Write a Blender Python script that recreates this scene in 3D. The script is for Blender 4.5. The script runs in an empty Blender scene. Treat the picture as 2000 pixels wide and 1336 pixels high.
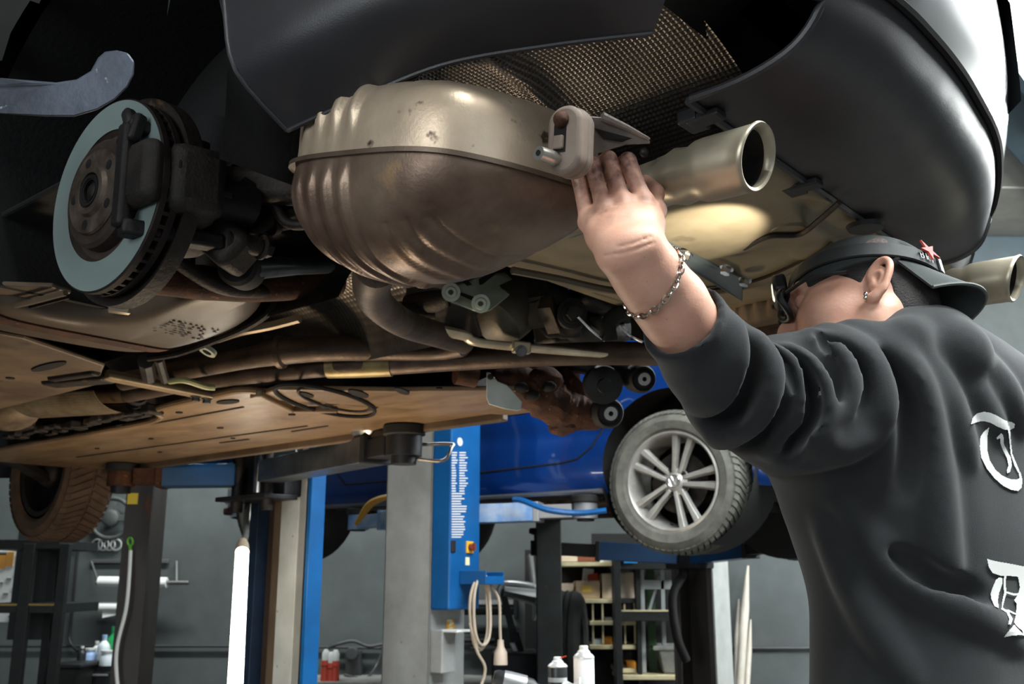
import bpy, bmesh, math, random
import numpy as np
from mathutils import Matrix, Vector
random.seed(7); rng = np.random.default_rng(5)
SC = bpy.context.scene; COL = SC.collection
R = math.radians
# ------------------------------------------------------------------ camera
FPX, PITCH, CAMH = 1944.4, R(13.5), 1.25
cd = bpy.data.cameras.new('camera'); cam = bpy.data.objects.new('camera', cd); COL.objects.link(cam)
cam.location = (0, 0, CAMH); cam.rotation_euler = (R(90) + PITCH, 0, 0)
cd.sensor_width = 36; cd.lens = 35; cd.clip_start = .05
cd.dof.use_dof = True; cd.dof.focus_distance = 1.35; cd.dof.aperture_fstop = 10.0
SC.camera = cam
# ------------------------------------------------------------------ colour, sky, lights
vs = SC.view_settings; vs.view_transform = 'Standard'; vs.look = 'None'; vs.gamma = 1; vs.exposure = 0.0
vs.use_curve_mapping = False
wd = bpy.data.worlds.new('world'); SC.world = wd; wd.use_nodes = True
wd.node_tree.nodes['Background'].inputs[0].default_value = (.72, .84, 1, 1)
wd.node_tree.nodes['Background'].inputs[1].default_value = .6
def area(name, loc, target, sx, sy, power, col, spread=180):
    l = bpy.data.lights.new(name, 'AREA'); l.shape = 'RECTANGLE'; l.size = sx; l.size_y = sy; l.energy = power; l.color = col
    l.spread = R(spread)
    o = bpy.data.objects.new(name, l); COL.objects.link(o); o.location = loc
    o.rotation_euler = (Vector(target) - Vector(loc)).to_track_quat('-Z', 'Y').to_euler(); return o
def spot(name, loc, target, power, col, angle, blend=.3, rad=.02):
    l = bpy.data.lights.new(name, 'SPOT'); l.energy = power; l.color = col; l.spot_size = R(angle); l.spot_blend = blend
    l.shadow_soft_size = rad
    o = bpy.data.objects.new(name, l); COL.objects.link(o); o.location = loc
    o.rotation_euler = (Vector(target) - Vector(loc)).to_track_quat('-Z', 'Y').to_euler(); return o
# daylight through the open garage door behind and to the right of the camera
area('door_daylight', (-2.9, -2.6, 2.3), (-.1, 1.6, 1.8), 2.6, 2.6, 150, (.90, .97, 1))
area('door_daylight_right', (3.4, -3.2, 2.4), (.6, 1.6, 1.5), 2.4, 2.6, 30, (.86, .95, 1))
area('overhead_fill', (1.5, .5, 4.1), (1.3, .9, 0), 3.0, .3, 210, (.93, 1, .98))  # added overhead fill for shoulders and hoodie, not a known lamp
# daylight falling through the rooflight at the upper right
rdl = area('rooflight_daylight', (2.157, 3.366, 4.19), (2.157, 3.366, 0), 6.0, 1.22, 280, (.92, .98, 1)); rdl.rotation_euler = (0, 0, math.atan2(.76, .65))
rd2 = area('bumper_highlight_fill', (3.54, 2.18, 4.19), (3.54, 2.18, 0), 6.0, 1.22, 240, (.92, .98, 1)); rd2.rotation_euler = (0, 0, math.atan2(.76, .65))  # added unseen light for the bright streak on the painted bumper
# neutral hall lamp over the rear bays; added fill aimed at the shelves
area('hall_lamp_rear', (-1.6, 7.0, 4.1), (-1.6, 7.2, 0), 3.5, .3, 260, (.95, 1, .98))
area('shelf_fill', (5.6, 5.4, 3.7), (1.5, 7.7, 1.0), 1.6, 1.0, 300, (.95, 1, .98))
# added uplight out of view that brightens the ceiling
area('ceiling_fill', (5.6, 4.6, 3.3), (5.3, 4.8, 4.3), 1.5, 2.5, 60, (.95, 1, .98))
# warm work lamp lying on the floor under the car
area('floor_work_lamp', (-.75, 2.9, .55), (-.75, 3.1, 2.0), .25, .25, 17, (1, .76, .5))

# ------------------------------------------------------------------ pixel helpers: points of the place seen in the photo
_c, _s = math.cos(PITCH), math.sin(PITCH)
def ray(x, y):
    a = (x - 1000) / FPX; b = (668 - y) / FPX
    return Vector((a, _c - _s * b, _s + _c * b))
def P(x, y, z):
    p = ray(x, y) * z; p.z += CAMH; return p
def onW(x, y, w):
    r = ray(x, y); return P(x, y, (w - CAMH) / r.z)
def onY(x, y, Y):
    r = ray(x, y); return P(x, y, Y / r.y)
# frame of the lifted cars: u forward, v to the car's left (towards the camera), w up
FW = Vector((-.76, .65, 0)).normalized(); LF = Vector((-.65, -.76, 0)).normalized(); UP = Vector((0, 0, 1))
def carframe(cx, cy, f=FW, l=LF): return Matrix(((f.x, l.x, 0, cx), (f.y, l.y, 0, cy), (0, 0, 1, 0), (0, 0, 0, 1)))
CAR = carframe(-.163, 2.156); CARI = CAR.inverted()
def CP(x, y, z): return CARI @ P(x, y, z)
def CW(x, y, w): return CARI @ onW(x, y, w)
def CV(x, y, v):
    r = ray(x, y); c0 = Vector((-.163, 2.156, 0))
    return CARI @ P(x, y, (v + c0.dot(LF)) / r.dot(LF))
def CU(x, y, u):
    r = ray(x, y); c0 = Vector((-.163, 2.156, 0))
    return CARI @ P(x, y, (u + c0.dot(FW)) / r.dot(FW))

# ------------------------------------------------------------------ materials
def lin(c):
    return tuple(((x / 255) / 12.92 if x / 255 <= .04045 else ((x / 255 + .055) / 1.055) ** 2.4) for x in c) + (1,)
MATS = {}
def mat(name, col, rough=.5, metal=0, col2=None, ns=6, amt=(.35, .65), bump=0, bs=80, spots=None, ss=20, st=(.62, .7), coat=0, aniso=None, emis=0, trans=0, rvar=0, stretch=(1, 1, 1), detail=6, sheen=0, ior=1.45, sss=0):
    if name in MATS: return MATS[name]
    m = bpy.data.materials.new(name); m.use_nodes = True; nt = m.node_tree; N = nt.nodes; L = nt.links
    b = N['Principled BSDF']; b.inputs['Base Color'].default_value = lin(col); b.inputs['Roughness'].default_value = rough
    b.inputs['Metallic'].default_value = metal; b.inputs['Coat Weight'].default_value = coat; b.inputs['IOR'].default_value = ior
    b.inputs['Transmission Weight'].default_value = trans; b.inputs['Sheen Weight'].default_value = sheen
    if sss:
        b.inputs['Subsurface Weight'].default_value = sss; b.inputs['Subsurface Radius'].default_value = (.012, .005, .003); b.inputs['Subsurface Scale'].default_value = 1
    if emis:
        b.inputs['Emission Color'].default_value = lin(col); b.inputs['Emission Strength'].default_value = emis
    tc = N.new('ShaderNodeTexCoord'); mp = N.new('ShaderNodeMapping'); mp.inputs['Scale'].default_value = stretch
    L.new(tc.outputs['Object'], mp.inputs['Vector'])
    def noise(sc, det=6, rg=.6):
        n = N.new('ShaderNodeTexNoise'); n.inputs['Scale'].default_value = sc; n.inputs['Detail'].default_value = det; n.inputs['Roughness'].default_value = rg
        L.new(mp.outputs['Vector'], n.inputs['Vector']); return n.outputs['Fac']
    def ramp(src, a, bb):
        r = N.new('ShaderNodeMapRange'); r.inputs[1].default_value = a; r.inputs[2].default_value = bb; r.clamp = True
        L.new(src, r.inputs[0]); return r.outputs[0]
    def mix(f, ca, cb):
        x = N.new('ShaderNodeMix'); x.data_type = 'RGBA'; L.new(f, x.inputs['Factor'])
        for s, v in ((x.inputs[6], ca), (x.inputs[7], cb)):
            if isinstance(v, tuple): s.default_value = v
            else: L.new(v, s)
        return x.outputs[2]
    cur = lin(col)
    if col2 is not None: cur = mix(ramp(noise(ns, detail), *amt), cur, lin(col2))
    if spots is not None: cur = mix(ramp(noise(ss, 4, .55), *st), cur, lin(spots))
    if not isinstance(cur, tuple): L.new(cur, b.inputs['Base Color'])
    if rvar:
        r = N.new('ShaderNodeMapRange'); r.inputs[1].default_value = .3; r.inputs[2].default_value = .7
        r.inputs[3].default_value = max(0, rough - rvar); r.inputs[4].default_value = min(1, rough + rvar)
        L.new(noise(ns * 2.3, 5), r.inputs[0]); L.new(r.outputs[0], b.inputs['Roughness'])
    if bump:
        bp = N.new('ShaderNodeBump'); bp.inputs['Strength'].default_value = bump; bp.inputs['Distance'].default_value = .004
        L.new(noise(bs, 5), bp.inputs['Height']); L.new(bp.outputs['Normal'], b.inputs['Normal'])
    MATS[name] = m; return m

# ------------------------------------------------------------------ mesh builder
def fr(o, x, z=None):
    """frame with local X along x, local Z near z"""
    x = Vector(x).normalized(); z = Vector(z) if z is not None else Vector((0, 0, 1))
    if abs(x.dot(z.normalized())) > .98: z = Vector((0, 1, 0))
    y = z.cross(x).normalized(); z = x.cross(y)
    return Matrix(((x.x, y.x, z.x, o[0]), (x.y, y.y, z.y, o[1]), (x.z, y.z, z.z, o[2]), (0, 0, 0, 1)))
def frz(o, z, x=None):
    """frame with local Z along z"""
    z = Vector(z).normalized(); x = Vector(x) if x is not None else Vector((1, 0, 0))
    if abs(z.dot(x.normalized())) > .98: x = Vector((0, 1, 0))
    y = z.cross(x).normalized(); x = y.cross(z)
    return Matrix(((x.x, y.x, z.x, o[0]), (x.y, y.y, z.y, o[1]), (x.z, y.z, z.z, o[2]), (0, 0, 0, 1)))
def smooth_path(pts, n=8):
    p = [Vector(q) for q in pts]; out = []
    for i in range(len(p) - 1):
        a = p[i - 1] if i else p[0] * 2 - p[1]; b, c = p[i], p[i + 1]; d = p[i + 2] if i + 2 < len(p) else p[-1] * 2 - p[-2]
        for k in range(n):
            t = k / n
            out.append(.5 * ((2 * b) + (c - a) * t + (2 * a - 5 * b + 4 * c - d) * t * t + (3 * b - a - 3 * c + d) * t ** 3))
    out.append(p[-1]); return out
def interp(vals, n):
    m = len(vals) - 1; out = []
    for i in range(n):
        t = i / (n - 1) * m; k = min(int(t), m - 1); out.append(vals[k] + (vals[k + 1] - vals[k]) * (t - k))
    return out
class MB:
    def __init__(s): s.v = []; s.f = []
    def add(s, vs, fs, M=None):
        b = len(s.v); s.v += [tuple(M @ Vector(q)) if M is not None else tuple(q) for q in vs]; s.f += [tuple(b + i for i in f) for f in fs]; return s
    def box(s, c, d, M=None):
        x, y, z = d[0] / 2, d[1] / 2, d[2] / 2
        vs = [(c[0] + i * x, c[1] + j * y, c[2] + k * z) for i in (-1, 1) for j in (-1, 1) for k in (-1, 1)]
        return s.add(vs, [(0, 1, 3, 2), (4, 6, 7, 5), (0, 4, 5, 1), (2, 3, 7, 6), (0, 2, 6, 4), (1, 5, 7, 3)], M)
    def bar(s, p, q, w, h, z=None):
        p, q = Vector(p), Vector(q); M = fr((p + q) / 2, q - p, z); return s.box((0, 0, 0), ((q - p).length, w, h), M)
    def tube(s, pts, r, n=12, cap=True, closed=False, flat=1, M=None):
        pts = [Vector(q) for q in pts]; m = len(pts); rr = r if isinstance(r, (list, tuple)) else [r] * m
        if len(rr) != m: rr = interp(rr, m)
        vs = []; nrm = None
        for i, q in enumerate(pts):
            t = (pts[(i + 1) % m] - pts[i - 1]) if closed else (pts[min(i + 1, m - 1)] - pts[max(i - 1, 0)])
            t.normalize()
            if nrm is None:
                nrm = t.cross(Vector((0, 0, 1)));
                if nrm.length < .1: nrm = t.cross(Vector((1, 0, 0)))
            nrm = (nrm - t * nrm.dot(t)).normalized(); bn = t.cross(nrm)
            for k in range(n):
                a = 2 * math.pi * k / n; vs.append(q + (nrm * math.cos(a) + bn * math.sin(a) * flat) * rr[i])
        fs = []
        for i in range(m if closed else m - 1):
            for k in range(n):
                a = i * n + k; b = i * n + (k + 1) % n; c = ((i + 1) % m) * n
                fs.append((a, b, c + (k + 1) % n, c + k))
        if cap and not closed: fs += [tuple(range(n - 1, -1, -1)), tuple(range((m - 1) * n, m * n))]
        return s.add(vs, fs, M)
    def lathe(s, prof, M=None, n=32, close=False, a0=0, a1=2 * math.pi):
        full = abs(a1 - a0 - 2 * math.pi) < 1e-6; k = n if full else n + 1; vs = []; m = len(prof)
        for j in range(k):
            a = a0 + (a1 - a0) * j / n
            for (r, z) in prof: vs.append((r * math.cos(a), r * math.sin(a), z))
        fs = []
        for j in range(n):
            j2 = (j + 1) % k
            for i in range(m if close else m - 1):
                i2 = (i + 1) % m; fs.append((j * m + i, j2 * m + i, j2 * m + i2, j * m + i2))
        return s.add(vs, fs, M)
    def prism(s, poly, t, M=None, z0=0):
        n = len(poly); vs = [(x, y, z0) for x, y in poly] + [(x, y, z0 + t) for x, y in poly]
        return s.add(vs, [tuple(range(n - 1, -1, -1)), tuple(range(n, 2 * n))] + [(i, (i + 1) % n, n + (i + 1) % n, n + i) for i in range(n)], M)
    def grid(s, fn, nu, nv, M=None, thick=0):
        vs = [Vector(fn(i / nu, j / nv)) for i in range(nu + 1) for j in range(nv + 1)]
        W = nv + 1; fs = [(i * W + j, (i + 1) * W + j, (i + 1) * W + j + 1, i * W + j + 1) for i in range(nu) for j in range(nv)]
        if thick:
            nr = [Vector((0, 0, 0)) for _ in vs]
            for f in fs:
                nn = (vs[f[2]] - vs[f[0]]).cross(vs[f[3]] - vs[f[1]])
                for i in f: nr[i] += nn
            o = len(vs); vs2 = [v - n_.normalized() * thick if n_.length > 0 else v for v, n_ in zip(vs, nr)]
            fs2 = [tuple(o + i for i in reversed(f)) for f in fs]; ed = []
            ring = [i * W for i in range(nu + 1)] + [nu * W + j for j in range(1, W)] + [i * W + nv for i in range(nu - 1, -1, -1)] + [j for j in range(nv - 1, 0, -1)]
            for a, b in zip(ring, ring[1:] + ring[:1]): ed.append((b, a, a + o, b + o))
            return s.add(vs + vs2, fs + fs2 + ed, M)
        return s.add(vs, fs, M)
    def ball(s, c, r, n=12, m=8, M=None):
        r = r if isinstance(r, (tuple, list)) else (r, r, r)
        vs = [(c[0], c[1], c[2] + r[2])] + [(c[0] + r[0] * math.sin(math.pi * i / m) * math.cos(2 * math.pi * j / n), c[1] + r[1] * math.sin(math.pi * i / m) * math.sin(2 * math.pi * j / n), c[2] + r[2] * math.cos(math.pi * i / m)) for i in range(1, m) for j in range(n)] + [(c[0], c[1], c[2] - r[2])]
        fs = [(0, 1 + j, 1 + (j + 1) % n) for j in range(n)]
        for i in range(m - 2):
            for j in range(n): a = 1 + i * n; fs.append((a + j, a + n + j, a + n + (j + 1) % n, a + (j + 1) % n))
        a = 1 + (m - 2) * n; fs += [(a + (j + 1) % n, a + j, len(vs) - 1) for j in range(n)]
        return s.add(vs, fs, M)
    def bolt(s, o, ax, r, h=None):
        """hexagon head with washer, axis ax pointing outwards"""
        M = frz(o, ax); h = h or r * .9
        s.lathe([(0, 0), (r * 1.35, 0), (r * 1.35, h * .25), (0, h * .25)], M, 16)
        s.prism([(r * math.cos(a * math.pi / 3), r * math.sin(a * math.pi / 3)) for a in range(6)], h, M, h * .2)
        return s
    def build(s, name, m, parent=None, smooth=40, bevel=0, inv=True, seg=2, fixn=True):
        me = bpy.data.meshes.new(name); me.from_pydata(s.v, [], s.f)
        if fixn:
            bm = bmesh.new(); bm.from_mesh(me); bmesh.ops.recalc_face_normals(bm, faces=bm.faces); bm.to_mesh(me); bm.free()
        me.materials.append(m)
        o = bpy.data.objects.new(name, me); COL.objects.link(o)
        if smooth:
            me.polygons.foreach_set('use_smooth', [True] * len(me.polygons)); me.set_sharp_from_angle(angle=R(smooth))
        if bevel:
            b = o.modifiers.new('bevel', 'BEVEL'); b.width = bevel; b.segments = seg; b.limit_method = 'ANGLE'; b.angle_limit = R(35); b.harden_normals = False
        if parent is not None: adopt(o, parent, inv)
        return o
ROOTM = {}
def adopt(o, parent, inv=True):
    """inv: the mesh is written in the coordinates of the whole thing's frame; it moves with its parent"""
    o.parent = parent
    if inv and parent.name in ROOTM and ROOTM[parent.name] is not None: o.matrix_parent_inverse = ROOTM[parent.name].inverted()
def tag(o, label, cat, group=None, kind=None):
    o['label'] = label; o['category'] = cat
    if group: o['group'] = group
    if kind: o['kind'] = kind
    return o
def thing(name, label, cat, loc=(0, 0, 0), group=None, frame=None):
    """Empty at the base. With frame: parts are written in that local frame; else parts are written in world coordinates"""
    e = bpy.data.objects.new(name, None); COL.objects.link(e); e.empty_display_size = .1
    if frame is not None: e.matrix_world = frame; ROOTM[e.name] = None
    else: e.location = loc; ROOTM[e.name] = Matrix.Translation(Vector(loc))
    return tag(e, label, cat, group)
def struct(o, label=None):
    o['kind'] = 'structure'
    if label: o['label'] = label
    return o
def copy_tree(o, parent=None):
    c = o.copy(); COL.objects.link(c); c.parent = parent
    for ch in list(o.children): copy_tree(ch, c)
    return c
# ------------------------------------------------------------------ shared materials
steel = mat('bare_steel', (150, 150, 150), .38, 1, (110, 108, 105), 12, rvar=.1)
chrome = mat('bright_steel', (205, 205, 205), .2, 1)
dsteel = mat('dark_steel', (58, 55, 52), .55, .6, (35, 32, 30), 18, bump=.3)
blackp = mat('black_plastic', (22, 22, 24), .5, 0, (30, 30, 32), 20, bump=.1, bs=300)
rubber = mat('black_rubber', (20, 20, 20), .75, 0, (30, 29, 27), 30)
rust = mat('rusty_steel', (84, 50, 30), .75, .3, (48, 28, 18), 30, bump=.5, bs=120, spots=(120, 72, 40), ss=60)
whitep = mat('white_plastic', (205, 208, 205), .45)
bluep = mat('blue_lift_paint', (5, 82, 142), .42, 0, (4, 72, 126), 6, bump=.05)
greyp = mat('grey_lift_paint', (150, 153, 152), .5, 0, (128, 130, 129), 5, bump=.1, spots=(90, 86, 80), ss=26, st=(.68, .76))
# ================================================================== the hall
WALLY = 8.5; CEIL = 4.25
wallm = mat('dark_grey_wall_paint', (80, 86, 86), .7, 0, (70, 75, 75), 3, bump=.25, bs=60)
floorm = mat('oily_concrete', (70, 70, 68), .55, 0, (48, 47, 45), 2.2, bump=.15, bs=30, rvar=.15)
ceilm = mat('ceiling_sheet', (150, 146, 138), .6, 0, (135, 131, 124), 4)
beamm = mat('dark_beam_paint', (58, 74, 82), .5, 0, (50, 65, 72), 5)
pipem = mat('galvanised_pipe', (120, 122, 120), .4, .7)
def slab(name, lo, hi, m, bevel=0):
    b = MB().box([(a + c) / 2 for a, c in zip(lo, hi)], [c - a for a, c in zip(lo, hi)]); return struct(b.build(name, m, None, 0, bevel))
slab('floor', (-7, -6, -.1), (7, 8.5, 0), floorm)
slab('wall_back', (-7, WALLY, 0), (7, WALLY + .15, CEIL), wallm)
slab('wall_left', (-7.15, -6, 0), (-7, WALLY + .15, CEIL), wallm)
slab('wall_right', (7, -6, 0), (7.15, WALLY + .15, CEIL), wallm)
fw = MB(); fw.box((-4.2, -6.07, CEIL / 2), (5.6, .15, CEIL)); fw.box((6.0, -6.07, CEIL / 2), (2.0, .15, CEIL)); fw.box((1.8, -6.07, 3.95), (6.4, .15, .6))
struct(fw.build('wall_front', wallm, None, 0))
slab('ceiling', (-7.1, -6, CEIL), (7.1, WALLY + .1, CEIL + .12), ceilm)
A0 = Vector((2.42, 4.72, 0)); AD = -LF; AS = -FW
lightm = mat('rooflight_pane', (250, 252, 255), .4, 0, emis=9)
for n_, off_, lab_ in ((1, .68, 'long white rooflight nearest the dark ceiling beam'), (2, 2.5, 'added white rooflight out of view for the bumper highlight')):  # the second one is added out of view to reflect in the bumper
    rl = A0 + AD * -1.2 + AS * off_; Mrl = fr((rl.x, rl.y, 0), AD)
    wf = struct(MB().box((0, -.66, CEIL - .06), (6.2, .05, .12), Mrl).box((0, .66, CEIL - .06), (6.2, .05, .12), Mrl).box((-3.1, 0, CEIL - .06), (.05, 1.32, .12), Mrl).box((3.1, 0, CEIL - .06), (.05, 1.32, .12), Mrl).build('window_%d' % n_, beamm, None, 0), lab_)
    for k in range(4): MB().box((-2.32 + 1.545 * k, 0, CEIL - .03), (1.53, 1.27, .02), Mrl).build('pane', lightm, wf, 0)
bo = A0 + AD * -.2 + AS * -.17; Mb = fr((bo.x, bo.y, 0), AD)
struct(MB().box((0, 0, CEIL - .03), (9.6, .33, .06), Mb).build('trim_1', beamm, None, 0, .01), 'dark steel beam under the ceiling')
# sheet joints on the ceiling and dark band where the wall meets it
for k, (x0, x1) in enumerate([(-6.9, 6.9)]):
    struct(MB().box((0, WALLY - .04, CEIL - .16), (13.9, .08, .32)).build('trim_2', beamm, None, 0, .01), 'dark band along the top of the back wall')
cj = MB()
for k in range(7): cj.bar((-7 + 2 * k, 8.4, CEIL - .004), (-7 + 2 * k, -5.8, CEIL - .004), .03, .01)
for k in range(6): cj.bar((-7, 7.3 - 2.2 * k, CEIL - .004), (7, 7.3 - 2.2 * k, CEIL - .004), .02, .01)
struct(cj.build('trim_3', mat('sheet_joint', (185, 182, 175), .6), None, 0), 'joint strips between the ceiling sheets')
# conduit pipe along the back wall
cp = [onY(300, 1262, WALLY - .03), onY(460, 1262, WALLY - .03), onY(650, 1264, WALLY - .03), onY(757, 1266, WALLY - .03)]
tag(MB().tube([cp[0] + Vector((-2.6, 0, 0))] + cp + [cp[-1] + Vector((5, 0, 0))], .011, 8).build('conduit_pipe', mat('dark_conduit', (52, 55, 56), .5)), 'dark conduit pipe running low along the grey back wall', 'pipe')
# steel building column at the left
ac = onY(271, 960, 6.0); colm = mat('dark_column_paint', (46, 42, 40), .5, 0, (62, 58, 55), 6, spots=(86, 52, 34), ss=9, st=(.66, .72), bump=.15, stretch=(1, 1, .25))
co = thing('steel_column', 'dark brown steel column with yellow sticker beside the steering wheel', 'column', (ac.x + .07, 6.1, 0))
b = MB(); hx = .125
b.box((ac.x - .06, 6.12, CEIL / 2), (.02, .24, CEIL)).box((ac.x + .08, 6.12, CEIL / 2), (.02, .24, CEIL)).box((ac.x + .01, 6.1, CEIL / 2), (.14, .015, CEIL)).box((ac.x + .01, 6.0, CEIL / 2), (.16, .016, CEIL))
b.build('column_profile', colm, co, 0, .003)
MB().box((ac.x + .04, 6.1, .012), (.36, .36, .024)).build('base_plate', colm, co, 0, .003)
st = onY(259, 974, 5.985); MB().box(st, (.062, .003, .065)).build('sticker', mat('yellow_sticker', (205, 178, 60), .5), co, 0)
sc_ = onY(300, 905, 5.985)
# second dark column in front of the shelves
a2 = onY(1073, 1200, 6.9)
c2 = thing('steel_column', 'dark grey square steel column left of the parts shelf', 'column', (a2.x, 6.98, 0))
MB().box((a2.x, 6.98, CEIL / 2), (.17, .17, CEIL)).build('column_profile', mat('grey_column_paint', (62, 66, 66), .55, 0, (50, 53, 53), 7, spots=(110, 112, 110), ss=40, st=(.7, .74)), c2, 0, .006)
MB().box((a2.x, 6.98, .01), (.3, .3, .02)).build('base_plate', dsteel, c2, 0, .003)
# hose with green hook hanging on the left column
h0 = onY(254, 1062, 5.96)
ho = thing('hanging_hose', 'pale hose on a green hook hanging from the dark column', 'hose', h0)
pts = smooth_path([onY(255, 1075, 5.95), onY(252, 1130, 5.94), onY(246, 1190, 5.93), onY(229, 1262, 5.93), onY(228, 1320, 5.93), onY(240, 1400, 5.93), onY(270, 1500, 5.93)], 8)
MB().tube(pts, .011, 8).build('hose', mat('pale_hose', (215, 216, 210), .5), ho)
g = mat('green_hook_plastic', (90, 160, 50), .45)
MB().tube([onY(254 + 5 * math.cos(a), 1058 + 8 * math.sin(a), 5.95) for a in [k * math.pi / 5 for k in range(10)]], .007, 6, closed=True).bar(onY(254, 1066, 5.95), onY(255, 1080, 5.95), .012, .012).build('hook', g, ho)
# ================================================================== two-post lifts
darkblue = mat('dark_blue_arm_paint', (8, 64, 108), .42, 0, (6, 54, 92), 8, bump=.1)
liftdark = mat('black_lift_steel', (24, 26, 30), .5, .2, (36, 36, 38), 12, bump=.2)
liftnavy = mat('navy_lift_paint', (22, 40, 62), .45, 0, (16, 30, 48), 8)
railm = mat('greasy_rail_steel', (112, 96, 80), .5, .3, (78, 66, 54), 9, stretch=(1, 1, .2))
whitepaint = mat('white_lift_paint', (176, 180, 178), .5, 0, (158, 161, 158), 6, spots=(120, 115, 105), ss=30, st=(.7, .75))
def pad_unit(root, u, v, w0, w1, m=rubber):
    """lifting pad on a screw: disc under the car, stem, collar"""
    q = MB().lathe([(0, w1), (.062, w1), (.07, w1 - .008), (.07, w1 - .035), (.045, w1 - .045), (.0, w1 - .045)], Matrix.Translation((u, v, 0)), 28).build('lift_pad', m, root)
    MB().lathe([(0, w1 - .04), (.036, w1 - .04), (.036, w0 + .02), (.042, w0 + .02), (.042, w0 - .05), (0, w0 - .05)], Matrix.Translation((u, v, 0)), 20).build('pad_stem', liftdark, root)
def arm(root, p, q, h, w, m, tipm, name='arm', inner=.45):
    """telescopic arm from pivot p to pad q (car frame), box section with a thinner pull-out"""
    p, q = Vector(p), Vector(q); d = (q - p); L = d.length; d.normalize(); k = p + d * (L * inner)
    a = MB().bar(p, k + d * .02, w, h).build(name, m, root, 0, .004)
    t = MB().bar(k - d * .05, q - d * .06, w * .78, h * .72)
    t.build('arm_extension', tipm, a, 0, .003)
    MB().lathe([(.0, -h * .42), (.06, -h * .42), (.06, h * .42), (0, h * .42)], Matrix.Translation(q), 20).build('pad_socket', tipm, a)
    MB().bar(k, k + d * .03, w * 1.06, h * 1.06).build('arm_stop', tipm, a, 0, .004)
# ---- post of the front lift, behind the car being repaired
PV = -1.27; pc = CV(578, 1100, PV); U0 = pc.x
L1 = thing('lift_post', 'blue and white lift post with black carriage holding the car being repaired', 'car lift', frame=CAR @ Matrix.Translation((U0, PV, 0)))
HH = 2.75; du, dv = .178, .13
MB().box((du - .03, dv - .05, HH / 2), (.06, .10, HH)).build('front_flange', liftnavy, L1, 0, .003)
MB().box((-du - .072, dv - .03, HH / 2), (.024, .075, HH)).build('rear_flange', bluep, L1, 0, .003)
MB().box((-du - .03, dv - .055, HH / 2), (.07, .02, HH)).build('shadow_gap', liftdark, L1, 0)  # black strip put in for the shade between cover and flange
MB().box((-.02, dv - .085, HH / 2), (2 * du - .06, .016, HH)).build('back_web', railm, L1, 0)
MB().box((.085, dv - .06, HH / 2), (.05, .012, HH)).build('inner_rail', mat('dark_brown_rail', (58, 46, 38), .5, .3), L1, 0, .002)
MB().box((.02, dv - .05, HH / 2), (.08, .012, HH)).build('rail_cover', railm, L1, 0, .002)
MB().box((-.09, dv - .035, HH / 2), (.125, .04, HH)).build('white_cover', whitepaint, L1, 0, .004)
MB().box((0, 0, .012), (.5, .42, .024)).build('base_plate', liftdark, L1, 0, .003)
# carriage
cz0, cz1 = 1.60, 1.86
car_ = MB().box((0, dv + .03, (cz0 + cz1) / 2), (.33, .09, cz1 - cz0)).build('carriage', liftdark, L1, 0, .006)
for zz in (cz0 - .005, cz1): MB().box((0, dv + .1, zz), (.36, .17, .02)).build('carriage_plate', liftdark, car_, 0, .004)
for s in (-.11, .11): MB().tube([(s, dv + .12, cz0 - .06), (s, dv + .12, cz1 + .03)], .026, 14).build('pivot_pin', dsteel, car_)
MB().tube([(.0, dv + .085, cz0 + .02), (.0, dv + .085, cz1 - .02)], .03, 16).build('roller', chrome, car_)
Mi = Matrix.Translation((-U0, -PV, 0))
pf = Mi @ CW(240, 905, 1.75); pr = Mi @ CW(790, 830, 1.75)
arm(L1, (.12, dv + .12, 1.70), (pf.x, pf.y, 1.69), .095, .12, darkblue, rust, inner=.62)
MB().bar((.12, dv + .14, 1.77), (.34, dv + .24, 1.75), .03, .03).bar((.06, dv + .12, 1.96), (.32, dv + .22, 1.76), .03, .04).build('arm_brace', darkblue, L1, 0, .004)
arm(L1, (-.12, dv + .12, 1.70), (pr.x, pr.y, 1.685), .09, .11, mat('worn_arm_steel', (112, 118, 124), .38, .8, (80, 84, 90), 10), liftdark, inner=.82)
pad_unit(L1, pf.x, pf.y, 1.67, 1.752); pad_unit(L1, pr.x, pr.y, 1.67, 1.752)
MB().prism([(-.20, 1.74), (-.36, 1.74), (-.32, 1.85), (-.21, 1.85)], .008, Matrix(((1, 0, 0, 0), (0, 0, 1, dv + .16), (0, 1, 0, 0), (0, 0, 0, 1)))).build('guard_plate', mat('grey_green_plate', (104, 120, 120), .5), L1, 0, .002)
# wire handle and spring clip at the rear pad
MB().tube(smooth_path([(pr.x - .02, pr.y - .06, 1.69), (pr.x - .10, pr.y - .12, 1.69), (pr.x - .12, pr.y - .10, 1.675), (pr.x - .11, pr.y - .07, 1.63), (pr.x - .02, pr.y - .02, 1.64)], 5), .006, 8).build('wire_handle', steel, L1)
MB().lathe([(.0, 0), (.06, .0), (.075, .018), (.07, .02), (.055, .006), (0, .006)], Matrix.Translation(((pr.x) * .82, dv + .12 + (pr.y - dv - .12) * .82, 1.738)), 24).build('adapter_dish', steel, L1)
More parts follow.
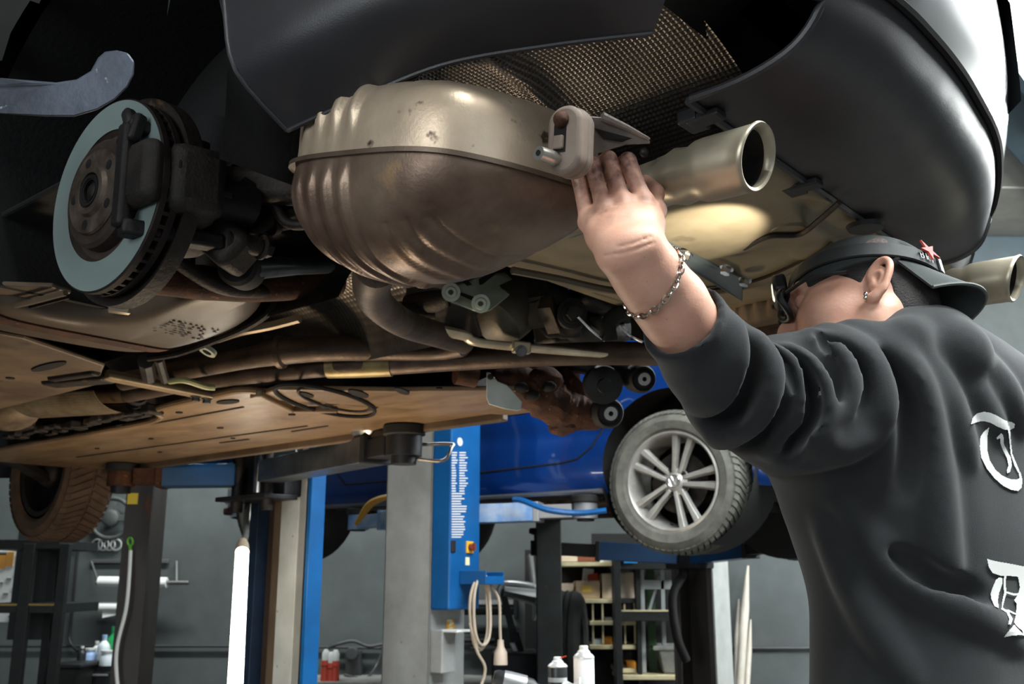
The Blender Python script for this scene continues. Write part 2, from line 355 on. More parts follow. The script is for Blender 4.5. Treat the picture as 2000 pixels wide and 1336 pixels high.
# hook and rubber cable at the left of the post
# ---- VW lift, near post with control box
FV = Vector((-.82, .572, 0)).normalized(); LV_ = Vector((-.572, -.82, 0)).normalized()
LV = carframe(.785 - LV_.x * .78, 4.62 - LV_.y * .78, FV, LV_)     # frame of the blue car: rear axle centre on the floor
LVI = LV.inverted()
def VV(x, y, v):
    r = ray(x, y); c0 = Vector((LV[0][3], LV[1][3], 0)); return LVI @ P(x, y, (v + c0.dot(LV_)) / r.dot(LV_))
def VU(x, y, u):
    r = ray(x, y); c0 = Vector((LV[0][3], LV[1][3], 0)); return LVI @ P(x, y, (u + c0.dot(FV)) / r.dot(FV))
e0 = VV(840, 1200, 1.36); E0 = (e0.x, 1.36)            # the vertical edge at the camera
L2 = thing('lift_post', 'light grey lift post with tall blue control box beside the blue car', 'car lift', frame=LV @ Matrix.Translation((E0[0], E0[1], 0)))
HP = 2.65; pu, pvw = .29, .26
MB().box((.008, -pvw / 2, HP / 2), (.016, pvw, HP)).box((pu / 2, -.008, HP / 2), (pu, .016, HP)).box((pu - .008, -pvw / 2, HP / 2), (.016, pvw, HP)).build('column', greyp, L2, 0, .006)
MB().box((pu / 2, -pvw / 2, .012), (pu + .2, pvw + .16, .024)).build('base_plate', dsteel, L2, 0, .003)
bz0, bz1 = (LVI @ (P(860, 1186, 5.0))).z, 2.35
bx = MB().box((-.055, -.115, (bz0 + bz1) / 2), (.11, .23, bz1 - bz0)).build('control_box', bluep, L2, 0, .008)
dotm = whitep; U_ = -.1115
def onbox(x, y):
    r = VU(x, y, E0[0] - .112); return Vector((-.112, r.y - E0[1], r.z))
q = onbox(898, 863); MB().lathe([(0, 0), (.02, 0), (.02, .002), (0, .002)], frz(q, (-1, 0, 0)), 24).build('round_label', whitep, bx, 0)
# instruction label: rows of printed lines
lab = MB(); rr_ = random.Random(3); y = 884
while y < 1050:
    cols = ((882, 913),) if y > 960 else ((882, 894), (897, 914))
    for x0, x1 in cols:
        xe = x1 - rr_.random() * (x1 - x0) * .45
        a, c = onbox(x0, y), onbox(xe, y); lab.add([a + Vector((-.0004, 0, .0026)), c + Vector((-.0004, 0, .0026)), c + Vector((-.0004, 0, -.0026)), a + Vector((-.0004, 0, -.0026))], [(0, 1, 2, 3)])
    y += 5.0
o = lab.build('label_print', whitep, bx, 0); o['kind'] = 'stuff'
q = onbox(885, 1067); MB().box(q, (.012, .03, .055)).build('black_switch', blackp, bx, 0, .003)
q = onbox(917, 1069); MB().box(q, (.01, .05, .055)).build('yellow_plate', mat('yellow_plate', (210, 160, 40), .45), bx, 0, .002)
MB().lathe([(0, 0), (.017, 0), (.016, .018), (0, .02)], frz(q + Vector((-.005, 0, 0)), (-1, 0, 0)), 16).bar(q + Vector((-.028, 0, .018)), q + Vector((-.028, 0, -.018)), .01, .012).build('rotary_knob', mat('red_brown_knob', (110, 50, 34), .4), bx)
q = onbox(913, 1096); MB().box(q, (.002, .03, .036)).build('small_label', mat('cream_label', (205, 205, 170), .5), bx, 0)
q = onbox(915, 1128)
MB().box((q.x - .075, q.y - .005, q.z - .028), (.15, .14, .006)).box((q.x - .075, q.y + .065, q.z), (.15, .005, .06)).box((q.x - .075, q.y - .075, q.z), (.15, .005, .05)).box((q.x - .147, q.y - .005, q.z - .012), (.006, .14, .036)).build('cable_tray', bluep, bx, 0, .002)
# coiled cable with plug hanging from the tray
cm = mat('beige_cable', (168, 155, 138), .5); cz = q.z
cc = thing('coiled_cable', 'beige cable coil with plug hanging on the blue control box', 'cable', frame=LV @ Matrix.Translation((E0[0] + q.x - .06, E0[1] + q.y, q.z)))
loop = []
for k in range(61):
    t = k / 60 * 2 * math.pi * 3.2; rr = .10 + .012 * math.sin(k * .7)
    loop.append((-.03 + .012 * math.sin(t * .7), .02 + (rr * .72) * math.sin(t), -.155 + .155 * math.cos(t) * (1 + .08 * math.sin(t * .31))))
MB().tube(smooth_path(loop, 3), .0065, 8).build('cable_loop', cm, cc)
MB().tube(smooth_path([(-.03, -.04, -.02), (-.05, -.09, -.1), (-.05, -.10, -.22), (-.05, -.105, -.29)], 6), .0065, 8).tube(smooth_path([(-.02, .09, -.2), (-.03, .05, -.32), (-.04, .0, -.40), (-.02, .02, -.49), (.0, .09, -.52), (.05, .13, -.5)], 6), .0065, 8).build('cable_end', cm, cc)
MB().lathe([(0, 0), (.014, 0), (.016, -.03), (.03, -.055), (.033, -.11), (0, -.11)], Matrix.Translation((-.05, -.105, -.28)), 18).build('plug', mat('pale_plug', (175, 160, 145), .5), cc)
# junction box with open lid
jb = VV(842, 1270, 1.36); jz = jb.z
j = MB().box((-.035, -.055, jz - .005), (.07, .10, .19)).build('junction_box', greyp, L2, 0, .006)
MB().box((-.10, -.06, jz + .085), (.10, .1, .012), Matrix.Translation((0, 0, 0)) @ Matrix.Rotation(0, 4, 'Y')).build('junction_lid', whitep, j, 0, .003)
MB().box((-.001, -.15, jz + .03), (.004, .055, .2)).build('warning_label', mat('orange_label', (225, 160, 30), .5, 0, (235, 225, 190), 30, amt=(.5, .52)), L2, 0)
# arms of the near post, worn light blue
lbl = mat('worn_light_blue', (80, 130, 185), .5, 0, (150, 165, 185), 9, bump=.15)
pA = VV(690, 1010, .72); pB = VV(1080, 1010, .72)
cA = MB().box((.14, -pvw - .03, 1.55), (.3, .10, .3)).build('carriage', liftdark, L2, 0, .006)
arm(L2, (.2, -pvw - .05, 1.565), (1.0, -.56, 1.575), .10, .11, lbl, lbl, inner=.6)
arm(L2, (.06, -pvw - .05, 1.57), (-.52, -.53, 1.58), .09, .12, lbl, mat('pale_arm_steel', (140, 140, 142), .5, .4), inner=.6)
pad_unit(L2, 1.0, -.56, 1.575, 1.655); pad_unit(L2, -.52, -.53, 1.58, 1.655)
MB().tube(smooth_path([(-.26, -.30, 1.63), (-.32, -.29, 1.62), (-.44, -.32, 1.575), (-.56, -.40, 1.56), (-.68, -.45, 1.57)], 6), .014, 8).build('arm_hose', bluep, L2)
for k in range(2):
    MB().tube(smooth_path([(.3 + k * .03, -pvw - .0, 1.66), (.5, -.3 + k * .02, 1.68), (.72, -.38 + k * .03, 1.66), (.9, -.44, 1.56)], 6), .013, 8).build('yellow_hose', mat('yellow_hose', (190, 150, 60), .5), L2)
# ---- VW lift, far post
e3 = VV(1393, 1150, -1.32)
L3 = thing('lift_post', 'dark and white lift post behind the blue car right of shelves', 'car lift', frame=LV @ Matrix.Translation((e3.x, -1.32, 0)))
MB().box((.0, -.12, HP / 2), (.016, .26, HP)).build('column_side', whitepaint, L3, 0, .004)
MB().box((.29, -.12, HP / 2), (.016, .26, HP)).box((.145, -.24, HP / 2), (.3, .016, HP)).box((.02, .0, HP / 2), (.05, .014, HP)).box((.27, .0, HP / 2), (.05, .014, HP)).build('column', mat('brown_grey_post', (74, 68, 64), .5, 0, (54, 50, 47), 8, stretch=(1, 1, .2)), L3, 0, .003)
MB().box((.145, -.12, .012), (.5, .42, .024)).build('base_plate', dsteel, L3, 0, .003)
MB().box((.14, .05, 1.48), (.3, .12, .3)).build('carriage', liftdark, L3, 0, .006)
arm(L3, (.2, .11, 1.42), (1.05, .50, 1.47), .12, .12, darkblue, liftdark, inner=.55)
arm(L3, (.06, .11, 1.42), (-.75, .48, 1.47), .12, .12, darkblue, liftdark, inner=.55)
pad_unit(L3, 1.05, .50, 1.47, 1.605); pad_unit(L3, -.75, .48, 1.47, 1.605)
MB().tube(smooth_path([(.16, .1, 1.3), (.2, .2, 1.15), (.17, .22, .9), (.16, .12, .75)], 6), .03, 10).build('black_hose', rubber, L3)
# ================================================================== blue car on the rear lift
vwpaint = mat('deep_blue_car_paint', (12, 58, 132), .25, .3, (10, 50, 116), 2, coat=1.0)
vwunder = mat('brown_underseal', (70, 50, 38), .7, 0, (40, 30, 24), 5, bump=.3, spots=(120, 90, 66), ss=6, st=(.6, .7))
glassd = mat('dark_car_glass', (14, 18, 22), .08, 0, coat=1)
VW0 = 1.455                                             # height of the car's own ground line when lifted
VWC = thing('car', 'blue car raised on the rear lift with five-spoke wheel', 'car', frame=LV @ Matrix.Translation((0, 0, VW0)))
def curve(tab):
    xs = [a for a, _ in tab]; ys = [b for _, b in tab]
    return lambda x: float(np.interp(x, xs, ys))
def body_shell(u0, u1, top, halfw, rs, arches, ar, sections, nu=150):
    """loft of cross sections along u with wheel arches cut out and snapped round"""
    us = np.linspace(u0, u1, nu + 1); V = []; ns = None
    for u in us:
        sec = sections(u, top(u), halfw(u)); ns = len(sec)
        V += [Vector((u, v, w)) for v, w in sec]
    Fs = []; side = lambda q: abs(q.y) > .66
    for i in range(nu):
        for j in range(ns - 1):
            q = (i * ns + j, (i + 1) * ns + j, (i + 1) * ns + j + 1, i * ns + j + 1)
            c = sum((V[k] for k in q), Vector()) / 4
            if any(math.hypot(c.x - a, c.z - rs) < ar and side(c) for a in arches): continue
            Fs.append(q)
    used = {}
    for f in Fs:
        for k in f: used[k] = used.get(k, 0) + 1
    for k in used:
        q = V[k]
        for a in arches:
            d = math.hypot(q.x - a, q.z - rs)
            if abs(d - ar) < .035 and side(q) and d > 1e-3 and used[k] < 4:
                V[k] = Vector((a + (q.x - a) * ar / d, q.y, rs + (q.z - rs) * ar / d))
    return V, Fs
vtop = curve([(-.78, .72), (-.74, .95), (-.62, 1.08), (-.45, 1.34), (-.2, 1.43), (.6, 1.47), (1.3, 1.45), (1.75, 1.33), (2.45, 1.0), (3.0, .9), (3.35, .74), (3.45, .55)])
vhw = curve([(-.78, .60), (-.7, .74), (-.5, .85), (0, .895), (1.3, .90), (2.6, .885), (3.1, .80), (3.35, .66), (3.45, .5)])
def vsec(u, t, h):
    lo = .2; pts = []
    ws = [.2, .24, .30, .36, .42, .47, .50, .53, .58, .64, .70, .76, .82, .88, .93]
    prof = [.925, .955, .975, .982, .985, .982, .975, .985, .998, 1.0, .998, .99, .98, .965, .95]
    tt = min(t, 5); sc = min(1, (t - lo) / (.93 - lo))
    L = [(h * p, lo + (w - lo) * sc) for w, p in zip(ws, prof)]
    g = max(0, t - .95)
    L += [(h * (.95 - .16 * k / 4 * (1 if g > .1 else .6)), min(t, .93) + (t - .03 - min(t, .93)) * k / 4) for k in (1, 2, 3, 4)] + [(h * .6, t - .008), (h * .3, t)]
    return L + [(0, t)] + [(-a, b) for a, b in reversed(L)]
V, Fs = body_shell(-.78, 3.45, vtop, vhw, .30, (0, 2.62), .365, vsec)
bd = MB().add(V, Fs)
ns_ = len(vsec(0, 1.4, .9))
bd.f += [tuple(range(ns_)), tuple(range(150 * ns_, 151 * ns_))]
bd.build('body', vwpaint, VWC, 50)
# door panels with real gaps: dark seam lines sunk along the door edges
def vside(u, w, off=0):
    sec = vsec(u, vtop(u), vhw(u)); ws = [b for _, b in sec[:15]]; vs_ = [a for a, _ in sec[:15]]
    return Vector((u, float(np.interp(w, ws, vs_)) + off, w))
seam = mat('panel_gap', (6, 8, 14), .8)
def line(pts, r=.005): return MB().tube([vside(u, w, .001) for u, w in pts], r, 6)
def dense(pts, n=10):
    out = []
    for (a, b), (c, d) in zip(pts, pts[1:]): out += [(a + (c - a) * k / n, b + (d - b) * k / n) for k in range(n)]
    return out + [pts[-1]]
line(dense([(.42, .9), (.40, .72), (.35, .6), (.36, .50), (.42, .42), (.50, .37), (.60, .355), (1.22, .335)])).build('rear_door_gap', seam, VWC)
line(dense([(1.22, .92), (1.22, .335), (2.05, .33), (2.12, .40), (2.14, .60), (2.14, .92)])).build('front_door_gap', seam, VWC)
MB().grid(lambda a, b: vside(.5 + 1.5 * a, .615 + .02 * b, .004 * math.sin(b * math.pi)), 30, 4).build('side_crease', vwpaint, VWC)
MB().tube([vside(.38 + 1.86 * k / 20, .215, -.002) for k in range(21)], .014, 8).build('sill_trim', mat('sill_trim', (120, 122, 126), .35, .6), VWC)
# floor, arches, axle
fl = MB().box((1.35, 0, .24), (4.0, 1.35, .05)); 
for v in (-.35, .35): fl.box((1.3, v, .20), (2.4, .12, .05))
fl.box((1.5, .68, .225), (2.0, .2, .05)).box((1.5, -.68, .225), (2.0, .2, .05))
fl.box((-.42, 0, .27), (.5, 1.2, .1)).box((1.6, 0, .19), (.9, .9, .03)).box((.75, .45, .195), (.6, .34, .04)).box((.75, -.45, .195), (.6, .34, .04))
fl.build('underbody', vwunder, VWC, 0, .012)
for a in (0, 2.62):
    for s in (1, -1):
        MB().lathe([(.385, -.30), (.385, .0)], frz((a, s * .86, .30), (0, s, 0)), 40).lathe([(.385, -.30), (.0, -.30)], frz((a, s * .86, .30), (0, s, 0)), 40).build('wheel_arch_liner', rubber, VWC)
MB().tube([(0, -.7, .22), (0, -.45, .2), (0, .45, .2), (0, .7, .22)], .04, 12).bar((0, .55, .2), (.55, .5, .26), .09, .07).bar((0, -.55, .2), (.55, -.5, .26), .09, .07).tube([(-.1, .5, .2), (-.16, .52, .5)], .04, 12).tube([(-.1, -.5, .2), (-.16, -.52, .5)], .04, 12).build('rear_axle', dsteel, VWC)
MB().tube(smooth_path([(2.2, -.1, .22), (1.5, -.12, .2), (.6, .1, .2), (.1, .2, .26), (-.4, .35, .24)], 6), .03, 10).build('exhaust_pipe', rust, VWC)
def wheel(root, M, tyre_m, rim_m, R_=.325, W=.21, logo=True, treads=64):
    """M: hub centre, local Z pointing out of the car"""
    r0 = .228; s = W / 2
    prof = [(r0, -s * .85), (r0 + .012, -s * .98), (R_ - .05, -s * 1.05), (R_ - .02, -s * .92), (R_ - .006, -s * .8), (R_ - .006, s * .8), (R_ - .02, s * .92), (R_ - .05, s * 1.05), (r0 + .012, s * .98), (r0, s * .85)]
    ty = MB().lathe(prof, M, 72)
    t = ty.build('tyre', tyre_m, root, 35)
    tr = MB()
    for k in range(treads):
        a = 2 * math.pi * k / treads
        for sgn in (1, -1):
            c = Matrix.Rotation(a + (.5 * 2 * math.pi / treads if sgn < 0 else 0), 4, 'Z')
            # chevron block running from the centre to the shoulder
            lo, hi = .006, s * .96; sh = .11
            rr = R_ - .008; th = 2 * math.pi / treads * .36
            vs_ = []
            for (z, dr, tw) in ((lo, .010, 0), (hi * .8, .010, sh), (hi, -.010, sh * 1.25)):
                for da in (-th, th):
                    for h in (-.006, dr): vs_.append(((rr + h) * math.cos(da + tw), (rr + h) * math.sin(da + tw), z * sgn))
            tr.add(vs_, [(1, 3, 7, 5), (5, 7, 11, 9), (0, 1, 5, 4), (4, 5, 9, 8), (3, 2, 6, 7), (7, 6, 10, 11), (8, 9, 11, 10), (0, 2, 3, 1)], M @ c)
    o = tr.build('tread_blocks', tyre_m, t, 0); o['kind'] = 'stuff'
    rim = MB().lathe([(r0 + .004, s * .86), (r0 - .008, s * .9), (r0 - .016, s * .8), (r0 - .026, s * .3), (r0 - .034, -s * .8), (r0 - .01, -s * .85)], M, 64)
    rm = rim.build('rim', rim_m, root, 35)
    return t, rm
def vw_wheel(root, M):
    ty = mat('dusty_tyre', (96, 96, 88), .8, 0, (72, 72, 66), 14, bump=.2)
    alloy = mat('grey_alloy', (176, 174, 168), .4, .5, (150, 148, 142), 12)
    t, rm = wheel(root, M, ty, alloy)
    for k in range(5):
        for s in (1, -1):
            a = 2 * math.pi * k / 5 - .27
            c = M @ Matrix.Rotation(a, 4, 'Z'); q = MB()
            def sp(tw, z): pass
            vs_ = []
            for (r, o, w, z) in ((.042, .015, .015, .062), (.12, .026, .0165, .070), (.21, .040, .024, .078)):
                vs_ += [(r, s * o - w, z - .026), (r, s * o + w, z - .026), (r, s * o + w * .55, z), (r, s * o - w * .55, z)]
            q.add(vs_, [(0, 1, 2, 3)] + [(4 * i + j, 4 * i + (j + 1) % 4, 4 * i + 4 + (j + 1) % 4, 4 * i + 4 + j) for i in (0, 1) for j in range(4)] + [(11, 10, 9, 8)], c)
            q.build('spoke', alloy, rm, 0, .003)
    MB().lathe([(0, .066), (.034, .066), (.040, .060), (.062, .052), (.066, .03), (0, .03)], M, 32).build('hub', alloy, rm)
    # emblem on the hub cap: ring with V over W
    e = MB().tube([M @ Vector((.028 * math.cos(a), .028 * math.sin(a), .067)) for a in [2 * math.pi * k / 32 for k in range(32)]], .0024, 6, closed=True)
    E_ = M @ Matrix.Rotation(R(-90), 4, 'Z')
    for pl in ([(-.012, .024), (0, .003), (.012, .024)], [(-.024, .010), (-.012, -.022), (0, .0), (.012, -.022), (.024, .010)]):
        e.tube([E_ @ Vector((x, y, .068)) for x, y in pl], .0024, 6)
    e.build('emblem', chrome, rm)
    for k in range(5):
        a = 2 * math.pi * (k + .5) / 5 - .27; MB().lathe([(.0, .06), (.007, .06), (.010, .045), (.013, .06), (.014, .05)], M @ Matrix.Translation((.052 * math.cos(a), .052 * math.sin(a), 0)), 12).build('lug_bolt', dsteel, rm)
    MB().lathe([(.03, .0), (.14, .0), (.14, -.02), (.03, -.02)], M, 40).build('brake_disc', dsteel, root)
    MB().tube([M @ Vector((-.195, .02, .05)), M @ Vector((-.19, .02, .075))], .004, 6).build('valve', blackp, rm)
WC = .235
vw_wheel(VWC, frz((0, .80, WC), (0, 1, 0), (0, 0, 1)))
for (a, s) in ((0, -1), (2.62, 1), (2.62, -1)):
    vw_wheel(VWC, frz((a, s * .80, WC), (0, s, 0), (0, 0, 1)))
# windows of the cabin and lamps
MB().grid(lambda a, b: Vector((.2 + 1.5 * a, vhw(1) * (.955 - .135 * b), .96 + .34 * b)), 10, 4).build('side_window', glassd, VWC)
MB().grid(lambda a, b: Vector((.2 + 1.5 * a, -vhw(1) * (.955 - .135 * b), .96 + .34 * b)), 10, 4).build('side_window', glassd, VWC)
MB().ball((3.28, .62, .66), (.12, .12, .07), 16, 10).build('headlamp', mat('headlamp_glass', (210, 215, 220), .1, .2, coat=1), VWC)
MB().tube([(3.1, .81, .30), (3.3, .68, .30), (3.43, .45, .30)], .02, 8).tube([(3.1, .80, .38), (3.3, .67, .38), (3.43, .45, .38)], .012, 8).build('bumper_trim', mat('pale_trim', (190, 195, 200), .3, .5), VWC)
MB().box((1.95, .97, 1.0), (.12, .2, .13)).build('mirror', vwpaint, VWC, 40, .03)
# ================================================================== the car being repaired (car frame: u forward, v left, w up)
carpaint = mat('dark_grey_car_paint', (44, 47, 50), .3, .5, coat=1.0)
bumperm = mat('dark_bumper_plastic', (48, 47, 50), .42, 0, (41, 40, 43), 5, bump=.12, bs=500, rvar=.06)
linerm = mat('black_arch_liner', (10, 8, 9), .85, 0, (7, 6, 6), 7, bump=.5, bs=90)
underm = mat('dusty_underbody', (100, 84, 66), .55, 0, (72, 58, 44), 5, bump=.12, bs=50, rvar=.12, spots=(60, 46, 34), ss=12, st=(.64, .76))
trayp = mat('dusty_undertray', (132, 108, 80), .40, 0, (104, 82, 58), 4, bump=.1, bs=60, rvar=.1, stretch=(1, 2.5, 1))
tankm = mat('dusty_fuel_tank', (88, 74, 60), .42, 0, (66, 54, 43), 3, bump=.08, bs=90, rvar=.08)
shieldm = mat('embossed_aluminium', (118, 112, 106), .36, .7, (80, 74, 70), 7, rvar=.1)
shieldl = mat('light_embossed_aluminium', (190, 172, 142), .36, .85, (140, 120, 94), 9)
dirtm = mat('dirty_dark_metal', (52, 45, 40), .6, .4, (30, 25, 22), 14, bump=.5, bs=110, spots=(92, 68, 46), ss=22, st=(.64, .72))
darkgap = mat('dark_recess', (16, 13, 12), .9)
CARO = thing('car', 'raised car with dark rear bumper seen from below, rear wheels removed', 'car', frame=CAR)
def part(mb, name, m, parent=None, smooth=40, bevel=0, label=None):
    o = mb.build(name, m, parent or CARO, smooth, bevel)
    if label: o['label'] = label
    return o
HUBW = 1.872
# ---- body shell above the sills
ctop = curve([(-1.16, 2.30), (-1.1, 2.44), (-.75, 2.52), (-.3, 2.85), (.5, 2.97), (1.4, 2.97), (2.0, 2.8), (2.6, 2.52), (3.4, 2.42), (3.8, 2.25), (3.95, 2.0)])
chw = curve([(-1.16, .30), (-1.05, .45), (-.95, .60), (-.82, .74), (-.6, .84), (-.3, .885), (2.8, .89), (3.4, .84), (3.75, .7), (3.95, .5)])
def csec(u, t, h):
    lo = 2.08 if u < -.34 else 1.76
    L = [(h * p, lo + (2.45 - lo) * k) for k, p in ((0, .955), (.1, .98), (.2, .99), (.3, .995), (.4, 1), (.5, 1), (.6, 1), (.7, .995), (.8, .985), (.9, .97), (1, .95))]
    L = [(a, min(b, t - .02)) for a, b in L]
    L += [(h * (.95 - .2 * k / 3), L[-1][1] + (t - .02 - L[-1][1]) * k / 3) for k in (1, 2, 3)] + [(h * .5, t), (0, t)]
    return L[:-1] + [(0, t)] + [(-a, b) for a, b in reversed(L[:-1])]
V, Fs = body_shell(-1.16, 3.95, ctop, chw, HUBW, (0, 3.02), .43, csec, 170)
part(MB().add(V, Fs), 'body', carpaint, None, 50)
part(MB().box((1.6, 0, 2.06), (4.4, 1.06, .06)).box((-.62, 0, 2.2), (.6, 1.3, .06)).box((-.95, 0, 2.2), (.2, .9, .06)).box((1.55, 0, 2.06), (2.1, 1.72, .06)), 'floor_structure', linerm, None, 0)
# ---- rear bumper
up_ = curve([(-.86, -.62), (-.80, -.80), (-.75, -.90), (-.62, -1.0), (-.43, -1.07), (-.2, -1.13), (.1, -1.155), (.34, -1.15), (.5, -1.115), (.62, -1.05), (.72, -.95), (.79, -.83), (.84, -.65), (.86, -.40)])
up0_ = up_
up_ = lambda v: sum(up0_(v + d * .022) for d in range(-4, 5)) / 9
def prof(pts, s):
    """smooth curve through control points"""
    n = len(pts) - 1; t = min(max(s, 0), 1) * n; i = min(int(t), n - 1); f = t - i
    a = pts[max(i - 1, 0)]; b = pts[i]; c = pts[i + 1]; d = pts[min(i + 2, n)]
    return .5 * (2 * b + (c - a) * f + (2 * a - 5 * b + 4 * c - d) * f * f + (3 * b - a - 3 * c + d) * f ** 3)
def bump_lower(v, s):
    ut = up_(v); k = min(1, abs(v) / .86); fwd = max(-.92 + max(0, abs(v) - .62) * 1.6, ut + .12)
    pts = [Vector((fwd, v, 1.872)), Vector((fwd * .62 + ut * .38, v, 1.874)), Vector((fwd * .25 + ut * .75 + .006, v, 1.893)), Vector((ut + .018, v, 1.932)), Vector((ut, v, 1.985))]
    return prof(pts, s)
def bump_upper(v, s):
    ut = up_(v)
    return prof([Vector((ut - .004, v, 1.99)), Vector((ut - .03, v * 1.01, 2.08)), Vector((ut - .035, v * 1.01, 2.2)), Vector((ut - .02, v, 2.32)), Vector((ut + .05, v * .99, 2.42))], s)
bl = part(MB().grid(lambda a, b: bump_lower(.46 - .94 * a, b), 60, 20, thick=.006), 'rear_bumper_skirt', bumperm, None, 60, 0, 'dark grey textured plastic bumper skirt')
part(MB().grid(lambda a, b: bump_lower(-.62 - .22 * a, b), 18, 14, thick=.006), 'bumper_corner', bumperm)
bu = part(MB().grid(lambda a, b: bump_upper(.85 - 1.70 * a, b), 90, 16), 'bumper_cover', carpaint, None, 60, 0, 'painted upper bumper')
# bridge of the skirt over the two tailpipe cut-outs, and rim of the cut-out
for s0 in (.46, -.48):
    part(MB().grid(lambda a, b: bump_lower(s0 + .15 * (a if s0 > 0 else -a), .80 + .2 * b), 10, 6, thick=.006), 'skirt_bridge', bumperm)
rim = [bump_lower(.46, b / 14 * .8) for b in range(15)] + [bump_lower(.46 + .15 * k / 8, .80) for k in range(1, 9)]
part(MB().tube(rim, .006, 8), 'cutout_rim', bumperm)
rim2 = [bump_lower(-.48, b / 14 * .8) for b in range(15)] + [bump_lower(-.48 - .15 * k / 8, .80) for k in range(1, 9)]
part(MB().tube(rim2, .006, 8), 'cutout_rim', bumperm)
part(MB().tube([Vector((up_(v) - .006, v, 1.988)) for v in [.84 - 1.68 * k / 60 for k in range(61)]], .007, 6), 'bumper_seam', darkgap)
part(MB().tube([bump_lower(.46 - .94 * k / 40, 0) + Vector((0.004, 0, -.002)) for k in range(41)], .006, 6), 'skirt_edge', bumperm)
for (x, y) in ((1440, 205), (1622, 345)):
    q = CW(x, y, 1.87); c = MB().box((-.912, q.y, 1.866), (.05, .028, .012)).box((-.89, q.y - .006, 1.872), (.03, .045, .02)); part(c, 'skirt_clip', blackp, bl, 0, .003)
# near corner of the bumper behind the wheel: outer face seen from the camera
def corner(a, b):
    e = prof([Vector((-.50, .795, 1.835)), Vector((-.60, .775, 1.85)), Vector((-.72, .725, 1.882)), Vector((-.84, .655, 1.895)), Vector((-.945, .59, 1.90))], a)
    t = prof([Vector((-.445, .875, 2.06)), Vector((-.58, .865, 2.06)), Vector((-.75, .83, 2.06)), Vector((-.95, .73, 2.06)), Vector((-1.07, .60, 2.06))], a)
    m_ = e.lerp(t, .4) + Vector((-.01, .045, -.03)) * (1 if a < .9 else .7)
    return prof([e, m_, e.lerp(t, .72) + Vector((0, .025, -.005)), t], b)
part(MB().grid(corner, 30, 14, thick=.006), 'bumper_corner', bumperm)
part(MB().tube([corner(k / 30, 0) for k in range(31)], .0035, 8), 'corner_edge', bumperm)
part(MB().tube([corner(0, k / 12) for k in range(13)], .0035, 8), 'arch_edge', bumperm)
# inner wall behind the cut-out
part(MB().grid(lambda a, b: Vector((-.93 - .16 * b, .64 - .22 * a, 1.97 + .09 * b)), 6, 6, thick=.004), 'cutout_recess', blackp)
# ---- wheel arch liners
for (a, s, r) in ((0, 1, .435), (0, -1, .435), (3.02, 1, .435), (3.02, -1, .435)):
    lw = MB().lathe([(r, -.34), (r, -.02)], frz((a, s * .87, HUBW + .0), (0, s, 0), (0, 0, 1) if s > 0 else (0, 0, 1)), 48, a0=-R(100), a1=R(100))
    lw.lathe([(r, -.34), (.16, -.34)], frz((a, s * .87, HUBW), (0, s, 0), (0, 0, 1)), 48, a0=-R(100), a1=R(100))
    part(lw, 'wheel_arch_liner', linerm)
part(MB().grid(lambda a, b: Vector((.37 + .03 * math.sin(b * 3), .88 - .44 * a, 1.79 + .5 * b)), 6, 10, thick=.01), 'sill_end', linerm)
# ---- boot floor pan with pressed shapes
def boss(u, v, cu, cv, ru, rv, h, soft=.35):
    d = math.hypot((u - cu) / ru, (v - cv) / rv); return h * (1 / (1 + math.exp((d - 1) / (soft * .25))))
def boot(a, b):
    u = -.935 + .66 * a; v = .34 - 1.02 * b
    w = 1.868 - .02 * math.exp(-((u + .62) / .25) ** 2) * math.exp(-((v + .05) / .4) ** 2)
    w += boss(u, v, -.80, -.20, .045, .05, -.007) + boss(u, v, -.86, -.33, .05, .10, .02) + boss(u, v, -.70, -.36, .09, .05, .018) + boss(u, v, -.62, -.16, .15, .05, .010, .6)
    w += boss(u, v, -.88, -.12, .03, .16, .014) + boss(u, v, -.5, .12, .08, .12, .008) + boss(u, v, -.80, -.42, .06, .04, -.012)
    if a < .06: w += (1 - a / .06) * .02
    return Vector((u, v, w))
bootm = mat('dusty_boot_floor', (134, 122, 98), .5, 0, (104, 93, 72), 4, bump=.12, bs=60, rvar=.1, spots=(70, 58, 44), ss=7, st=(.66, .8))
bf = part(MB().grid(boot, 110, 150), 'boot_floor', bootm, None, 60)
q = CW(1540, 445, 1.862); part(MB().lathe([(0, -.004), (.032, -.004), (.038, .002), (.0, .002)], Matrix.Translation((q.x, q.y, 1.858)), 28), 'floor_plug', bootm, bf)
for (x, y, r) in ((1690, 440, .03), (1600, 500, .02)):
    q = CW(x, y, 1.862); part(MB().lathe([(.0, -.006), (r * .6, -.008), (r, -.004), (r * 1.1, .004)], Matrix.Translation((q.x, q.y, 1.858)), 20), 'floor_plug', blackp, bf)
part(MB().tube(smooth_path([CW(1452, 485, 1.855), CW(1500, 462, 1.85), CW(1560, 458, 1.85), CW(1600, 430, 1.85), CW(1640, 395, 1.855)], 8), .005, 6), 'floor_seam', dirtm, bf)
part(MB().tube(smooth_path([CW(1000, 528, 1.845), CW(1090, 545, 1.845), CW(1200, 568, 1.845), CW(1330, 575, 1.845), CW(1460, 558, 1.845), CW(1560, 520, 1.845), CW(1625, 480, 1.85)], 8), .008, 6), 'floor_flange', mat('floor_flange', (92, 82, 66), .5), bf)
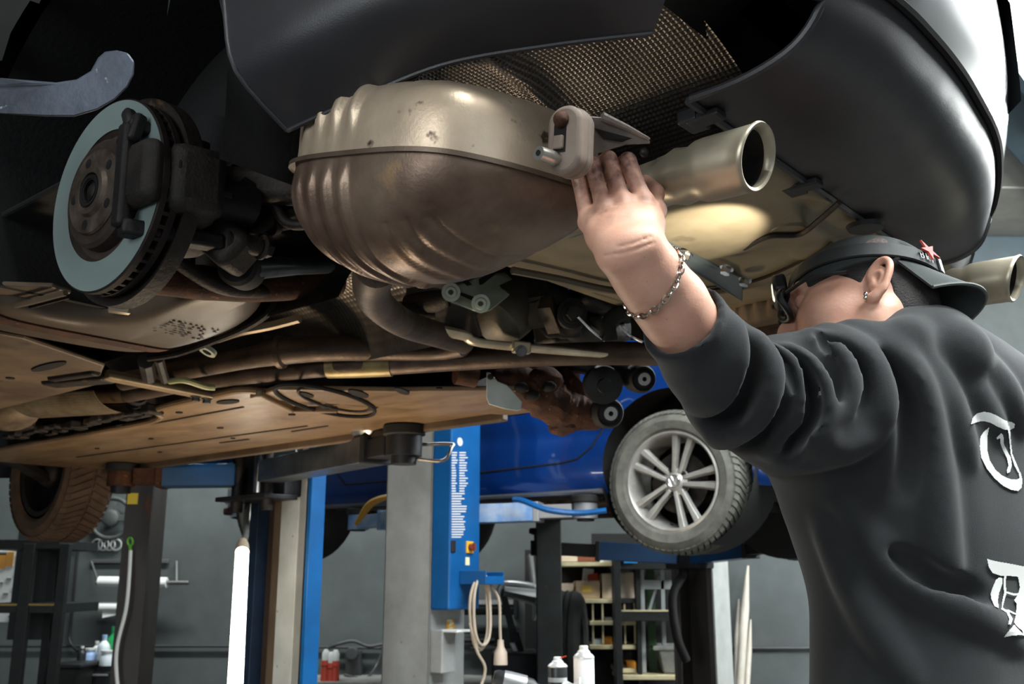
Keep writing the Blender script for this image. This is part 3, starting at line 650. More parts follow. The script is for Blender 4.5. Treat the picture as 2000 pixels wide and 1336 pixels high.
# fixing strip with three bolts
sp = [CW(1268, 455, 1.846), CW(1452, 545, 1.846)]; d = (sp[1] - sp[0]).normalized(); nn = Vector((d.y, -d.x, 0)) * (1 if (Vector((d.y, -d.x, 0))).x > 0 else -1)
lo = [CW(1300, 500, 1.826), CW(1450, 590, 1.826)]
stripm = mat('blue_grey_strip', (96, 104, 106), .4, .3, (82, 90, 92), 8)
s_ = MB().add([sp[0], sp[1], lo[1], lo[0]] + [p + Vector((0, 0, .004)) for p in (sp[0], sp[1], lo[1], lo[0])], [(0, 1, 2, 3), (7, 6, 5, 4), (0, 4, 5, 1), (1, 5, 6, 2), (2, 6, 7, 3), (3, 7, 4, 0)])
so = part(s_, 'fixing_strip', stripm, None, 0, .002)
for (x, y) in ((1340, 495), (1420, 522), (1456, 545)):
    part(MB().bolt(CW(x, y, 1.838), Vector((.25, .3, -1)), .010, .012), 'bolt', chrome, so, 30)
# ---- embossed heat shields
def emboss(fn, nu, nv, pu, pv, h, M=None, per=3):
    """sheet fn(a,b) with dimples: pu x pv dimples over the sheet, raised along its normal"""
    A, B = pu * per, pv * per; mb = MB(); vs_ = []
    e = 1e-3
    for i in range(A + 1):
        for j in range(B + 1):
            a, b = i / A, j / B; p = Vector(fn(a, b)); n = (Vector(fn(a + e, b)) - p).cross(Vector(fn(a, b + e)) - p)
            if n.length > 0: n.normalize()
            k = math.sin(math.pi * i / per) ** 2 * math.sin(math.pi * j / per) ** 2
            vs_.append(p + n * h * k)
    W = B + 1
    return mb.add(vs_, [(i * W + j, (i + 1) * W + j, (i + 1) * W + j + 1, i * W + j + 1) for i in range(A) for j in range(B)])
def hs(a, b):
    u = -.945 + .62 * a; v = .70 - .44 * b
    w = 1.985 - .09 * max(0, (b - .45) / .55) ** 1.5 - .07 * max(0, (a - .5) / .5) ** 2 * 0
    w -= .018 * math.exp(-((a - .40 - .12 * b) / .035) ** 2)
    return Vector((u, v, w))
part(emboss(hs, 0, 0, 78, 56, -.0028, per=4), 'heat_shield', shieldm, None, 80)
part(MB().tube([Vector(hs(k / 20, 1.0)) + Vector((0, -.002, -.004)) for k in range(21)], .006, 6), 'shield_edge', mat('tan_edge', (140, 112, 80), .5, .4))
def hst(a, b):     # tunnel heat shield, roof of the exhaust tunnel
    u = -.05 + 1.55 * a; v = .33 - .42 * b; t = b * 2 - 1
    return Vector((u, v, 1.95 - .16 * abs(t) ** 3))
part(emboss(hst, 0, 0, 130, 36, -.003, per=3), 'tunnel_heat_shield', shieldm, None, 80)
def hsl(a, b):     # bright heat shield round the front pipe
    c0 = CW(70, 800, 1.78); c1 = CW(240, 790, 1.78); p = c0.lerp(c1, a); r = .10
    t = R(-75) + R(140) * b
    return Vector((p.x, p.y - r * math.sin(t), 1.83 - r * .75 * math.cos(t)))
part(emboss(hsl, 0, 0, 34, 22, -.003, per=3), 'front_heat_shield', shieldl, None, 80)
# ---- fuel tank with strap and stamped lettering
TKP = [Vector((x, y, 0)) for x, y in ((.08, .40), (.085, .47), (.16, .52), (.32, .56), (.40, .63), (.425, .76), (.48, .81), (.58, .81), (.63, .77), (.645, .60), (.63, .43), (.56, .36), (.40, .335), (.20, .335))]
TKO = smooth_path(TKP + [TKP[0]], 6)[:-1]
TKC = Vector((.47, .48, 0))
def tank(a, b):
    q = TKO[int(round(a * len(TKO))) % len(TKO)]; rr = (1 - b ** 3.0) ** (1 / 3.0) if b < 1 else 0
    p = TKC + (q - TKC) * rr
    return Vector((p.x, p.y, 1.93 - .175 * (1 - (1 - b) ** 2.2) + .06 * max(0, (.47 - p.x) / .39) ** 2 * b))
def tank_old(a, b):
    # a: around the plan, b: from top edge to bottom centre
    t = a * 2 * math.pi; n = 5.0
    cx, cy, ru, rv = .315, .575, .31, .235
    k = (abs(math.cos(t)) ** n + abs(math.sin(t)) ** n) ** (-1 / n)
    # the rear inner corner runs out to a point
    s = math.sqrt(max(0, 1 - (1 - b) ** 2.6)) if b < 1 else 1
    rr = (1 - b ** 3.0) ** (1 / 3.0) if b < 1 else 0
    x = cx + ru * k * rr * math.cos(t); y = cy + rv * k * rr * math.sin(t)
    w = 1.93 - .175 * (1 - (1 - b) ** 2.2) + .05 * max(0, (cx - x) / ru) ** 2 * b
    return Vector((x, y, w))
part(MB().grid(tank, len(TKO), 24), 'fuel_tank', tankm, None, 60)
ts = []
def tankw(u, v):
    d = Vector((u, v, 0)) - TKC; t = math.atan2(d.y, d.x); q = min(TKO, key=lambda q: abs((math.atan2(q.y - TKC.y, q.x - TKC.x) - t + math.pi) % (2 * math.pi) - math.pi))
    rho = min(.999, d.length / (q - TKC).length); b = (1 - rho ** 3) ** (1 / 3)
    return 1.93 - .175 * (1 - (1 - b) ** 2.2) + .06 * max(0, (.47 - u) / .39) ** 2 * b
part(MB().grid(lambda a, b: Vector((.475 + .045 * b, .80 - .46 * a, tankw(.475 + .045 * b, .80 - .46 * a) - .004)), 24, 2, thick=-.003), 'tank_strap', rust)
q0 = CW(372, 643, 1.765); st_ = MB(); r4 = random.Random(9)
for row in range(7):
    for k in range(9):
        if r4.random() < .3: continue
        u = q0.x + .045 - row * .012; v = q0.y + .055 - k * .013; w_ = tankw(u, v) - .0015
        st_.box((u, v, w_), (.005, .008 * (.5 + r4.random() * .6), .001))
o = part(st_, 'stamped_lettering', dirtm, None, 0); o['kind'] = 'stuff'
part(MB().tube([CW(215, 600, 1.79), CW(248, 606, 1.785), CW(285, 616, 1.785)], [.012, .010, .004], 8), 'tank_pipe', mat('pale_pipe', (150, 138, 120), .4, .5))
part(MB().tube(smooth_path([CW(545, 570, 1.84), CW(525, 610, 1.80), CW(480, 640, 1.78), CW(420, 665, 1.775), CW(350, 690, 1.77), CW(290, 700, 1.77)], 6), .008, 8), 'tank_seam', dirtm)
part(MB().tube(smooth_path([CW(425, 662, 1.83), CW(470, 648, 1.83), CW(530, 636, 1.84), CW(585, 622, 1.85)], 8), .011, 8), 'brake_line', mat('bright_line', (140, 124, 102), .45, .3))
# ---- underfloor panels
def plate(pts, w, t=.012, name='floor_panel', m=underm, par=None, bevel=.006):
    vs_ = [(p[0], p[1]) for p in pts]; return part(MB().prism(vs_, t, None, w), name, m, par, 0, bevel)
def cpts(px, w): return [CW(x, y, w) for x, y in px]
plate([(2.7, .80), (.66, .80), (.66, .62), (.80, .36), (1.05, .25), (2.7, .25)], 1.765, name='near_floor_panel')
plate([(.64, .80), (.62, .34), (-.05, .30), (-.05, .80)], 1.93, name='tank_cavity', m=linerm)
plate(cpts([(-60, 556), (102, 561), (140, 574), (70, 606), (-60, 640)], 1.79), 1.79, .01, 'sill_floor_panel', underm)
slots = [(CW(60, 718, 1.764), .11, .012), (CW(85, 640, 1.764), .0, .0)]
part(MB().lathe([(0, 0), (1, 0), (1, .004), (0, .004)], Matrix.Translation(CW(95, 717, 1.761)) @ Matrix.Diagonal((.085, .018, 1, 1)), 24), 'floor_slot', darkgap)
for (x, y) in ((20, 740), (150, 742)):
    part(MB().lathe([(0, 0), (.011, 0), (.011, .004), (0, .004)], Matrix.Translation(CW(x, y, 1.762)), 14), 'floor_hole', darkgap)
part(MB().tube(cpts([(0, 603), (60, 590), (128, 572)], 1.775), .006, 6), 'floor_rib', underm)
part(MB().tube(cpts([(0, 612), (70, 597), (135, 580)], 1.775), .004, 6), 'floor_rib', dirtm)
# far undertray: panel with ribs, slots, holes, turned edge
tr = [(2.95, -.74), (.40, -.74), (.44, -.58), (.62, -.36), (.70, -.20), (.74, -.02), (.86, .0), (1.2, -.02), (1.32, -.10), (1.5, -.14), (2.0, -.13), (2.95, -.12)]
ut = plate(tr, 1.75, .014, 'undertray', trayp, None, .004); ut['label'] = 'brown dusty plastic undertray'
part(MB().tube(smooth_path([Vector((u, v, 1.752)) for u, v in tr[4:]], 6), .010, 8), 'undertray_edge', trayp, ut)
for (a, c) in (((610, 855), (1410 / 2.97 + 0, 500 + 870 / 2.97)),): pass
def groove(p, q, w=.008, par=None):
    a, c = CW(*p, 1.7485), CW(*q, 1.7485); part(MB().bar(a, c, w, .003), 'undertray_groove', darkgap, par or ut, 0)
groove((205, 845), (475, 795)); groove((150, 893), (600, 832)); groove((430, 865), (485, 858), .012); groove((570, 843), (640, 832), .008)
for (x, y, rx, ry) in ((445, 786, .045, .014), (350, 807, .013, .006), (430, 837, .013, .006), (570, 811, .013, .006), (233, 832, .012, .005), (295, 858, .012, .005), (312, 884, .012, .005), (455, 857, .010, .005), (190, 877, .011, .005)):
    a = math.atan2(0, 1)
    part(MB().lathe([(0, 0), (1, 0), (1, .004), (0, .004)], Matrix.Translation(CW(x, y, 1.7465)) @ Matrix.Diagonal((rx, ry * 1.7, 1, 1)), 18), 'undertray_hole', darkgap, ut)
# rear undertray with oval pressings
tr2 = [(.78, -.05), (.42, -.735), (.20, -.735), (.12, -.45), (.40, -.24), (.62, -.02)]
u2 = plate(tr2, 1.738, .014, 'rear_undertray', trayp, None, .004)
def oval(x, y, rx, ry, ang, par=u2, w=1.7335, m=darkgap, th=.005):
    c = CW(x, y, w); M_ = Matrix.Translation(c) @ Matrix.Rotation(ang, 4, 'Z')
    part(MB().tube([M_ @ Vector((rx * math.cos(t), ry * math.sin(t), 0)) for t in [2 * math.pi * k / 36 for k in range(36)]], th, 6, closed=True), 'pressed_ring', m, par)
oval(640, 785, .26, .10, R(-62), th=.006); oval(655, 782, .19, .07, R(-62), m=dirtm, th=.004)
for (x, y, rx, ry) in ((598, 772, .04, .015), (700, 770, .06, .02), (785, 765, .05, .014), (858, 760, .008, .008), (570, 811, .008, .008), (640, 800, .08, .006)):
    part(MB().lathe([(0, 0), (1, 0), (1, .004), (0, .004)], Matrix.Translation(CW(x, y, 1.7345)) @ Matrix.Rotation(R(-60), 4, 'Z') @ Matrix.Diagonal((rx, ry, 1, 1)), 18), 'undertray_hole', darkgap, u2)
part(MB().bar(CW(505, 768, 1.735), CW(570, 800, 1.735), .02, .02).bar(CW(570, 800, 1.735), CW(660, 800, 1.735), .014, .02), 'undertray_lip', trayp, u2, 0, .005)
part(MB().bar((.45, -.745, 1.745), (2.9, -.745, 1.745), .03, .04), 'sill_flange', underm, None, 0, .006)
part(MB().bar((.45, .78, 1.755), (2.6, .80, 1.755), .03, .04), 'sill_flange', underm, None, 0, .006)
# cross brace under the tunnel, brackets and dark clutter
p0, p1 = CW(205, 735, 1.765), CW(410, 775, 1.750)
br = part(MB().bar(p0, p1, .05, .014).bar(p0 + Vector((0, .0, .008)), p1 + Vector((0, 0, .008)), .02, .02), 'tunnel_brace', mat('pale_brace', (150, 132, 104), .45, .3, (120, 102, 78), 8), None, 0, .004)
for t in (.86, .97): part(MB().bolt(p0.lerp(p1, t) + Vector((0, 0, -.008)), (0, 0, -1), .011), 'bolt', steel, br, 30)
part(MB().bar(CW(95, 745, 1.77), CW(215, 735, 1.77), .06, .03).bar(CW(100, 735, 1.77), CW(190, 722, 1.77), .03, .03), 'brace_bracket', dirtm, None, 0, .008)
part(MB().tube(smooth_path([CW(332, 745, 1.755), CW(360, 743, 1.752), CW(400, 755, 1.75), CW(420, 757, 1.75)], 6), .008, 8), 'pale_hose', mat('pale_green_hose', (150, 150, 110), .5))
part(MB().lathe([(.012, 0), (.022, 0), (.022, .01), (.012, .01)], frz(CW(408, 682, 1.80), Vector((.1, .5, -1))), 18), 'pale_grommet', mat('pale_grommet', (180, 185, 170), .5))
part(MB().tube(cpts([(310, 700), (322, 742)], 1.77), .012, 8).tube(cpts([(285, 705), (292, 742)], 1.775), .02, 8), 'pipe_hanger', dirtm)
fp = smooth_path([CW(190, 768, 1.88), CW(250, 765, 1.86), CW(310, 745, 1.83)], 6)
part(MB().tube(fp, .035, 18), 'front_pipe', mat('brown_pipe', (104, 84, 62), .5, .4, (74, 56, 40), 10, bump=.2))
part(MB().ball(CW(20, 800, 1.80), (.12, .09, .07), 20, 12), 'gearbox_housing', mat('dusty_casting', (120, 104, 84), .6, .2, (80, 66, 52), 14, bump=.4))
part(MB().box(CW(45, 826, 1.775), (.10, .05, .05)), 'gearbox_bracket', dirtm, None, 0, .01)
part(MB().tube(cpts([(270, 768), (262, 800)], 1.80), .03, 16), 'catalyst_clamp', darkgap)
clm = MB(); r5 = random.Random(12)
for k in range(26):
    x = 20 + k * 11.5; y = 853 - k * 2.0 + r5.uniform(-6, 6); q = CW(x, y, 1.752); clm.box(q, (.03 + .03 * r5.random(), .02 + .03 * r5.random(), .012 + .014 * r5.random()))
o = part(clm, 'dirt_clods', dirtm, None, 0, .004); o['kind'] = 'stuff'
# ---- far front wheel hanging under the wing
ty = mat('brown_dusty_tyre', (92, 70, 52), .85, 0, (70, 52, 38), 12, bump=.3, bs=40)
Mf = frz((3.22, -.70, 1.76), (0, -1, 0), (0, 0, 1)) @ Matrix.Rotation(.0, 4, 'X')
fwl = part(MB().lathe([(0, -.02), (.05, -.02), (.06, .01), (.2, .03), (.2, -.06)], Mf, 40), 'front_wheel', dsteel)
wheel(fwl, Mf, ty, dsteel, .33, .225, treads=58)
part(MB().tube([(3.12, -.35, 1.80), (3.15, -.62, 1.745)], .035, 12).bar((2.92, -.3, 1.78), (3.15, -.62, 1.70), .06, .03).ball((3.14, -.62, 1.745), .075, 16, 10), 'front_suspension', dirtm)
# ================================================================== near rear hub, brake and suspension
discm = mat('brake_disc_face', (136, 150, 148), .5, .4, (120, 134, 132), 3, bump=.05)  # teal-grey reflected light is put into the face colour
discr = mat('brake_disc_rust', (44, 36, 32), .7, .4, (28, 22, 20), 30, bump=.3)
HP_ = CP(205, 381, 1.63); HM = frz(HP_, (-.05, 1, -.02), (0, 0, 1))
dr = .164
bd_ = part(MB().lathe([(.113, 0), (dr - .002, 0), (dr, -.002), (dr, -.012), (.11, -.012)], HM, 96), 'brake_disc', discr, None, 30)
part(MB().lathe([(.112, .0006), (dr - .003, .0006)], HM, 96), 'friction_face', discm, bd_)
part(MB().lathe([(.113, 0), (.106, -.01), (.094, -.010), (.092, .010), (.086, .016), (.0, .016)], HM, 64), 'disc_bell', mat('rusty_disc_bell', (62, 50, 44), .7, .3, (40, 32, 28), 20, bump=.4), bd_, 35)
vn = MB()
for k in range(48):
    a = 2 * math.pi * k / 48; vn.box((.145, 0, -.018), (.036, .006, .012), HM @ Matrix.Rotation(a, 4, 'Z'))
vn.lathe([(.113, -.024), (dr, -.024), (dr, -.034), (.113, -.034)], HM, 64, close=True)
part(vn, 'disc_vanes', discr, bd_, 30)
fl = part(MB().lathe([(0, .020), (.028, .020), (.030, .029), (.040, .029), (.044, .022), (.070, .022), (.0725, .018), (.0725, .012), (0, .012)], HM, 56), 'hub_flange', mat('worn_hub_flange', (112, 100, 90), .5, .6, (70, 58, 50), 22, bump=.4), None, 30)
for k in range(5):
    a = 2 * math.pi * k / 5 + .35; c = HM @ Matrix.Translation((.056 * math.cos(a), .056 * math.sin(a), .0222))
    part(MB().lathe([(0, .0005), (.0075, .0005), (.0085, .0)], c, 16), 'bolt_hole', darkgap, fl)
part(MB().lathe([(.018, .027), (.026, .029), (.028, .022)], HM, 32).lathe([(0, .0205), (.019, .0205), (.020, .029)], HM, 32), 'hub_bore', darkgap, fl)
part(MB().lathe([(.0, .026), (.009, .026), (.013, .023), (.014, .016)], HM, 24), 'shaft_end', dsteel, fl)
# dust shield behind the disc
part(MB().lathe([(.06, -.045), (.165, -.045), (.178, -.038), (.178, -.066)], HM, 64, a0=-R(250), a1=R(60)), 'dust_shield', dirtm)
# caliper and carrier at the rear of the disc (towards the camera's right)
calm = mat('sooty_caliper', (56, 50, 46), .65, .4, (34, 30, 28), 14, bump=.5, bs=160)
calm2 = mat('dark_carrier', (36, 32, 33), .6, .4, (26, 23, 24), 16, bump=.4)
# local disc coordinates: x = up, y = ?, z = out of the car; find the sense of rearward
yr = -1 if (HM @ Vector((0, 1, 0)) - HM @ Vector((0, 0, 0))).x > 0 else 1     # y direction towards the rear (-u)
def D(h, r, o): return HM @ Vector((h, yr * r, o))
ca = part(MB().prism([(.055, .085), (.045, .165), (.02, .185), (-.045, .18), (-.065, .165), (-.075, .085)][::1] if yr > 0 else [(a, -b) for a, b in [(.055, .085), (.045, .165), (.02, .185), (-.045, .18), (-.065, .165), (-.075, .085)]], .055, HM, -.10), 'caliper', calm, None, 40, .014)
cb = MB()
cb.bar(D(.085, .10, .028), D(-.085, .10, .028), .026, .02, HM.to_3x3() @ Vector((0, 0, 1)))
cb.bar(D(.085, .10, .028), D(.075, .13, -.10), .03, .022); cb.bar(D(-.085, .10, .028), D(-.08, .14, -.13), .034, .026)
part(cb, 'caliper_carrier', calm2, None, 30, .006)
part(MB().bar(D(.075, .10, .01), D(.08, .10, .03), .045, .05).bar(D(.115, .085, .02), D(.085, .1, .02), .02, .02), 'carrier_lug', calm2, None, 30, .006)
cal = MB().bar(D(.0, .125, .03), D(.0, .125, -.005), .085, .105, HM.to_3x3() @ Vector((1, 0, 0)))
part(cal, 'caliper_bridge', calm, None, 40, .016)
part(MB().bar(D(.0, .13, -.02), D(.0, .15, -.11), .095, .115, HM.to_3x3() @ Vector((1, 0, 0))), 'caliper_body', calm, None, 40, .02)
part(MB().bar(D(.015, .17, -.02), D(.012, .182, -.08), .012, .016), 'caliper_window', darkgap, None, 0, .003)
part(MB().bar(D(-.012, .178, -.05), D(-.016, .19, -.11), .006, .010), 'caliper_rib', calm2, None, 0, .002)
part(MB().tube([D(-.01, .15, -.10), D(-.01, .16, -.17)], [.036, .034], 20), 'caliper_piston', calm2)
part(MB().tube([D(-.075, .15, -.13), D(-.075, .16, -.19)], .016, 14).bolt(D(-.076, .165, -.19), Vector((0, -1, 0)), .016), 'guide_pin', dirtm)
part(MB().tube(smooth_path([D(.03, .16, -.15), D(.01, .17, -.2), D(-.03, .19, -.22), D(-.035, .23, -.24), D(-.01, .27, -.26)], 6), .009, 10), 'brake_hose', dirtm)
# knuckle
kn = MB().ball(D(0, .03, -.13), (.075, .075, .08), 20, 14).ball(D(-.07, .11, -.16), (.03, .035, .035), 16, 10)
part(kn, 'wheel_carrier', dirtm)
part(MB().bar(D(.0, .05, -.12), D(-.10, .15, -.17), .08, .07).bar(D(.05, .07, -.16), D(.02, .24, -.22), .05, .06).bar(D(-.02, .10, -.2), D(.03, .22, -.28), .03, .05), 'carrier_arm', dirtm, None, 30, .016)
# lower control arm with bushing
armm = mat('grey_cast_arm', (92, 98, 104), .38, .8, (62, 64, 68), 10, rvar=.1)
q0 = CP(470, 522, 1.72); q1 = CP(640, 520, 1.95)
part(MB().lathe([(.0, .03), (.012, .03), (.016, .024), (.03, .024), (.036, .016), (.036, -.03), (0, -.03)], frz(q0, Vector((-.72, .62, -.2)) if False else (CARI.to_3x3() @ Vector((-.05, -1, -.12)))), 32), 'arm_bushing', rubber, None, 30)
part(MB().lathe([(0, .034), (.013, .034), (.014, .03), (.021, .03), (.021, .02)], frz(q0, CARI.to_3x3() @ Vector((-.05, -1, -.12))), 24), 'bushing_sleeve', dsteel)
part(MB().tube([q0 + Vector((0, -.01, 0)), q0.lerp(q1, .25), q0.lerp(q1, .6), q1], [.033, .026, .02, .018], 16, flat=.8), 'lower_arm', armm)
part(MB().lathe([(0, 0), (.014, 0), (.014, .004)], frz(q0.lerp(q1, .16) + CARI.to_3x3() @ Vector((0, -.03, 0)), CARI.to_3x3() @ Vector((-.05, -1, -.12))), 18), 'arm_hole', darkgap)
part(MB().tube(smooth_path([CP(300, 545, 1.9), CP(400, 552, 1.95), CP(520, 560, 2.0), CP(660, 545, 2.1)], 6), [.03, .035, .03, .035], 14), 'subframe_tube', rust)
part(MB().tube(smooth_path([CP(330, 500, 1.78), CP(430, 560, 1.86), CP(530, 568, 2.0), CP(620, 560, 2.1)], 6), .014, 10), 'antiroll_bar', dirtm)
# ribbed spring pad strip, bolts, short pipe by the muffler
sx = MB()
for k in range(7): sx.bar(CP(508, 425 + k * 11, 1.75), CP(524, 428 + k * 11, 1.75), .003, .003)
sx.bar(CP(508, 420, 1.75), CP(506, 500, 1.75), .004, .004).bar(CP(525, 424, 1.75), CP(523, 502, 1.75), .004, .004)
part(sx, 'cable_grid', blackp, None, 0)
part(MB().tube([CP(530, 440, 1.72), CP(575, 432, 1.75)], .013, 14).tube([CP(528, 440, 1.715), CP(540, 438, 1.725)], .018, 14), 'short_pipe', dirtm)
part(MB().bolt(CP(462, 465, 1.68), CARI.to_3x3() @ Vector((-.1, -1, -.3)), .016).tube([CP(462, 465, 1.69), CP(450, 460, 1.78)], .02, 14), 'carrier_bolt', dsteel, None, 30)
part(MB().tube([CP(430, 250, 2.0), CP(400, 420, 1.95)], .055, 20), 'spring_strut', linerm)
cl = []
for k in range(90):
    t = k / 90; a = t * 2 * math.pi * 5; c = CP(470, 250, 2.05).lerp(CP(450, 520, 2.05), t); cl.append(c + Vector((.06 * math.cos(a), .06 * math.sin(a), 0)))
part(MB().tube(cl, .009, 8), 'coil_spring', linerm)
# small fittings in the shade round the hub
part(MB().bar(CP(540, 320, 1.9), CP(560, 390, 1.9), .06, .03).bar(CP(470, 300, 1.95), CP(560, 330, 2.0), .04, .04).tube([CP(500, 300, 1.9), CP(545, 350, 1.95)], .02, 12), 'upper_link', dirtm, None, 30, .006)
# ================================================================== rear subframe and far suspension
castm = mat('lit_cast_alloy', (206, 212, 192), .42, .4, (180, 186, 166), 9, rvar=.1)  # lightened: headlamp light on the bracket is put into the colour
def pxpoly(pts, z, t, name, m, par=None, bevel=.004, tilt=None):
    """thick plate through points seen at given depths"""
    W = [CP(x, y, zz) for x, y, zz in pts]; n = (W[1] - W[0]).cross(W[2] - W[0]).normalized(); cam_ = CARI @ Vector((0, 0, CAMH))
    if n.dot(cam_ - W[0]) > 0: n = -n
    k = len(W); return part(MB().add(W + [w + n * t for w in W], [tuple(range(k)), tuple(range(2 * k - 1, k - 1, -1))] + [(i, (i + 1) % k, k + (i + 1) % k, k + i) for i in range(k)]), name, m, par, 30, bevel)
zb = 2.22
bk = pxpoly([(866, 566, zb), (878, 590, zb), (938, 612, zb), (957, 606, zb), (1022, 556, zb + .1), (1010, 545, zb + .1), (985, 532, zb + .1), (955, 534, zb), (900, 555, zb)], 0, .02, 'subframe_bracket', castm)
for (pl) in ([(895, 569), (899, 577), (924, 588), (928, 580)], [(903, 551), (912, 545), (922, 556), (912, 558)], [(935, 545), (958, 532), (968, 535), (942, 556), (936, 556)]):
    pxpoly([(x, y, zb - .012) for x, y in pl], 0, .006, 'bracket_slot', darkgap, bk, 0)
for (x, y) in ((881, 571), (939, 593)):
    part(MB().lathe([(.006, .0), (.006, .010), (.012, .010), (.014, .004), (.021, .004), (.021, 0)], frz(CP(x, y, zb - .012), CARI.to_3x3() @ Vector((0, -1, -.3))), 24), 'bracket_bolt', castm, bk, 30)
part(MB().tube([CP(800, 600, 2.35), CP(880, 575, 2.3)], .03, 14), 'subframe_tube', dirtm)
dc = CP(985, 605, 2.35); part(MB().lathe([(0, -.16), (.05, -.16), (.075, -.12), (.08, .0), (.07, .05), (.04, .07), (0, .07)], frz(dc, CARI.to_3x3() @ Vector((-.5, -.4, -.75))), 32), 'differential_housing', mat('grey_cast_housing', (104, 98, 86), .5, .5, (74, 68, 58), 10, bump=.2))
part(MB().tube(smooth_path([CP(780, 605, 2.3), CP(860, 612, 2.35), CP(940, 640, 2.4)], 6), .02, 12).tube(smooth_path([CP(1040, 560, 2.3), CP(1090, 590, 2.4), CP(1130, 640, 2.5), CP(1200, 650, 2.6)], 6), .04, 14), 'drive_shaft', dirtm)
sfm = mat('dark_subframe', (48, 44, 40), .55, .4, (30, 27, 24), 12, bump=.4)  # dark brown-grey metal, mottled by noise
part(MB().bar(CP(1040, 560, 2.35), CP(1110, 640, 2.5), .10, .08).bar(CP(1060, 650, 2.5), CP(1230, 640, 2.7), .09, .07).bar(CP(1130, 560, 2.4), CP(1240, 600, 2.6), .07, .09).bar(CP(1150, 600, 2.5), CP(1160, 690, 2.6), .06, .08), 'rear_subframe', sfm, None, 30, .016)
part(MB().bar(CP(1050, 580, 2.3), CP(1058, 640, 2.3), .05, .03).bar(CP(1065, 590, 2.25), CP(1085, 640, 2.3), .03, .04).ball(CP(1110, 630, 2.35), .035, 14, 10), 'subframe_mount', mat('brown_mount', (84, 70, 56), .6, .3, (50, 40, 32), 16, bump=.4))
part(MB().bolt(CP(1118, 612, 2.25), CARI.to_3x3() @ Vector((.2, -1, -.2)), .018).lathe([(.0, 0), (.035, 0), (.035, -.03), (0, -.03)], frz(CP(1118, 612, 2.255), CARI.to_3x3() @ Vector((.2, -1, -.2))), 20), 'subframe_bolt', dsteel, None, 30)
part(MB().tube(smooth_path([CP(1190, 665, 2.3), CP(1188, 635, 2.3), CP(1205, 615, 2.3), CP(1225, 605, 2.3)], 6), .02, 12), 'fuel_hose', rubber)
part(MB().tube(smooth_path([CP(1128, 618, 2.2), CP(1155, 645, 2.25), CP(1180, 665, 2.3)], 6), .003, 6).tube(smooth_path([CP(1208, 635, 2.25), CP(1230, 655, 2.3), CP(1255, 668, 2.3)], 6), .003, 6), 'sensor_wire', chrome)
# far rusty trailing arm with bushings
tzz = 2.72
pth = smooth_path([CP(960, 738, 2.66), CP(1010, 748, 2.68), CP(1060, 775, 2.70), (CP(1105, 800, 2.72)), CP(1150, 808, 2.72), CP(1186, 806, 2.72)], 6)
ta = MB().tube(pth, [.03, .055, .062, .062, .05, .04], 14, flat=.9)
ta.bar(CP(1010, 722, 2.75), CP(1120, 740, 2.8), .10, .10).bar(CP(1080, 740, 2.75), CP(1140, 800, 2.75), .10, .07).ball(CP(1100, 830, 2.72), (.05, .03, .03), 10, 8).ball(CP(1060, 745, 2.68), (.06, .05, .04), 12, 8)
for v_i, v_ in enumerate(ta.v): ta.v[v_i] = tuple(Vector(v_) + Vector((random.uniform(-1, 1), random.uniform(-1, 1), random.uniform(-1, 1))) * .004)
part(ta, 'trailing_arm', rust, None, 60, .008, 'heavily rusted trailing arm')
for (x, y) in ((1018, 757), (1040, 772), (1072, 755)): part(MB().ball(CP(x, y, 2.62), (.022, .016, .014), 10, 8), 'arm_recess', darkgap)
def bush(x, y, z, r, ax=(.25, -1, -.25), m=rubber):
    M_ = frz(CP(x, y, z), CARI.to_3x3() @ Vector(ax))
    o = part(MB().lathe([(0, -.05), (r * .95, -.05), (r, -.04), (r, .0), (r * .86, .012), (r * .7, .006), (r * .55, .012), (0, .012)], M_, 36), 'bushing', m, None, 30)
    part(MB().lathe([(r * .16, .018), (r * .44, .018), (r * .44, .008)], M_, 24), 'bushing_core', mat('pale_bushing_core', (190, 190, 190), .35, .6), o, 30)
    part(MB().lathe([(0, .013), (r * .17, .013)], M_, 16), 'bushing_bore', darkgap, o)
bush(1189, 807, 2.66, .042)
part(MB().tube([CP(1100, 700, 2.75), CP(1180, 722, 2.7), CP(1250, 738, 2.66)], [.03, .026, .035], 14), 'upper_arm', armm)
bush(1254, 740, 2.60, .038)
part(MB().lathe([(0, -.05), (.04, -.05), (.052, -.02), (.05, .01), (.02, .018), (.018, .026), (0, .026)], frz(CP(1178, 752, 2.6), CARI.to_3x3() @ Vector((.1, -1, -.3))), 28), 'ball_joint', blackp, None, 30)
# white plastic plate hanging at the far sill
pl_ = [(950, 727), (957, 728), (972, 745), (990, 752), (1000, 762), (1020, 785), (1018, 800), (1010, 803), (985, 799), (955, 790), (950, 778)]
wpz = pxpoly([(x, y, 2.62) for x, y in pl_], 0, .006, 'white_plate', mat('pale_grey_plate', (196, 202, 196), .5, 0, (170, 176, 168), 8), None, .002)
part(MB().bolt(CP(958, 736, 2.61), CARI.to_3x3() @ Vector((0, -1, 0)), .006), 'plate_bolt', dsteel, wpz, 30)
part(MB().tube([CP(890, 728, 2.6), CP(930, 735, 2.62)], .03, 14), 'mount_stub', rust)
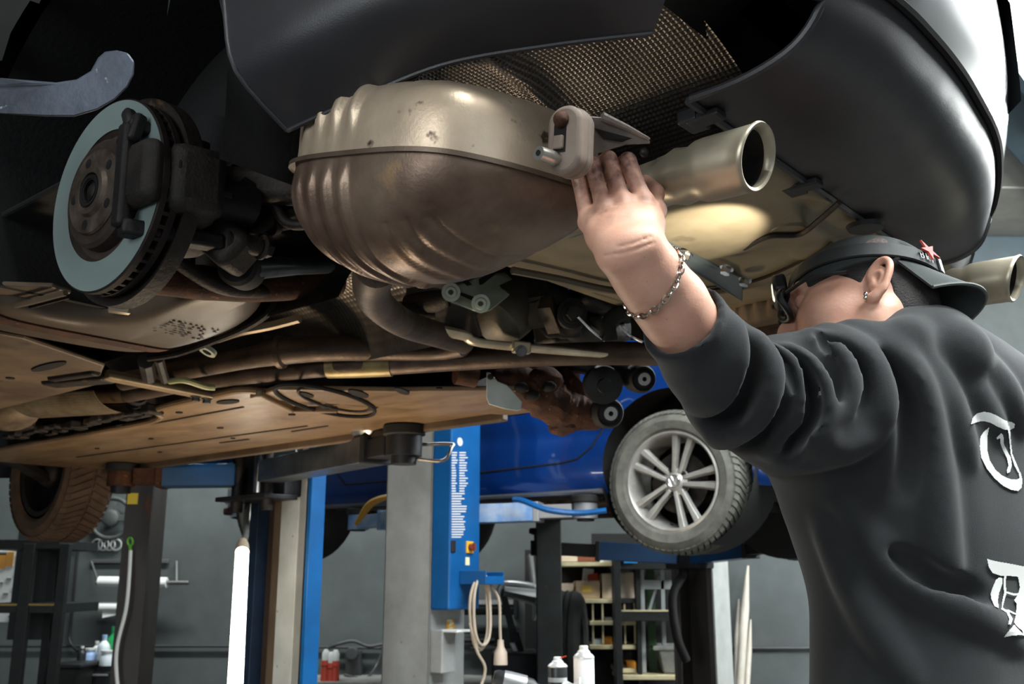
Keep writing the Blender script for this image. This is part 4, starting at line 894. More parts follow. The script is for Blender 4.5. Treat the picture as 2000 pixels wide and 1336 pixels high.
# ================================================================== exhaust system (car frame), unhooked and sagging at the near side
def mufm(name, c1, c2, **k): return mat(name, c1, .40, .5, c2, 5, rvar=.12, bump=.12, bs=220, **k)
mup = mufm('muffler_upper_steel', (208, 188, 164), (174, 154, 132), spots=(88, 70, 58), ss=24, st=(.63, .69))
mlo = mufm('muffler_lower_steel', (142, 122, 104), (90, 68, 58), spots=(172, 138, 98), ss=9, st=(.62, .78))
pipebr = mat('heat_browned_pipe', (98, 82, 70), .5, .5, (66, 54, 46), 9, bump=.3, bs=120, rvar=.1)
tipm = mat('tailpipe_steel', (172, 163, 144), .36, .6, (148, 138, 118), 6, rvar=.06)
sootm = mat('sooty_inside', (38, 32, 30), .85, .2, (24, 20, 19), 40, bump=.4)
EX = thing('exhaust_system', 'twin ribbed steel silencer exhaust, near end held in the hand', 'exhaust', frame=CAR)
def xpart(mb, name, m, parent=None, smooth=40, bevel=0): return mb.build(name, m, parent or EX, smooth, bevel)
def muffler(M, flip=1):
    """local: a forward (+x), b away from the near side (+y*flip), z up, seam at z=0"""
    LA, LB = .365, .30
    def outline(t):
        # rounded plan: a in [0,LA], b in [0,LB]; far rear part runs out towards the tailpipe
        n = 3.4; c, s = math.cos(t), math.sin(t); k = (abs(c) ** n + abs(s) ** n) ** (-1 / n)
        a = LA / 2 + LA / 2 * k * c; b = LB / 2 + LB / 2 * k * s
        a -= .07 * max(0, -c) ** 1.5 * max(0, (b - .05) / LB) * 1.2          # rear end pulled out towards the tailpipe
        return a, b
    def ribs(a, b, z):
        h = 0
        for k in range(5):
            c = LA - .034 - k * .035; h += .0070 * math.exp(-((a - c) / .0095) ** 4)
        return h
    def grooves(a, rr):
        h = 0
        for k in range(3):
            c = .125 - k * .030; h -= .0045 * math.exp(-((a - c) / .006) ** 2) * (1 if .25 < rr < .85 else .0)
        return h
    def shell(up):
        H = .110 if up else -.135; n_p = 4.2 if up else 2.35
        NT, NR = 300, 44; vs_ = []; oo = [outline(2 * math.pi * i / 1200) for i in range(1201)]
        ln = np.concatenate([[0], np.cumsum([math.hypot(oo[i + 1][0] - oo[i][0], oo[i + 1][1] - oo[i][1]) for i in range(1200)])]); ss = np.linspace(0, ln[-1], NT + 1)[:-1]
        oas = np.interp(ss, ln, [q[0] for q in oo]); obs = np.interp(ss, ln, [q[1] for q in oo])
        for i in range(NT):
            oa, ob = oas[i], obs[i]; ca, cb = LA * .55, LB * .5
            for j in range(NR + 1):
                f = j / NR; th = f * math.pi / 2                  # 0 at the seam, 1 at the crown
                rr = math.cos(th) ** (2 / n_p) if f < 1 else 0; zz = math.sin(th) ** (2 / n_p)
                a = ca + (oa - ca) * rr; b = cb + (ob - cb) * rr
                hh = H * (1 - .35 * max(0, 1 - a / (LA * .35)) ** 1.3) if not up else H * (.10 + .90 * (lambda q: q * q * (3 - 2 * q))(min(1, max(0, (a + .045) / .055))))
                if not up: hh *= 1 - .30 * max(0, (b - LB * .55) / (LB * .45))
                z = hh * zz; k = min(1, f * 7) * (1 if f < .97 else 1)
                g = (ribs(a, b, z) + (grooves(a, rr) if not up else .6 * grooves(a, rr))) * k
                # push along an approximate outward normal
                d = Vector((0, (ob - cb) * rr ** .5, zz * (1 if up else -1) * .12)); d = d.normalized() if d.length > 0 else Vector((0, 0, 1))
                p = Vector((a, b * 1.0, z)) + d * g; vs_.append(Vector((p.x, flip * p.y, p.z)))
        W = NR + 1; fs = [(i * W + j, ((i + 1) % NT) * W + j, ((i + 1) % NT) * W + j + 1, i * W + j + 1) for i in range(NT) for j in range(NR)]
        return MB().add(vs_, fs, M)
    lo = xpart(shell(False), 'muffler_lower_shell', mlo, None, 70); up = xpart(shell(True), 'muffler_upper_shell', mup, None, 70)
    fl = MB(); pr = []; NT = 96
    for i in range(NT):
        t = 2 * math.pi * i / NT; a, b = outline(t); a2, b2 = LA / 2 + (a - LA / 2) * 1.03 + (.012 if math.cos(t) > .3 else 0) * math.cos(t), LB / 2 + (b - LB / 2) * 1.035
        pr.append([(a, b, .0025), (a2, b2, .0025), (a2, b2, -.0035), (a, b, -.0035)])
    vs_ = [Vector((x, flip * y, z)) for q in pr for x, y, z in q]
    fl.add(vs_, [(4 * i + k, 4 * ((i + 1) % NT) + k, 4 * ((i + 1) % NT) + (k + 1) % 4, 4 * i + (k + 1) % 4) for i in range(NT) for k in range(4)], M)
    xpart(fl, 'muffler_seam', mufm('muffler_seam_steel', (120, 104, 90), (86, 70, 58)))
    return lo, up
A_ = CP(900, 285, 1.13); B_ = CP(555, 318, 1.36)
ax = (B_ - A_).normalized(); lat = Vector((0, -1, .03)); lat = (lat - ax * lat.dot(ax)).normalized(); zz = ax.cross(lat); zz = -zz if zz.z < 0 else zz
MM = Matrix(((ax.x, lat.x, zz.x, A_.x), (ax.y, lat.y, zz.y, A_.y), (ax.z, lat.z, zz.z, A_.z), (0, 0, 0, 1)))
# the outline's rear near corner is rounded: shift so the rounded corner meets A
MM = MM @ Matrix.Translation((.004, -.012, 0))
muffler(MM)
# far silencer, mirrored
FM = Matrix.Translation((-.80, -.80, 1.83))
MM2 = Matrix(((1, 0, 0, -.80), (0, 1, 0, -.77), (0, 0, 1, 1.80), (0, 0, 0, 1)))
muffler(MM2)
# ---- near tailpipe: pipe, flared tip
def tail(p0, p1, ptip, r0, r1):
    d = (ptip - p1).normalized(); L = (ptip - p1).length; M_ = frz(p1, d)
    tp = xpart(MB().tube([p0, p0.lerp(p1, .5), p1 + d * .01], r0, 28, cap=False), 'tailpipe', tipm)
    pr_ = [(r0, 0), (r0 + .001, .02), (r0 + .004, .035), (r1 - .004, .055), (r1, .07), (r1, L - .01), (r1 + .0035, L - .004), (r1 + .0035, L), (r1 - .001, L + .002), (r1 - .004, L - .004), (r1 - .005, L - .02), (r1 - .006, .06)]
    o = MB().lathe(pr_[:8], M_, 56); return tp, M_, L
def tailpipe(q0, q1, q2, r0, r1, cut):
    """q0 start, q1 where the tip begins, q2 rim centre; cut: slant of the rim (local x)"""
    d = (q2 - q1).normalized(); L = (q2 - q1).length; M_ = frz(q1, d, Vector((0, 0, 1)))
    tp = xpart(MB().tube(smooth_path([q0, q0.lerp(q1, .5), q1 + d * .012], 5), r0, 32, cap=False), 'tailpipe', tipm)
    n = 64
    def skew(prof_):
        vs_ = []
        for j in range(n):
            a = 2 * math.pi * j / n
            for (r, z) in prof_:
                zz_ = z + (cut * math.cos(a) * r / r1 if z > L * .7 else 0); vs_.append((r * math.cos(a), r * math.sin(a), zz_))
        m = len(prof_); return MB().add(vs_, [(j * m + i, ((j + 1) % n) * m + i, ((j + 1) % n) * m + i + 1, j * m + i + 1) for j in range(n) for i in range(m - 1)], M_)
    t = xpart(skew([(r0, -.002), (r0 + .0015, .010), (r0 + .006, .024), (r1 - .006, .042), (r1 - .001, .055), (r1, .065), (r1, L - .02), (r1, L - .006), (r1 + .0015, L), (r1 - .001, L + .003), (r1 - .005, L + .001), (r1 - .006, L - .01)]), 'tailpipe_tip', tipm, None, 60)
    xpart(skew([(r1 - .006, L - .01), (r1 - .007, L * .75), (r1 - .008, .06), (r0 - .004, .03), (r0 - .005, -.06), (0, -.06)]), 'tip_bore', sootm, t, 60)
    return t
# pixel anchors of the near tip: axis from the neck to the rim
n2 = CP(1478, 307, 1.21); n1 = n2 + Vector((.128, .0, .004)); n0 = n2 + Vector((.30, -.01, .0))
tailpipe(n0, n1, n2, .0315, .0405, .012)
f2 = CP(1984, 544, 1.80); f1 = f2 + Vector((.128, .0, .004)); f0 = f2 + Vector((.33, .0, .0))
tailpipe(f0, f1, f2, .031, .0405, .012)
# ---- rubber hanger and bracket at the near silencer
hm = mat('dusty_hanger_rubber', (128, 112, 100), .7, 0, (104, 90, 80), 9, bump=.2)
hc = CP(1092, 268, 1.12); hx = (CARI.to_3x3() @ Vector((.92, -.05, .25))).normalized(); hz = (CARI.to_3x3() @ Vector((.28, .25, .95))).normalized()
HMx = frz(hc, CARI.to_3x3() @ Vector((-.58, -.80, -.10)), CARI.to_3x3() @ Vector((.16, .0, .98)))   # local z: towards the viewer, local x: up
pl = []
for k in range(40):
    t = 2 * math.pi * k / 40; pl.append((.0215 * math.cos(t) + (.0185 if math.cos(t) > 0 else -.0185), .0225 * math.sin(t)))
hr = xpart(MB().prism(pl, .034, HMx, -.042), 'rubber_hanger', hm, None, 50, .005)
pl2 = [(x * 1.03, y * 1.03) for x, y in pl]; xpart(MB().prism(pl2, .010, HMx, -.034), 'hanger_band', hm, hr, 50, .003)
xpart(MB().box((.003, 0, -.004), (.040, .017, .010), HMx).build if False else MB().box((.002, .004, -.0085), (.034, .016, .003), HMx), 'hanger_slot', darkgap, hr, 0)
xpart(MB().box((-.004, .004, -.005), (.016, .013, .006), HMx), 'hanger_tongue', hm, hr, 0, .002)
xpart(MB().tube([HMx @ Vector((-.022, .006, -.03)), HMx @ Vector((-.022, .012, .022))], [.0085, .008], 20).lathe([(.0035, .0), (.008, 0), (.008, -.002)], frz(HMx @ Vector((-.022, .012, .022)), (HMx.to_3x3() @ Vector((0, .006, .05)))), 20), 'hanger_pin', mat('bright_pin', (190, 185, 178), .3, .9), hr)
xpart(MB().lathe([(0, .0), (.0035, .0)], frz(HMx @ Vector((-.022, .0122, .0225)), (HMx.to_3x3() @ Vector((0, .006, .05)))), 12), 'pin_bore', darkgap, hr)
xpart(MB().ball((.022, .002, -.006), (.010, .009, .011), 14, 10, HMx), 'hanger_bolt', rust, hr)
# bracket behind the hanger: pressed steel tongue to the right
w1 = [CP(1135, 225, 1.15), CP(1175, 228, 1.16), CP(1225, 250, 1.17), CP(1268, 272, 1.18), CP(1272, 280, 1.18), CP(1225, 282, 1.18), CP(1165, 300, 1.17), CP(1140, 308, 1.15)]
n_ = (w1[3] - w1[0]).cross(w1[-1] - w1[0]).normalized(); n_ = -n_ if n_.dot(CARI @ Vector((0, 0, CAMH)) - w1[0]) > 0 else n_
brk = xpart(MB().add(w1 + [p + n_ * .004 for p in w1], [tuple(range(8)), tuple(range(15, 7, -1))] + [(i, (i + 1) % 8, 8 + (i + 1) % 8, 8 + i) for i in range(8)]), 'hanger_bracket', mat('grey_bracket', (130, 120, 112), .5, .5, (96, 86, 80), 14, bump=.3), None, 30, .0015)
sl = [CP(1160, 250, 1.152), CP(1205, 262, 1.162), CP(1235, 270, 1.168), CP(1215, 278, 1.17), CP(1180, 272, 1.16)]
xpart(MB().add(sl, [tuple(range(5))]), 'bracket_slot', darkgap, brk, 0)
xpart(MB().tube([w1[1], w1[2], w1[3]], [.006, .004, .002], 8), 'bracket_rib', MATS['grey_bracket'], brk)
xpart(MB().ball(CP(1258, 298, 1.26), .006, 12, 8), 'bracket_bolt', dsteel, brk)
# ---- pipes
b0 = CP(728, 540, 1.46); b1 = CP(730, 585, 1.62)
bend = smooth_path([CP(735, 520, 1.42), CP(726, 562, 1.58), CP(742, 598, 1.78), CP(790, 632, 2.02), CP(850, 652, 2.22), CP(905, 668, 2.40)], 8)
xpart(MB().tube(bend, [.032, .03, .029, .029, .029, .029], 24), 'inlet_pipe', pipebr)
pa = smooth_path([CW(240, 745, 1.80), CW(330, 728, 1.805), CW(470, 702, 1.81), CW(545, 688, 1.815), CW(640, 680, 1.82), CW(760, 683, 1.82), CP(850, 684, 2.5), CP(905, 676, 2.45)], 8)
xpart(MB().tube(pa, [.026, .027, .027, .034, .034, .028, .027, .027], 22), 'centre_pipe', pipebr)
pj = CW(548, 688, 1.815); xpart(MB().lathe([(.030, -.012), (.042, -.006), (.042, .006), (.034, .014)], frz(pj, CW(640, 680, 1.82) - pj), 28), 'pipe_collar', pipebr)
pb = smooth_path([CW(250, 770, 1.79), CW(400, 742, 1.79), CW(640, 716, 1.79), CW(760, 712, 1.79), CW(900, 703, 1.79), CW(1050, 694, 1.79), CW(1200, 690, 1.79), CW(1290, 692, 1.79), CW(1380, 690, 1.79), CP(1440, 665, 2.45)], 8)
xpart(MB().tube(pb, [.025, .026, .027, .027, .027, .028, .029, .029, .03, .03], 22), 'far_branch_pipe', pipebr)
xpart(MB().tube([CW(640, 716, 1.79), CW(700, 714, 1.79), CW(765, 712, 1.79)], [.031, .032, .031], 24), 'clamp_sleeve', mat('yellowed_sleeve', (150, 136, 92), .45, .4, (116, 100, 66), 12, bump=.2))
stp = [CP(838, 642, 2.2), CP(905, 655, 2.26), CP(930, 668, 2.27), CP(1005, 677, 2.3), CP(1090, 685, 2.35), CP(1200, 695, 2.42)]
strm = mat('lit_strap', (214, 202, 176), .35, .5, (180, 164, 138), 10)  # brightened colour carries the headlamp light falling on the strap
sr = xpart(MB().tube(smooth_path(stp, 5), [.022, .018, .015, .016, .015, .011], 10, flat=.6), 'exhaust_strap', strm)
q = CP(1018, 679, 2.28); e_ = (stp[4] - stp[2]).normalized()
xpart(MB().bar(q - e_ * .022, q + e_ * .022, .018, .028), 'strap_clip', mat('bright_clip', (215, 205, 180), .3, .8), sr, 0, .004)
xpart(MB().bolt(q + (CARI.to_3x3() @ Vector((0, -.02, -.012))), CARI.to_3x3() @ Vector((.1, -1, -.4)), .010), 'strap_bolt', steel, sr, 30)
# ================================================================== signed-distance modelling for the mechanic
class SDF:
    def __init__(s, lo, hi, vox):
        s.lo = np.array(lo, np.float32); s.vox = vox; n = np.ceil((np.array(hi) - s.lo) / vox).astype(int) + 1; s.n = n
        s.ax = [s.lo[i] + np.arange(n[i], dtype=np.float32) * vox for i in range(3)]
        s.d = np.full(tuple(n), .05, np.float32)
    def sub(s, lo, hi):
        sl = []
        for i in range(3):
            a = int(max(0, math.floor((lo[i] - s.lo[i]) / s.vox))); b = int(min(s.n[i], math.ceil((hi[i] - s.lo[i]) / s.vox) + 1))
            if b <= a: return None, None
            sl.append(slice(a, b))
        P_ = (s.ax[0][sl[0]][:, None, None], s.ax[1][sl[1]][None, :, None], s.ax[2][sl[2]][None, None, :])
        return tuple(sl), P_
    def op(s, sl, d, k, mode):
        c = s.d[sl]
        if mode == 'u':
            if k > 0: h = np.maximum(k - np.abs(c - d), 0) / k; s.d[sl] = np.minimum(c, d) - h * h * k * .25
            else: s.d[sl] = np.minimum(c, d)
        elif mode == 's':
            d = -d; h = np.maximum(k - np.abs(c - d), 0) / max(k, 1e-6); s.d[sl] = np.maximum(c, d) + h * h * k * .25
        elif mode == 'i': s.d[sl] = np.maximum(c, d)
    def cap(s, a, b, ra, rb=None, k=.01, mode='u'):
        rb = ra if rb is None else rb; a = np.array(a, float); b = np.array(b, float); m = max(ra, rb) + k + .02
        sl, P_ = s.sub(np.minimum(a, b) - m, np.maximum(a, b) + m)
        if sl is None: return s
        ba = b - a; L2 = max(float(ba @ ba), 1e-9)
        t = np.clip(((P_[0] - a[0]) * ba[0] + (P_[1] - a[1]) * ba[1] + (P_[2] - a[2]) * ba[2]) / L2, 0, 1)
        dd = np.sqrt((P_[0] - a[0] - t * ba[0]) ** 2 + (P_[1] - a[1] - t * ba[1]) ** 2 + (P_[2] - a[2] - t * ba[2]) ** 2) - (ra + (rb - ra) * t)
        s.op(sl, dd.astype(np.float32), k, mode); return s
    def chain(s, pts, rs, k=.01, mode='u'):
        rs = rs if isinstance(rs, (list, tuple)) else [rs] * len(pts)
        if len(rs) != len(pts): rs = interp(rs, len(pts))
        for i in range(len(pts) - 1): s.cap(pts[i], pts[i + 1], rs[i], rs[i + 1], k, mode)
        return s
    def ell(s, c, r, M=None, k=.01, mode='u'):
        """M: 3x3 frame whose columns are the ellipsoid's axes"""
        c = np.array(c, float); m = max(r) + k + .02; sl, P_ = s.sub(c - m, c + m)
        if sl is None: return s
        q = [P_[i] - c[i] for i in range(3)]
        if M is not None:
            A = np.array([[M[i][j] for j in range(3)] for i in range(3)]); q = [q[0] * A[0, j] + q[1] * A[1, j] + q[2] * A[2, j] for j in range(3)]
        k0 = np.sqrt((q[0] / r[0]) ** 2 + (q[1] / r[1]) ** 2 + (q[2] / r[2]) ** 2); k1 = np.sqrt((q[0] / r[0] ** 2) ** 2 + (q[1] / r[1] ** 2) ** 2 + (q[2] / r[2] ** 2) ** 2) + 1e-9
        s.op(sl, (k0 * (k0 - 1) / k1).astype(np.float32), k, mode); return s
    def plane(s, p, n):
        """keep what lies behind the plane through p with outward normal n"""
        n = np.array(Vector(n).normalized()); p = np.array(p)
        d = (s.ax[0][:, None, None] - p[0]) * n[0] + (s.ax[1][None, :, None] - p[1]) * n[1] + (s.ax[2][None, None, :] - p[2]) * n[2]
        s.d = np.maximum(s.d, d.astype(np.float32)); return s
    def val(s, p):
        i = np.clip(((np.array(p) - s.lo) / s.vox).astype(int), 0, s.n - 1); return float(s.d[i[0], i[1], i[2]])
    def hit(s, x, y, z0=.9, z1=2.4, step=.002):
        """surface point of the field seen through a photo pixel"""
        zs = np.arange(z0, z1, step); r = np.array(ray(x, y)); pts = r[None, :] * zs[:, None]; pts[:, 2] += CAMH
        i = ((pts - s.lo) / s.vox); ok = np.all((i >= 0) & (i < s.n - 1), axis=1)
        if not ok.any(): return None
        ii = np.where(ok)[0]; j = i[ii].astype(int); f = i[ii] - j; v = 0
        for a in (0, 1):
            for b in (0, 1):
                for c in (0, 1):
                    v = v + s.d[j[:, 0] + a, j[:, 1] + b, j[:, 2] + c] * (f[:, 0] if a else 1 - f[:, 0]) * (f[:, 1] if b else 1 - f[:, 1]) * (f[:, 2] if c else 1 - f[:, 2])
        n = np.where(v < 0)[0]
        if len(n) == 0: return None
        k = n[0]; z = zs[ii[k]]
        if k > 0: z = z - step * (-v[k]) / (v[k - 1] - v[k] + 1e-9)
        return P(x, y, z)
    def mesh(s):
        d = s.d; neg = d < 0; n = s.n
        corners = [(i, j, k) for i in (0, 1) for j in (0, 1) for k in (0, 1)]
        cs = [neg[i:n[0] - 1 + i, j:n[1] - 1 + j, k:n[2] - 1 + k] for i, j, k in corners]
        cnt = np.zeros(cs[0].shape, np.int8)
        for c in cs: cnt += c
        act = (cnt > 0) & (cnt < 8); idx = -np.ones(act.shape, np.int64); cells = np.argwhere(act); idx[act] = np.arange(len(cells))
        acc = np.zeros((len(cells), 3)); num = np.zeros(len(cells))
        I, J, K = cells.T
        for a in corners:
            for ax in range(3):
                if a[ax]: continue
                b = list(a); b[ax] = 1
                da = d[I + a[0], J + a[1], K + a[2]]; db = d[I + b[0], J + b[1], K + b[2]]; m = (da < 0) != (db < 0)
                t = np.where(m, da / np.where(m, da - db, 1), 0); pt = np.zeros((len(cells), 3)) + np.array(a); pt[:, ax] += t
                acc[m] += pt[m]; num[m] += 1
        V = s.lo + (cells + acc / num[:, None]) * s.vox; Q = []
        for ax in range(3):
            o = [0, 1, 2]; u, v = (ax + 1) % 3, (ax + 2) % 3
            A = np.take(neg, range(0, n[ax] - 1), ax); B = np.take(neg, range(1, n[ax]), ax); e = np.argwhere(A != B)
            if len(e) == 0: continue
            ok = (e[:, u] > 0) & (e[:, v] > 0) & (e[:, u] < n[u] - 1) & (e[:, v] < n[v] - 1); e = e[ok]
            def cid(du, dv):
                q = e.copy(); q[:, u] -= du; q[:, v] -= dv; return idx[q[:, 0], q[:, 1], q[:, 2]]
            q = np.stack([cid(0, 0), cid(1, 0), cid(1, 1), cid(0, 1)], 1); fl = A[e[:, 0], e[:, 1], e[:, 2]]
            q[~fl] = q[~fl][:, ::-1]; Q.append(q)
        return V, np.concatenate(Q)
def mesh_object(name, parts_, m, parent=None, smooth_it=0):
    """one mesh object out of (V, Q) pairs"""
    off = 0; VV_ = []; QQ = []
    for V, Q in parts_: VV_.append(V); QQ.append(Q + off); off += len(V)
    V = np.concatenate(VV_); Q = np.concatenate(QQ)
    me = bpy.data.meshes.new(name); me.vertices.add(len(V)); me.vertices.foreach_set('co', V.astype(np.float32).ravel())
    me.loops.add(len(Q) * 4); me.loops.foreach_set('vertex_index', Q.astype(np.int32).ravel()); me.polygons.add(len(Q)); me.polygons.foreach_set('loop_start', np.arange(0, len(Q) * 4, 4, dtype=np.int32))
    me.update(calc_edges=True); me.validate(); me.polygons.foreach_set('use_smooth', [True] * len(me.polygons)); me.materials.append(m)
    o = bpy.data.objects.new(name, me); COL.objects.link(o)
    if smooth_it:
        sm = o.modifiers.new('smooth', 'SMOOTH'); sm.iterations = smooth_it; sm.factor = .5
    if parent is not None: adopt(o, parent)
    return o
# ================================================================== the mechanic
def skin_mat():
    m = mat('skin', (205, 158, 136), .5, 0, (190, 134, 112), 16, amt=(.4, .75), bump=.12, bs=260, sss=.12, spots=(120, 70, 56), ss=150, st=(.735, .77))
    nt = m.node_tree; N = nt.nodes; L = nt.links; b = N['Principled BSDF']; src = b.inputs['Base Color'].links[0].from_socket
    at = N.new('ShaderNodeAttribute'); at.attribute_name = 'grime'; nz = N.new('ShaderNodeTexNoise'); nz.inputs['Scale'].default_value = 90; nz.inputs['Detail'].default_value = 5
    tc = [n for n in N if n.bl_idname == 'ShaderNodeTexCoord'][0]; L.new(tc.outputs['Object'], nz.inputs['Vector'])
    ad = N.new('ShaderNodeMath'); ad.operation = 'MULTIPLY_ADD'; L.new(nz.outputs['Fac'], ad.inputs[0]); ad.inputs[1].default_value = 2.4; ad.inputs[2].default_value = -.55
    mu = N.new('ShaderNodeMath'); mu.operation = 'MULTIPLY'; mu.use_clamp = True; L.new(at.outputs['Fac'], mu.inputs[0]); L.new(ad.outputs[0], mu.inputs[1])
    mx = N.new('ShaderNodeMix'); mx.data_type = 'RGBA'; L.new(mu.outputs[0], mx.inputs['Factor']); L.new(src, mx.inputs[6]); mx.inputs[7].default_value = lin((84, 52, 46)); L.new(mx.outputs[2], b.inputs['Base Color'])
    return m
skin = skin_mat()
cloth = mat('black_hoodie_fleece', (23, 25, 27), .9, 0, (19, 21, 23), 40, bump=.25, bs=900, sheen=.12)
S_L = P(1705, 775, 1.50); RT = Vector((.86, .51, 0)); FC = Vector((-.51, .86, 0))
NB = S_L + RT * .15 + Vector((0, 0, .075)); S_R = NB + RT * .21 + Vector((0, 0, -.09)); CH = NB + Vector((0, 0, -.16)) + FC * .01
PEL = CH + Vector((.0, -.02, -.42)); ELB = P(1437, 768, 1.33); WR = P(1229, 488, 1.15)
PER = thing('person', 'mechanic in black hoodie and backward cap reaching up to the silencer', 'person', (PEL.x, PEL.y, 0))
# ---------------- hand and forearm
lo = np.minimum(np.array(WR), np.array(ELB)) - .09; lo[0] -= .03; hi = np.maximum(np.array(WR), np.array(ELB)) + .09; hi[2] += .05; hi[1] += .05
H_ = SDF(lo, hi, .0019)
fdir = (WR - ELB).normalized()
H_.chain([ELB, ELB.lerp(WR, .3), ELB.lerp(WR, .62), ELB.lerp(WR, .85), WR], [.048, .050, .041, .0325, .029], .02)
# flatten the wrist sideways: second strand towards the thumb side
side = P(1268, 478, 1.165) - P(1190, 500, 1.165); side.normalize()
H_.chain([ELB.lerp(WR, .70) + side * .012, WR + side * .015], [.030, .0235], .02); H_.chain([ELB.lerp(WR, .72) - side * .010, WR - side * .013], [.030, .0235], .02)
mcp = {'i': P(1258, 398, 1.195), 'm': P(1216, 398, 1.19), 'r': P(1180, 408, 1.193), 'p': P(1149, 434, 1.20)}
pip = {'i': P(1226, 314, 1.205), 'm': P(1188, 311, 1.203), 'r': P(1156, 319, 1.205), 'p': P(1128, 338, 1.212)}
wr_ = {'i': WR + side * .016, 'm': WR + side * .006, 'r': WR - side * .006, 'p': WR - side * .016}
rad = {'i': .0098, 'm': .0098, 'r': .0092, 'p': .0086}
for f in 'imrp':
    H_.chain([wr_[f], wr_[f].lerp(mcp[f], .5) + Vector((0, -.003, 0)), mcp[f]], [.019, .0165, .0125], .014)
H_.chain([mcp['i'], mcp['m'], mcp['r'], mcp['p']], .0105, .006)
for f in 'imrp':
    d1 = P(1200, 340, 1.30) - P(1200, 340, 1.22)
    a = pip[f]; dip = a + Vector((-.004, .024, .006)); tip_ = dip + Vector((.0, .016, -.014))
    if f == 'p': dip = a + Vector((.002, .020, .012)); tip_ = dip + Vector((.004, .014, -.004))
    r = rad[f]; H_.chain([mcp[f], mcp[f].lerp(a, .5), a], [r * 1.25, r * 1.04, r * 1.10], .0018)
    H_.chain([a, dip, tip_], [r * 1.08, r, r * .85], .0015)
    H_.ell(mcp[f] + Vector((0, -.0075, .002)), (.0085, .0085, .0085), None, .010)
# thumb from the side of the palm, closing behind the pipe
H_.chain([WR + side * .018, P(1270, 440, 1.185), P(1280, 412, 1.215), P(1278, 378, 1.255), P(1265, 350, 1.285)], [.017, .0155, .0115, .0105, .009], .012)
H_.chain([P(1266, 446, 1.18), P(1284, 400, 1.19)], [.010, .0025], .008)
# tendons, wrist creases
for f in 'mr': H_.chain([wr_[f].lerp(mcp[f], .35) + Vector((0, -.0155, 0)), mcp[f] + Vector((0, -.010, -.004))], .0035, .010)
for pts in ([(1178, 500), (1215, 495), (1245, 486), (1278, 474)], [(1205, 482), (1235, 476), (1272, 462)]):
    q = [H_.hit(*p) for p in pts]; q = [p for p in q if p is not None]
    if len(q) > 1: H_.chain(q, .0005, .003, 's')
Vh, Qh = H_.mesh()
# ---------------- head and neck
EAR = P(1703, 555, 1.455); hu = Vector((.04, .40, .90)).normalized(); hf = Vector((-.93, .27, .02)); hf = (hf - hu * hf.dot(hu)).normalized(); hl = hu.cross(hf)
HC = EAR - hl * .080 + hf * .012 + hu * .012
HM_ = Matrix(((hf.x, hl.x, hu.x, HC.x), (hf.y, hl.y, hu.y, HC.y), (hf.z, hl.z, hu.z, HC.z), (0, 0, 0, 1))); H3 = HM_.to_3x3()
def hd(x, y, z): return HM_ @ Vector((x, y, z))
hlo = np.array(HC) - .19; hhi = np.array(HC) + .19; hlo[2] -= .06; hhi[0] += .06
K_ = SDF(hlo, hhi, .0022)
K_.ell(hd(-.012, 0, .032), (.098, .078, .090), H3, .02); K_.ell(hd(.035, 0, -.025), (.066, .064, .088), H3, .03)
K_.chain([hd(.0, .052, -.055), hd(.05, .035, -.088), hd(.085, .0, -.098), hd(.05, -.035, -.088), hd(.0, -.052, -.055)], [.020, .018, .017, .018, .020], .03)
K_.ell(hd(.055, .042, -.03), (.034, .024, .032), H3, .03); K_.ell(hd(.055, -.042, -.03), (.034, .024, .032), H3, .03)
K_.chain([hd(.098, 0, .012), hd(.112, 0, -.02), hd(.118, 0, -.036)], [.008, .011, .013], .014); K_.ell(hd(.104, .012, -.040), (.010, .008, .007), H3, .008); K_.ell(hd(.104, -.012, -.040), (.010, .008, .007), H3, .008)
K_.chain([hd(.085, .045, .028), hd(.100, .015, .026)], .010, .014); K_.chain([hd(.085, -.045, .028), hd(.100, -.015, .026)], .010, .014)
for s in (1, -1):
    K_.ell(hd(.098, s * .034, .008), (.016, .018, .012), H3, .010, 's'); K_.ell(hd(.084, s * .034, .007), (.013, .013, .012), H3, .003)
    K_.chain([hd(.099, s * .022, .008), hd(.094, s * .046, .006)], .0012, .003, 's')
K_.chain([hd(.096, .020, -.064), hd(.105, 0, -.062), hd(.096, -.020, -.064)], [.005, .007, .005], .006); K_.chain([hd(.094, .018, -.073), hd(.102, 0, -.074), hd(.094, -.018, -.073)], [.005, .007, .005], .006)
K_.chain([hd(.100, .022, -.068), hd(.110, 0, -.068), hd(.100, -.022, -.068)], .0012, .003, 's')
# neck into the shoulders
K_.chain([hd(-.035, .0, -.03), hd(-.035, .0, -.03).lerp(NB + Vector((0, 0, -.11)) + FC * .04, .55) + FC * .015, NB + Vector((0, 0, -.12)) + FC * .05], [.060, .054, .035], .03)
K_.chain([hd(-.02, .055, -.05), hd(-.01, .045, -.13)], [.014, .016], .03)
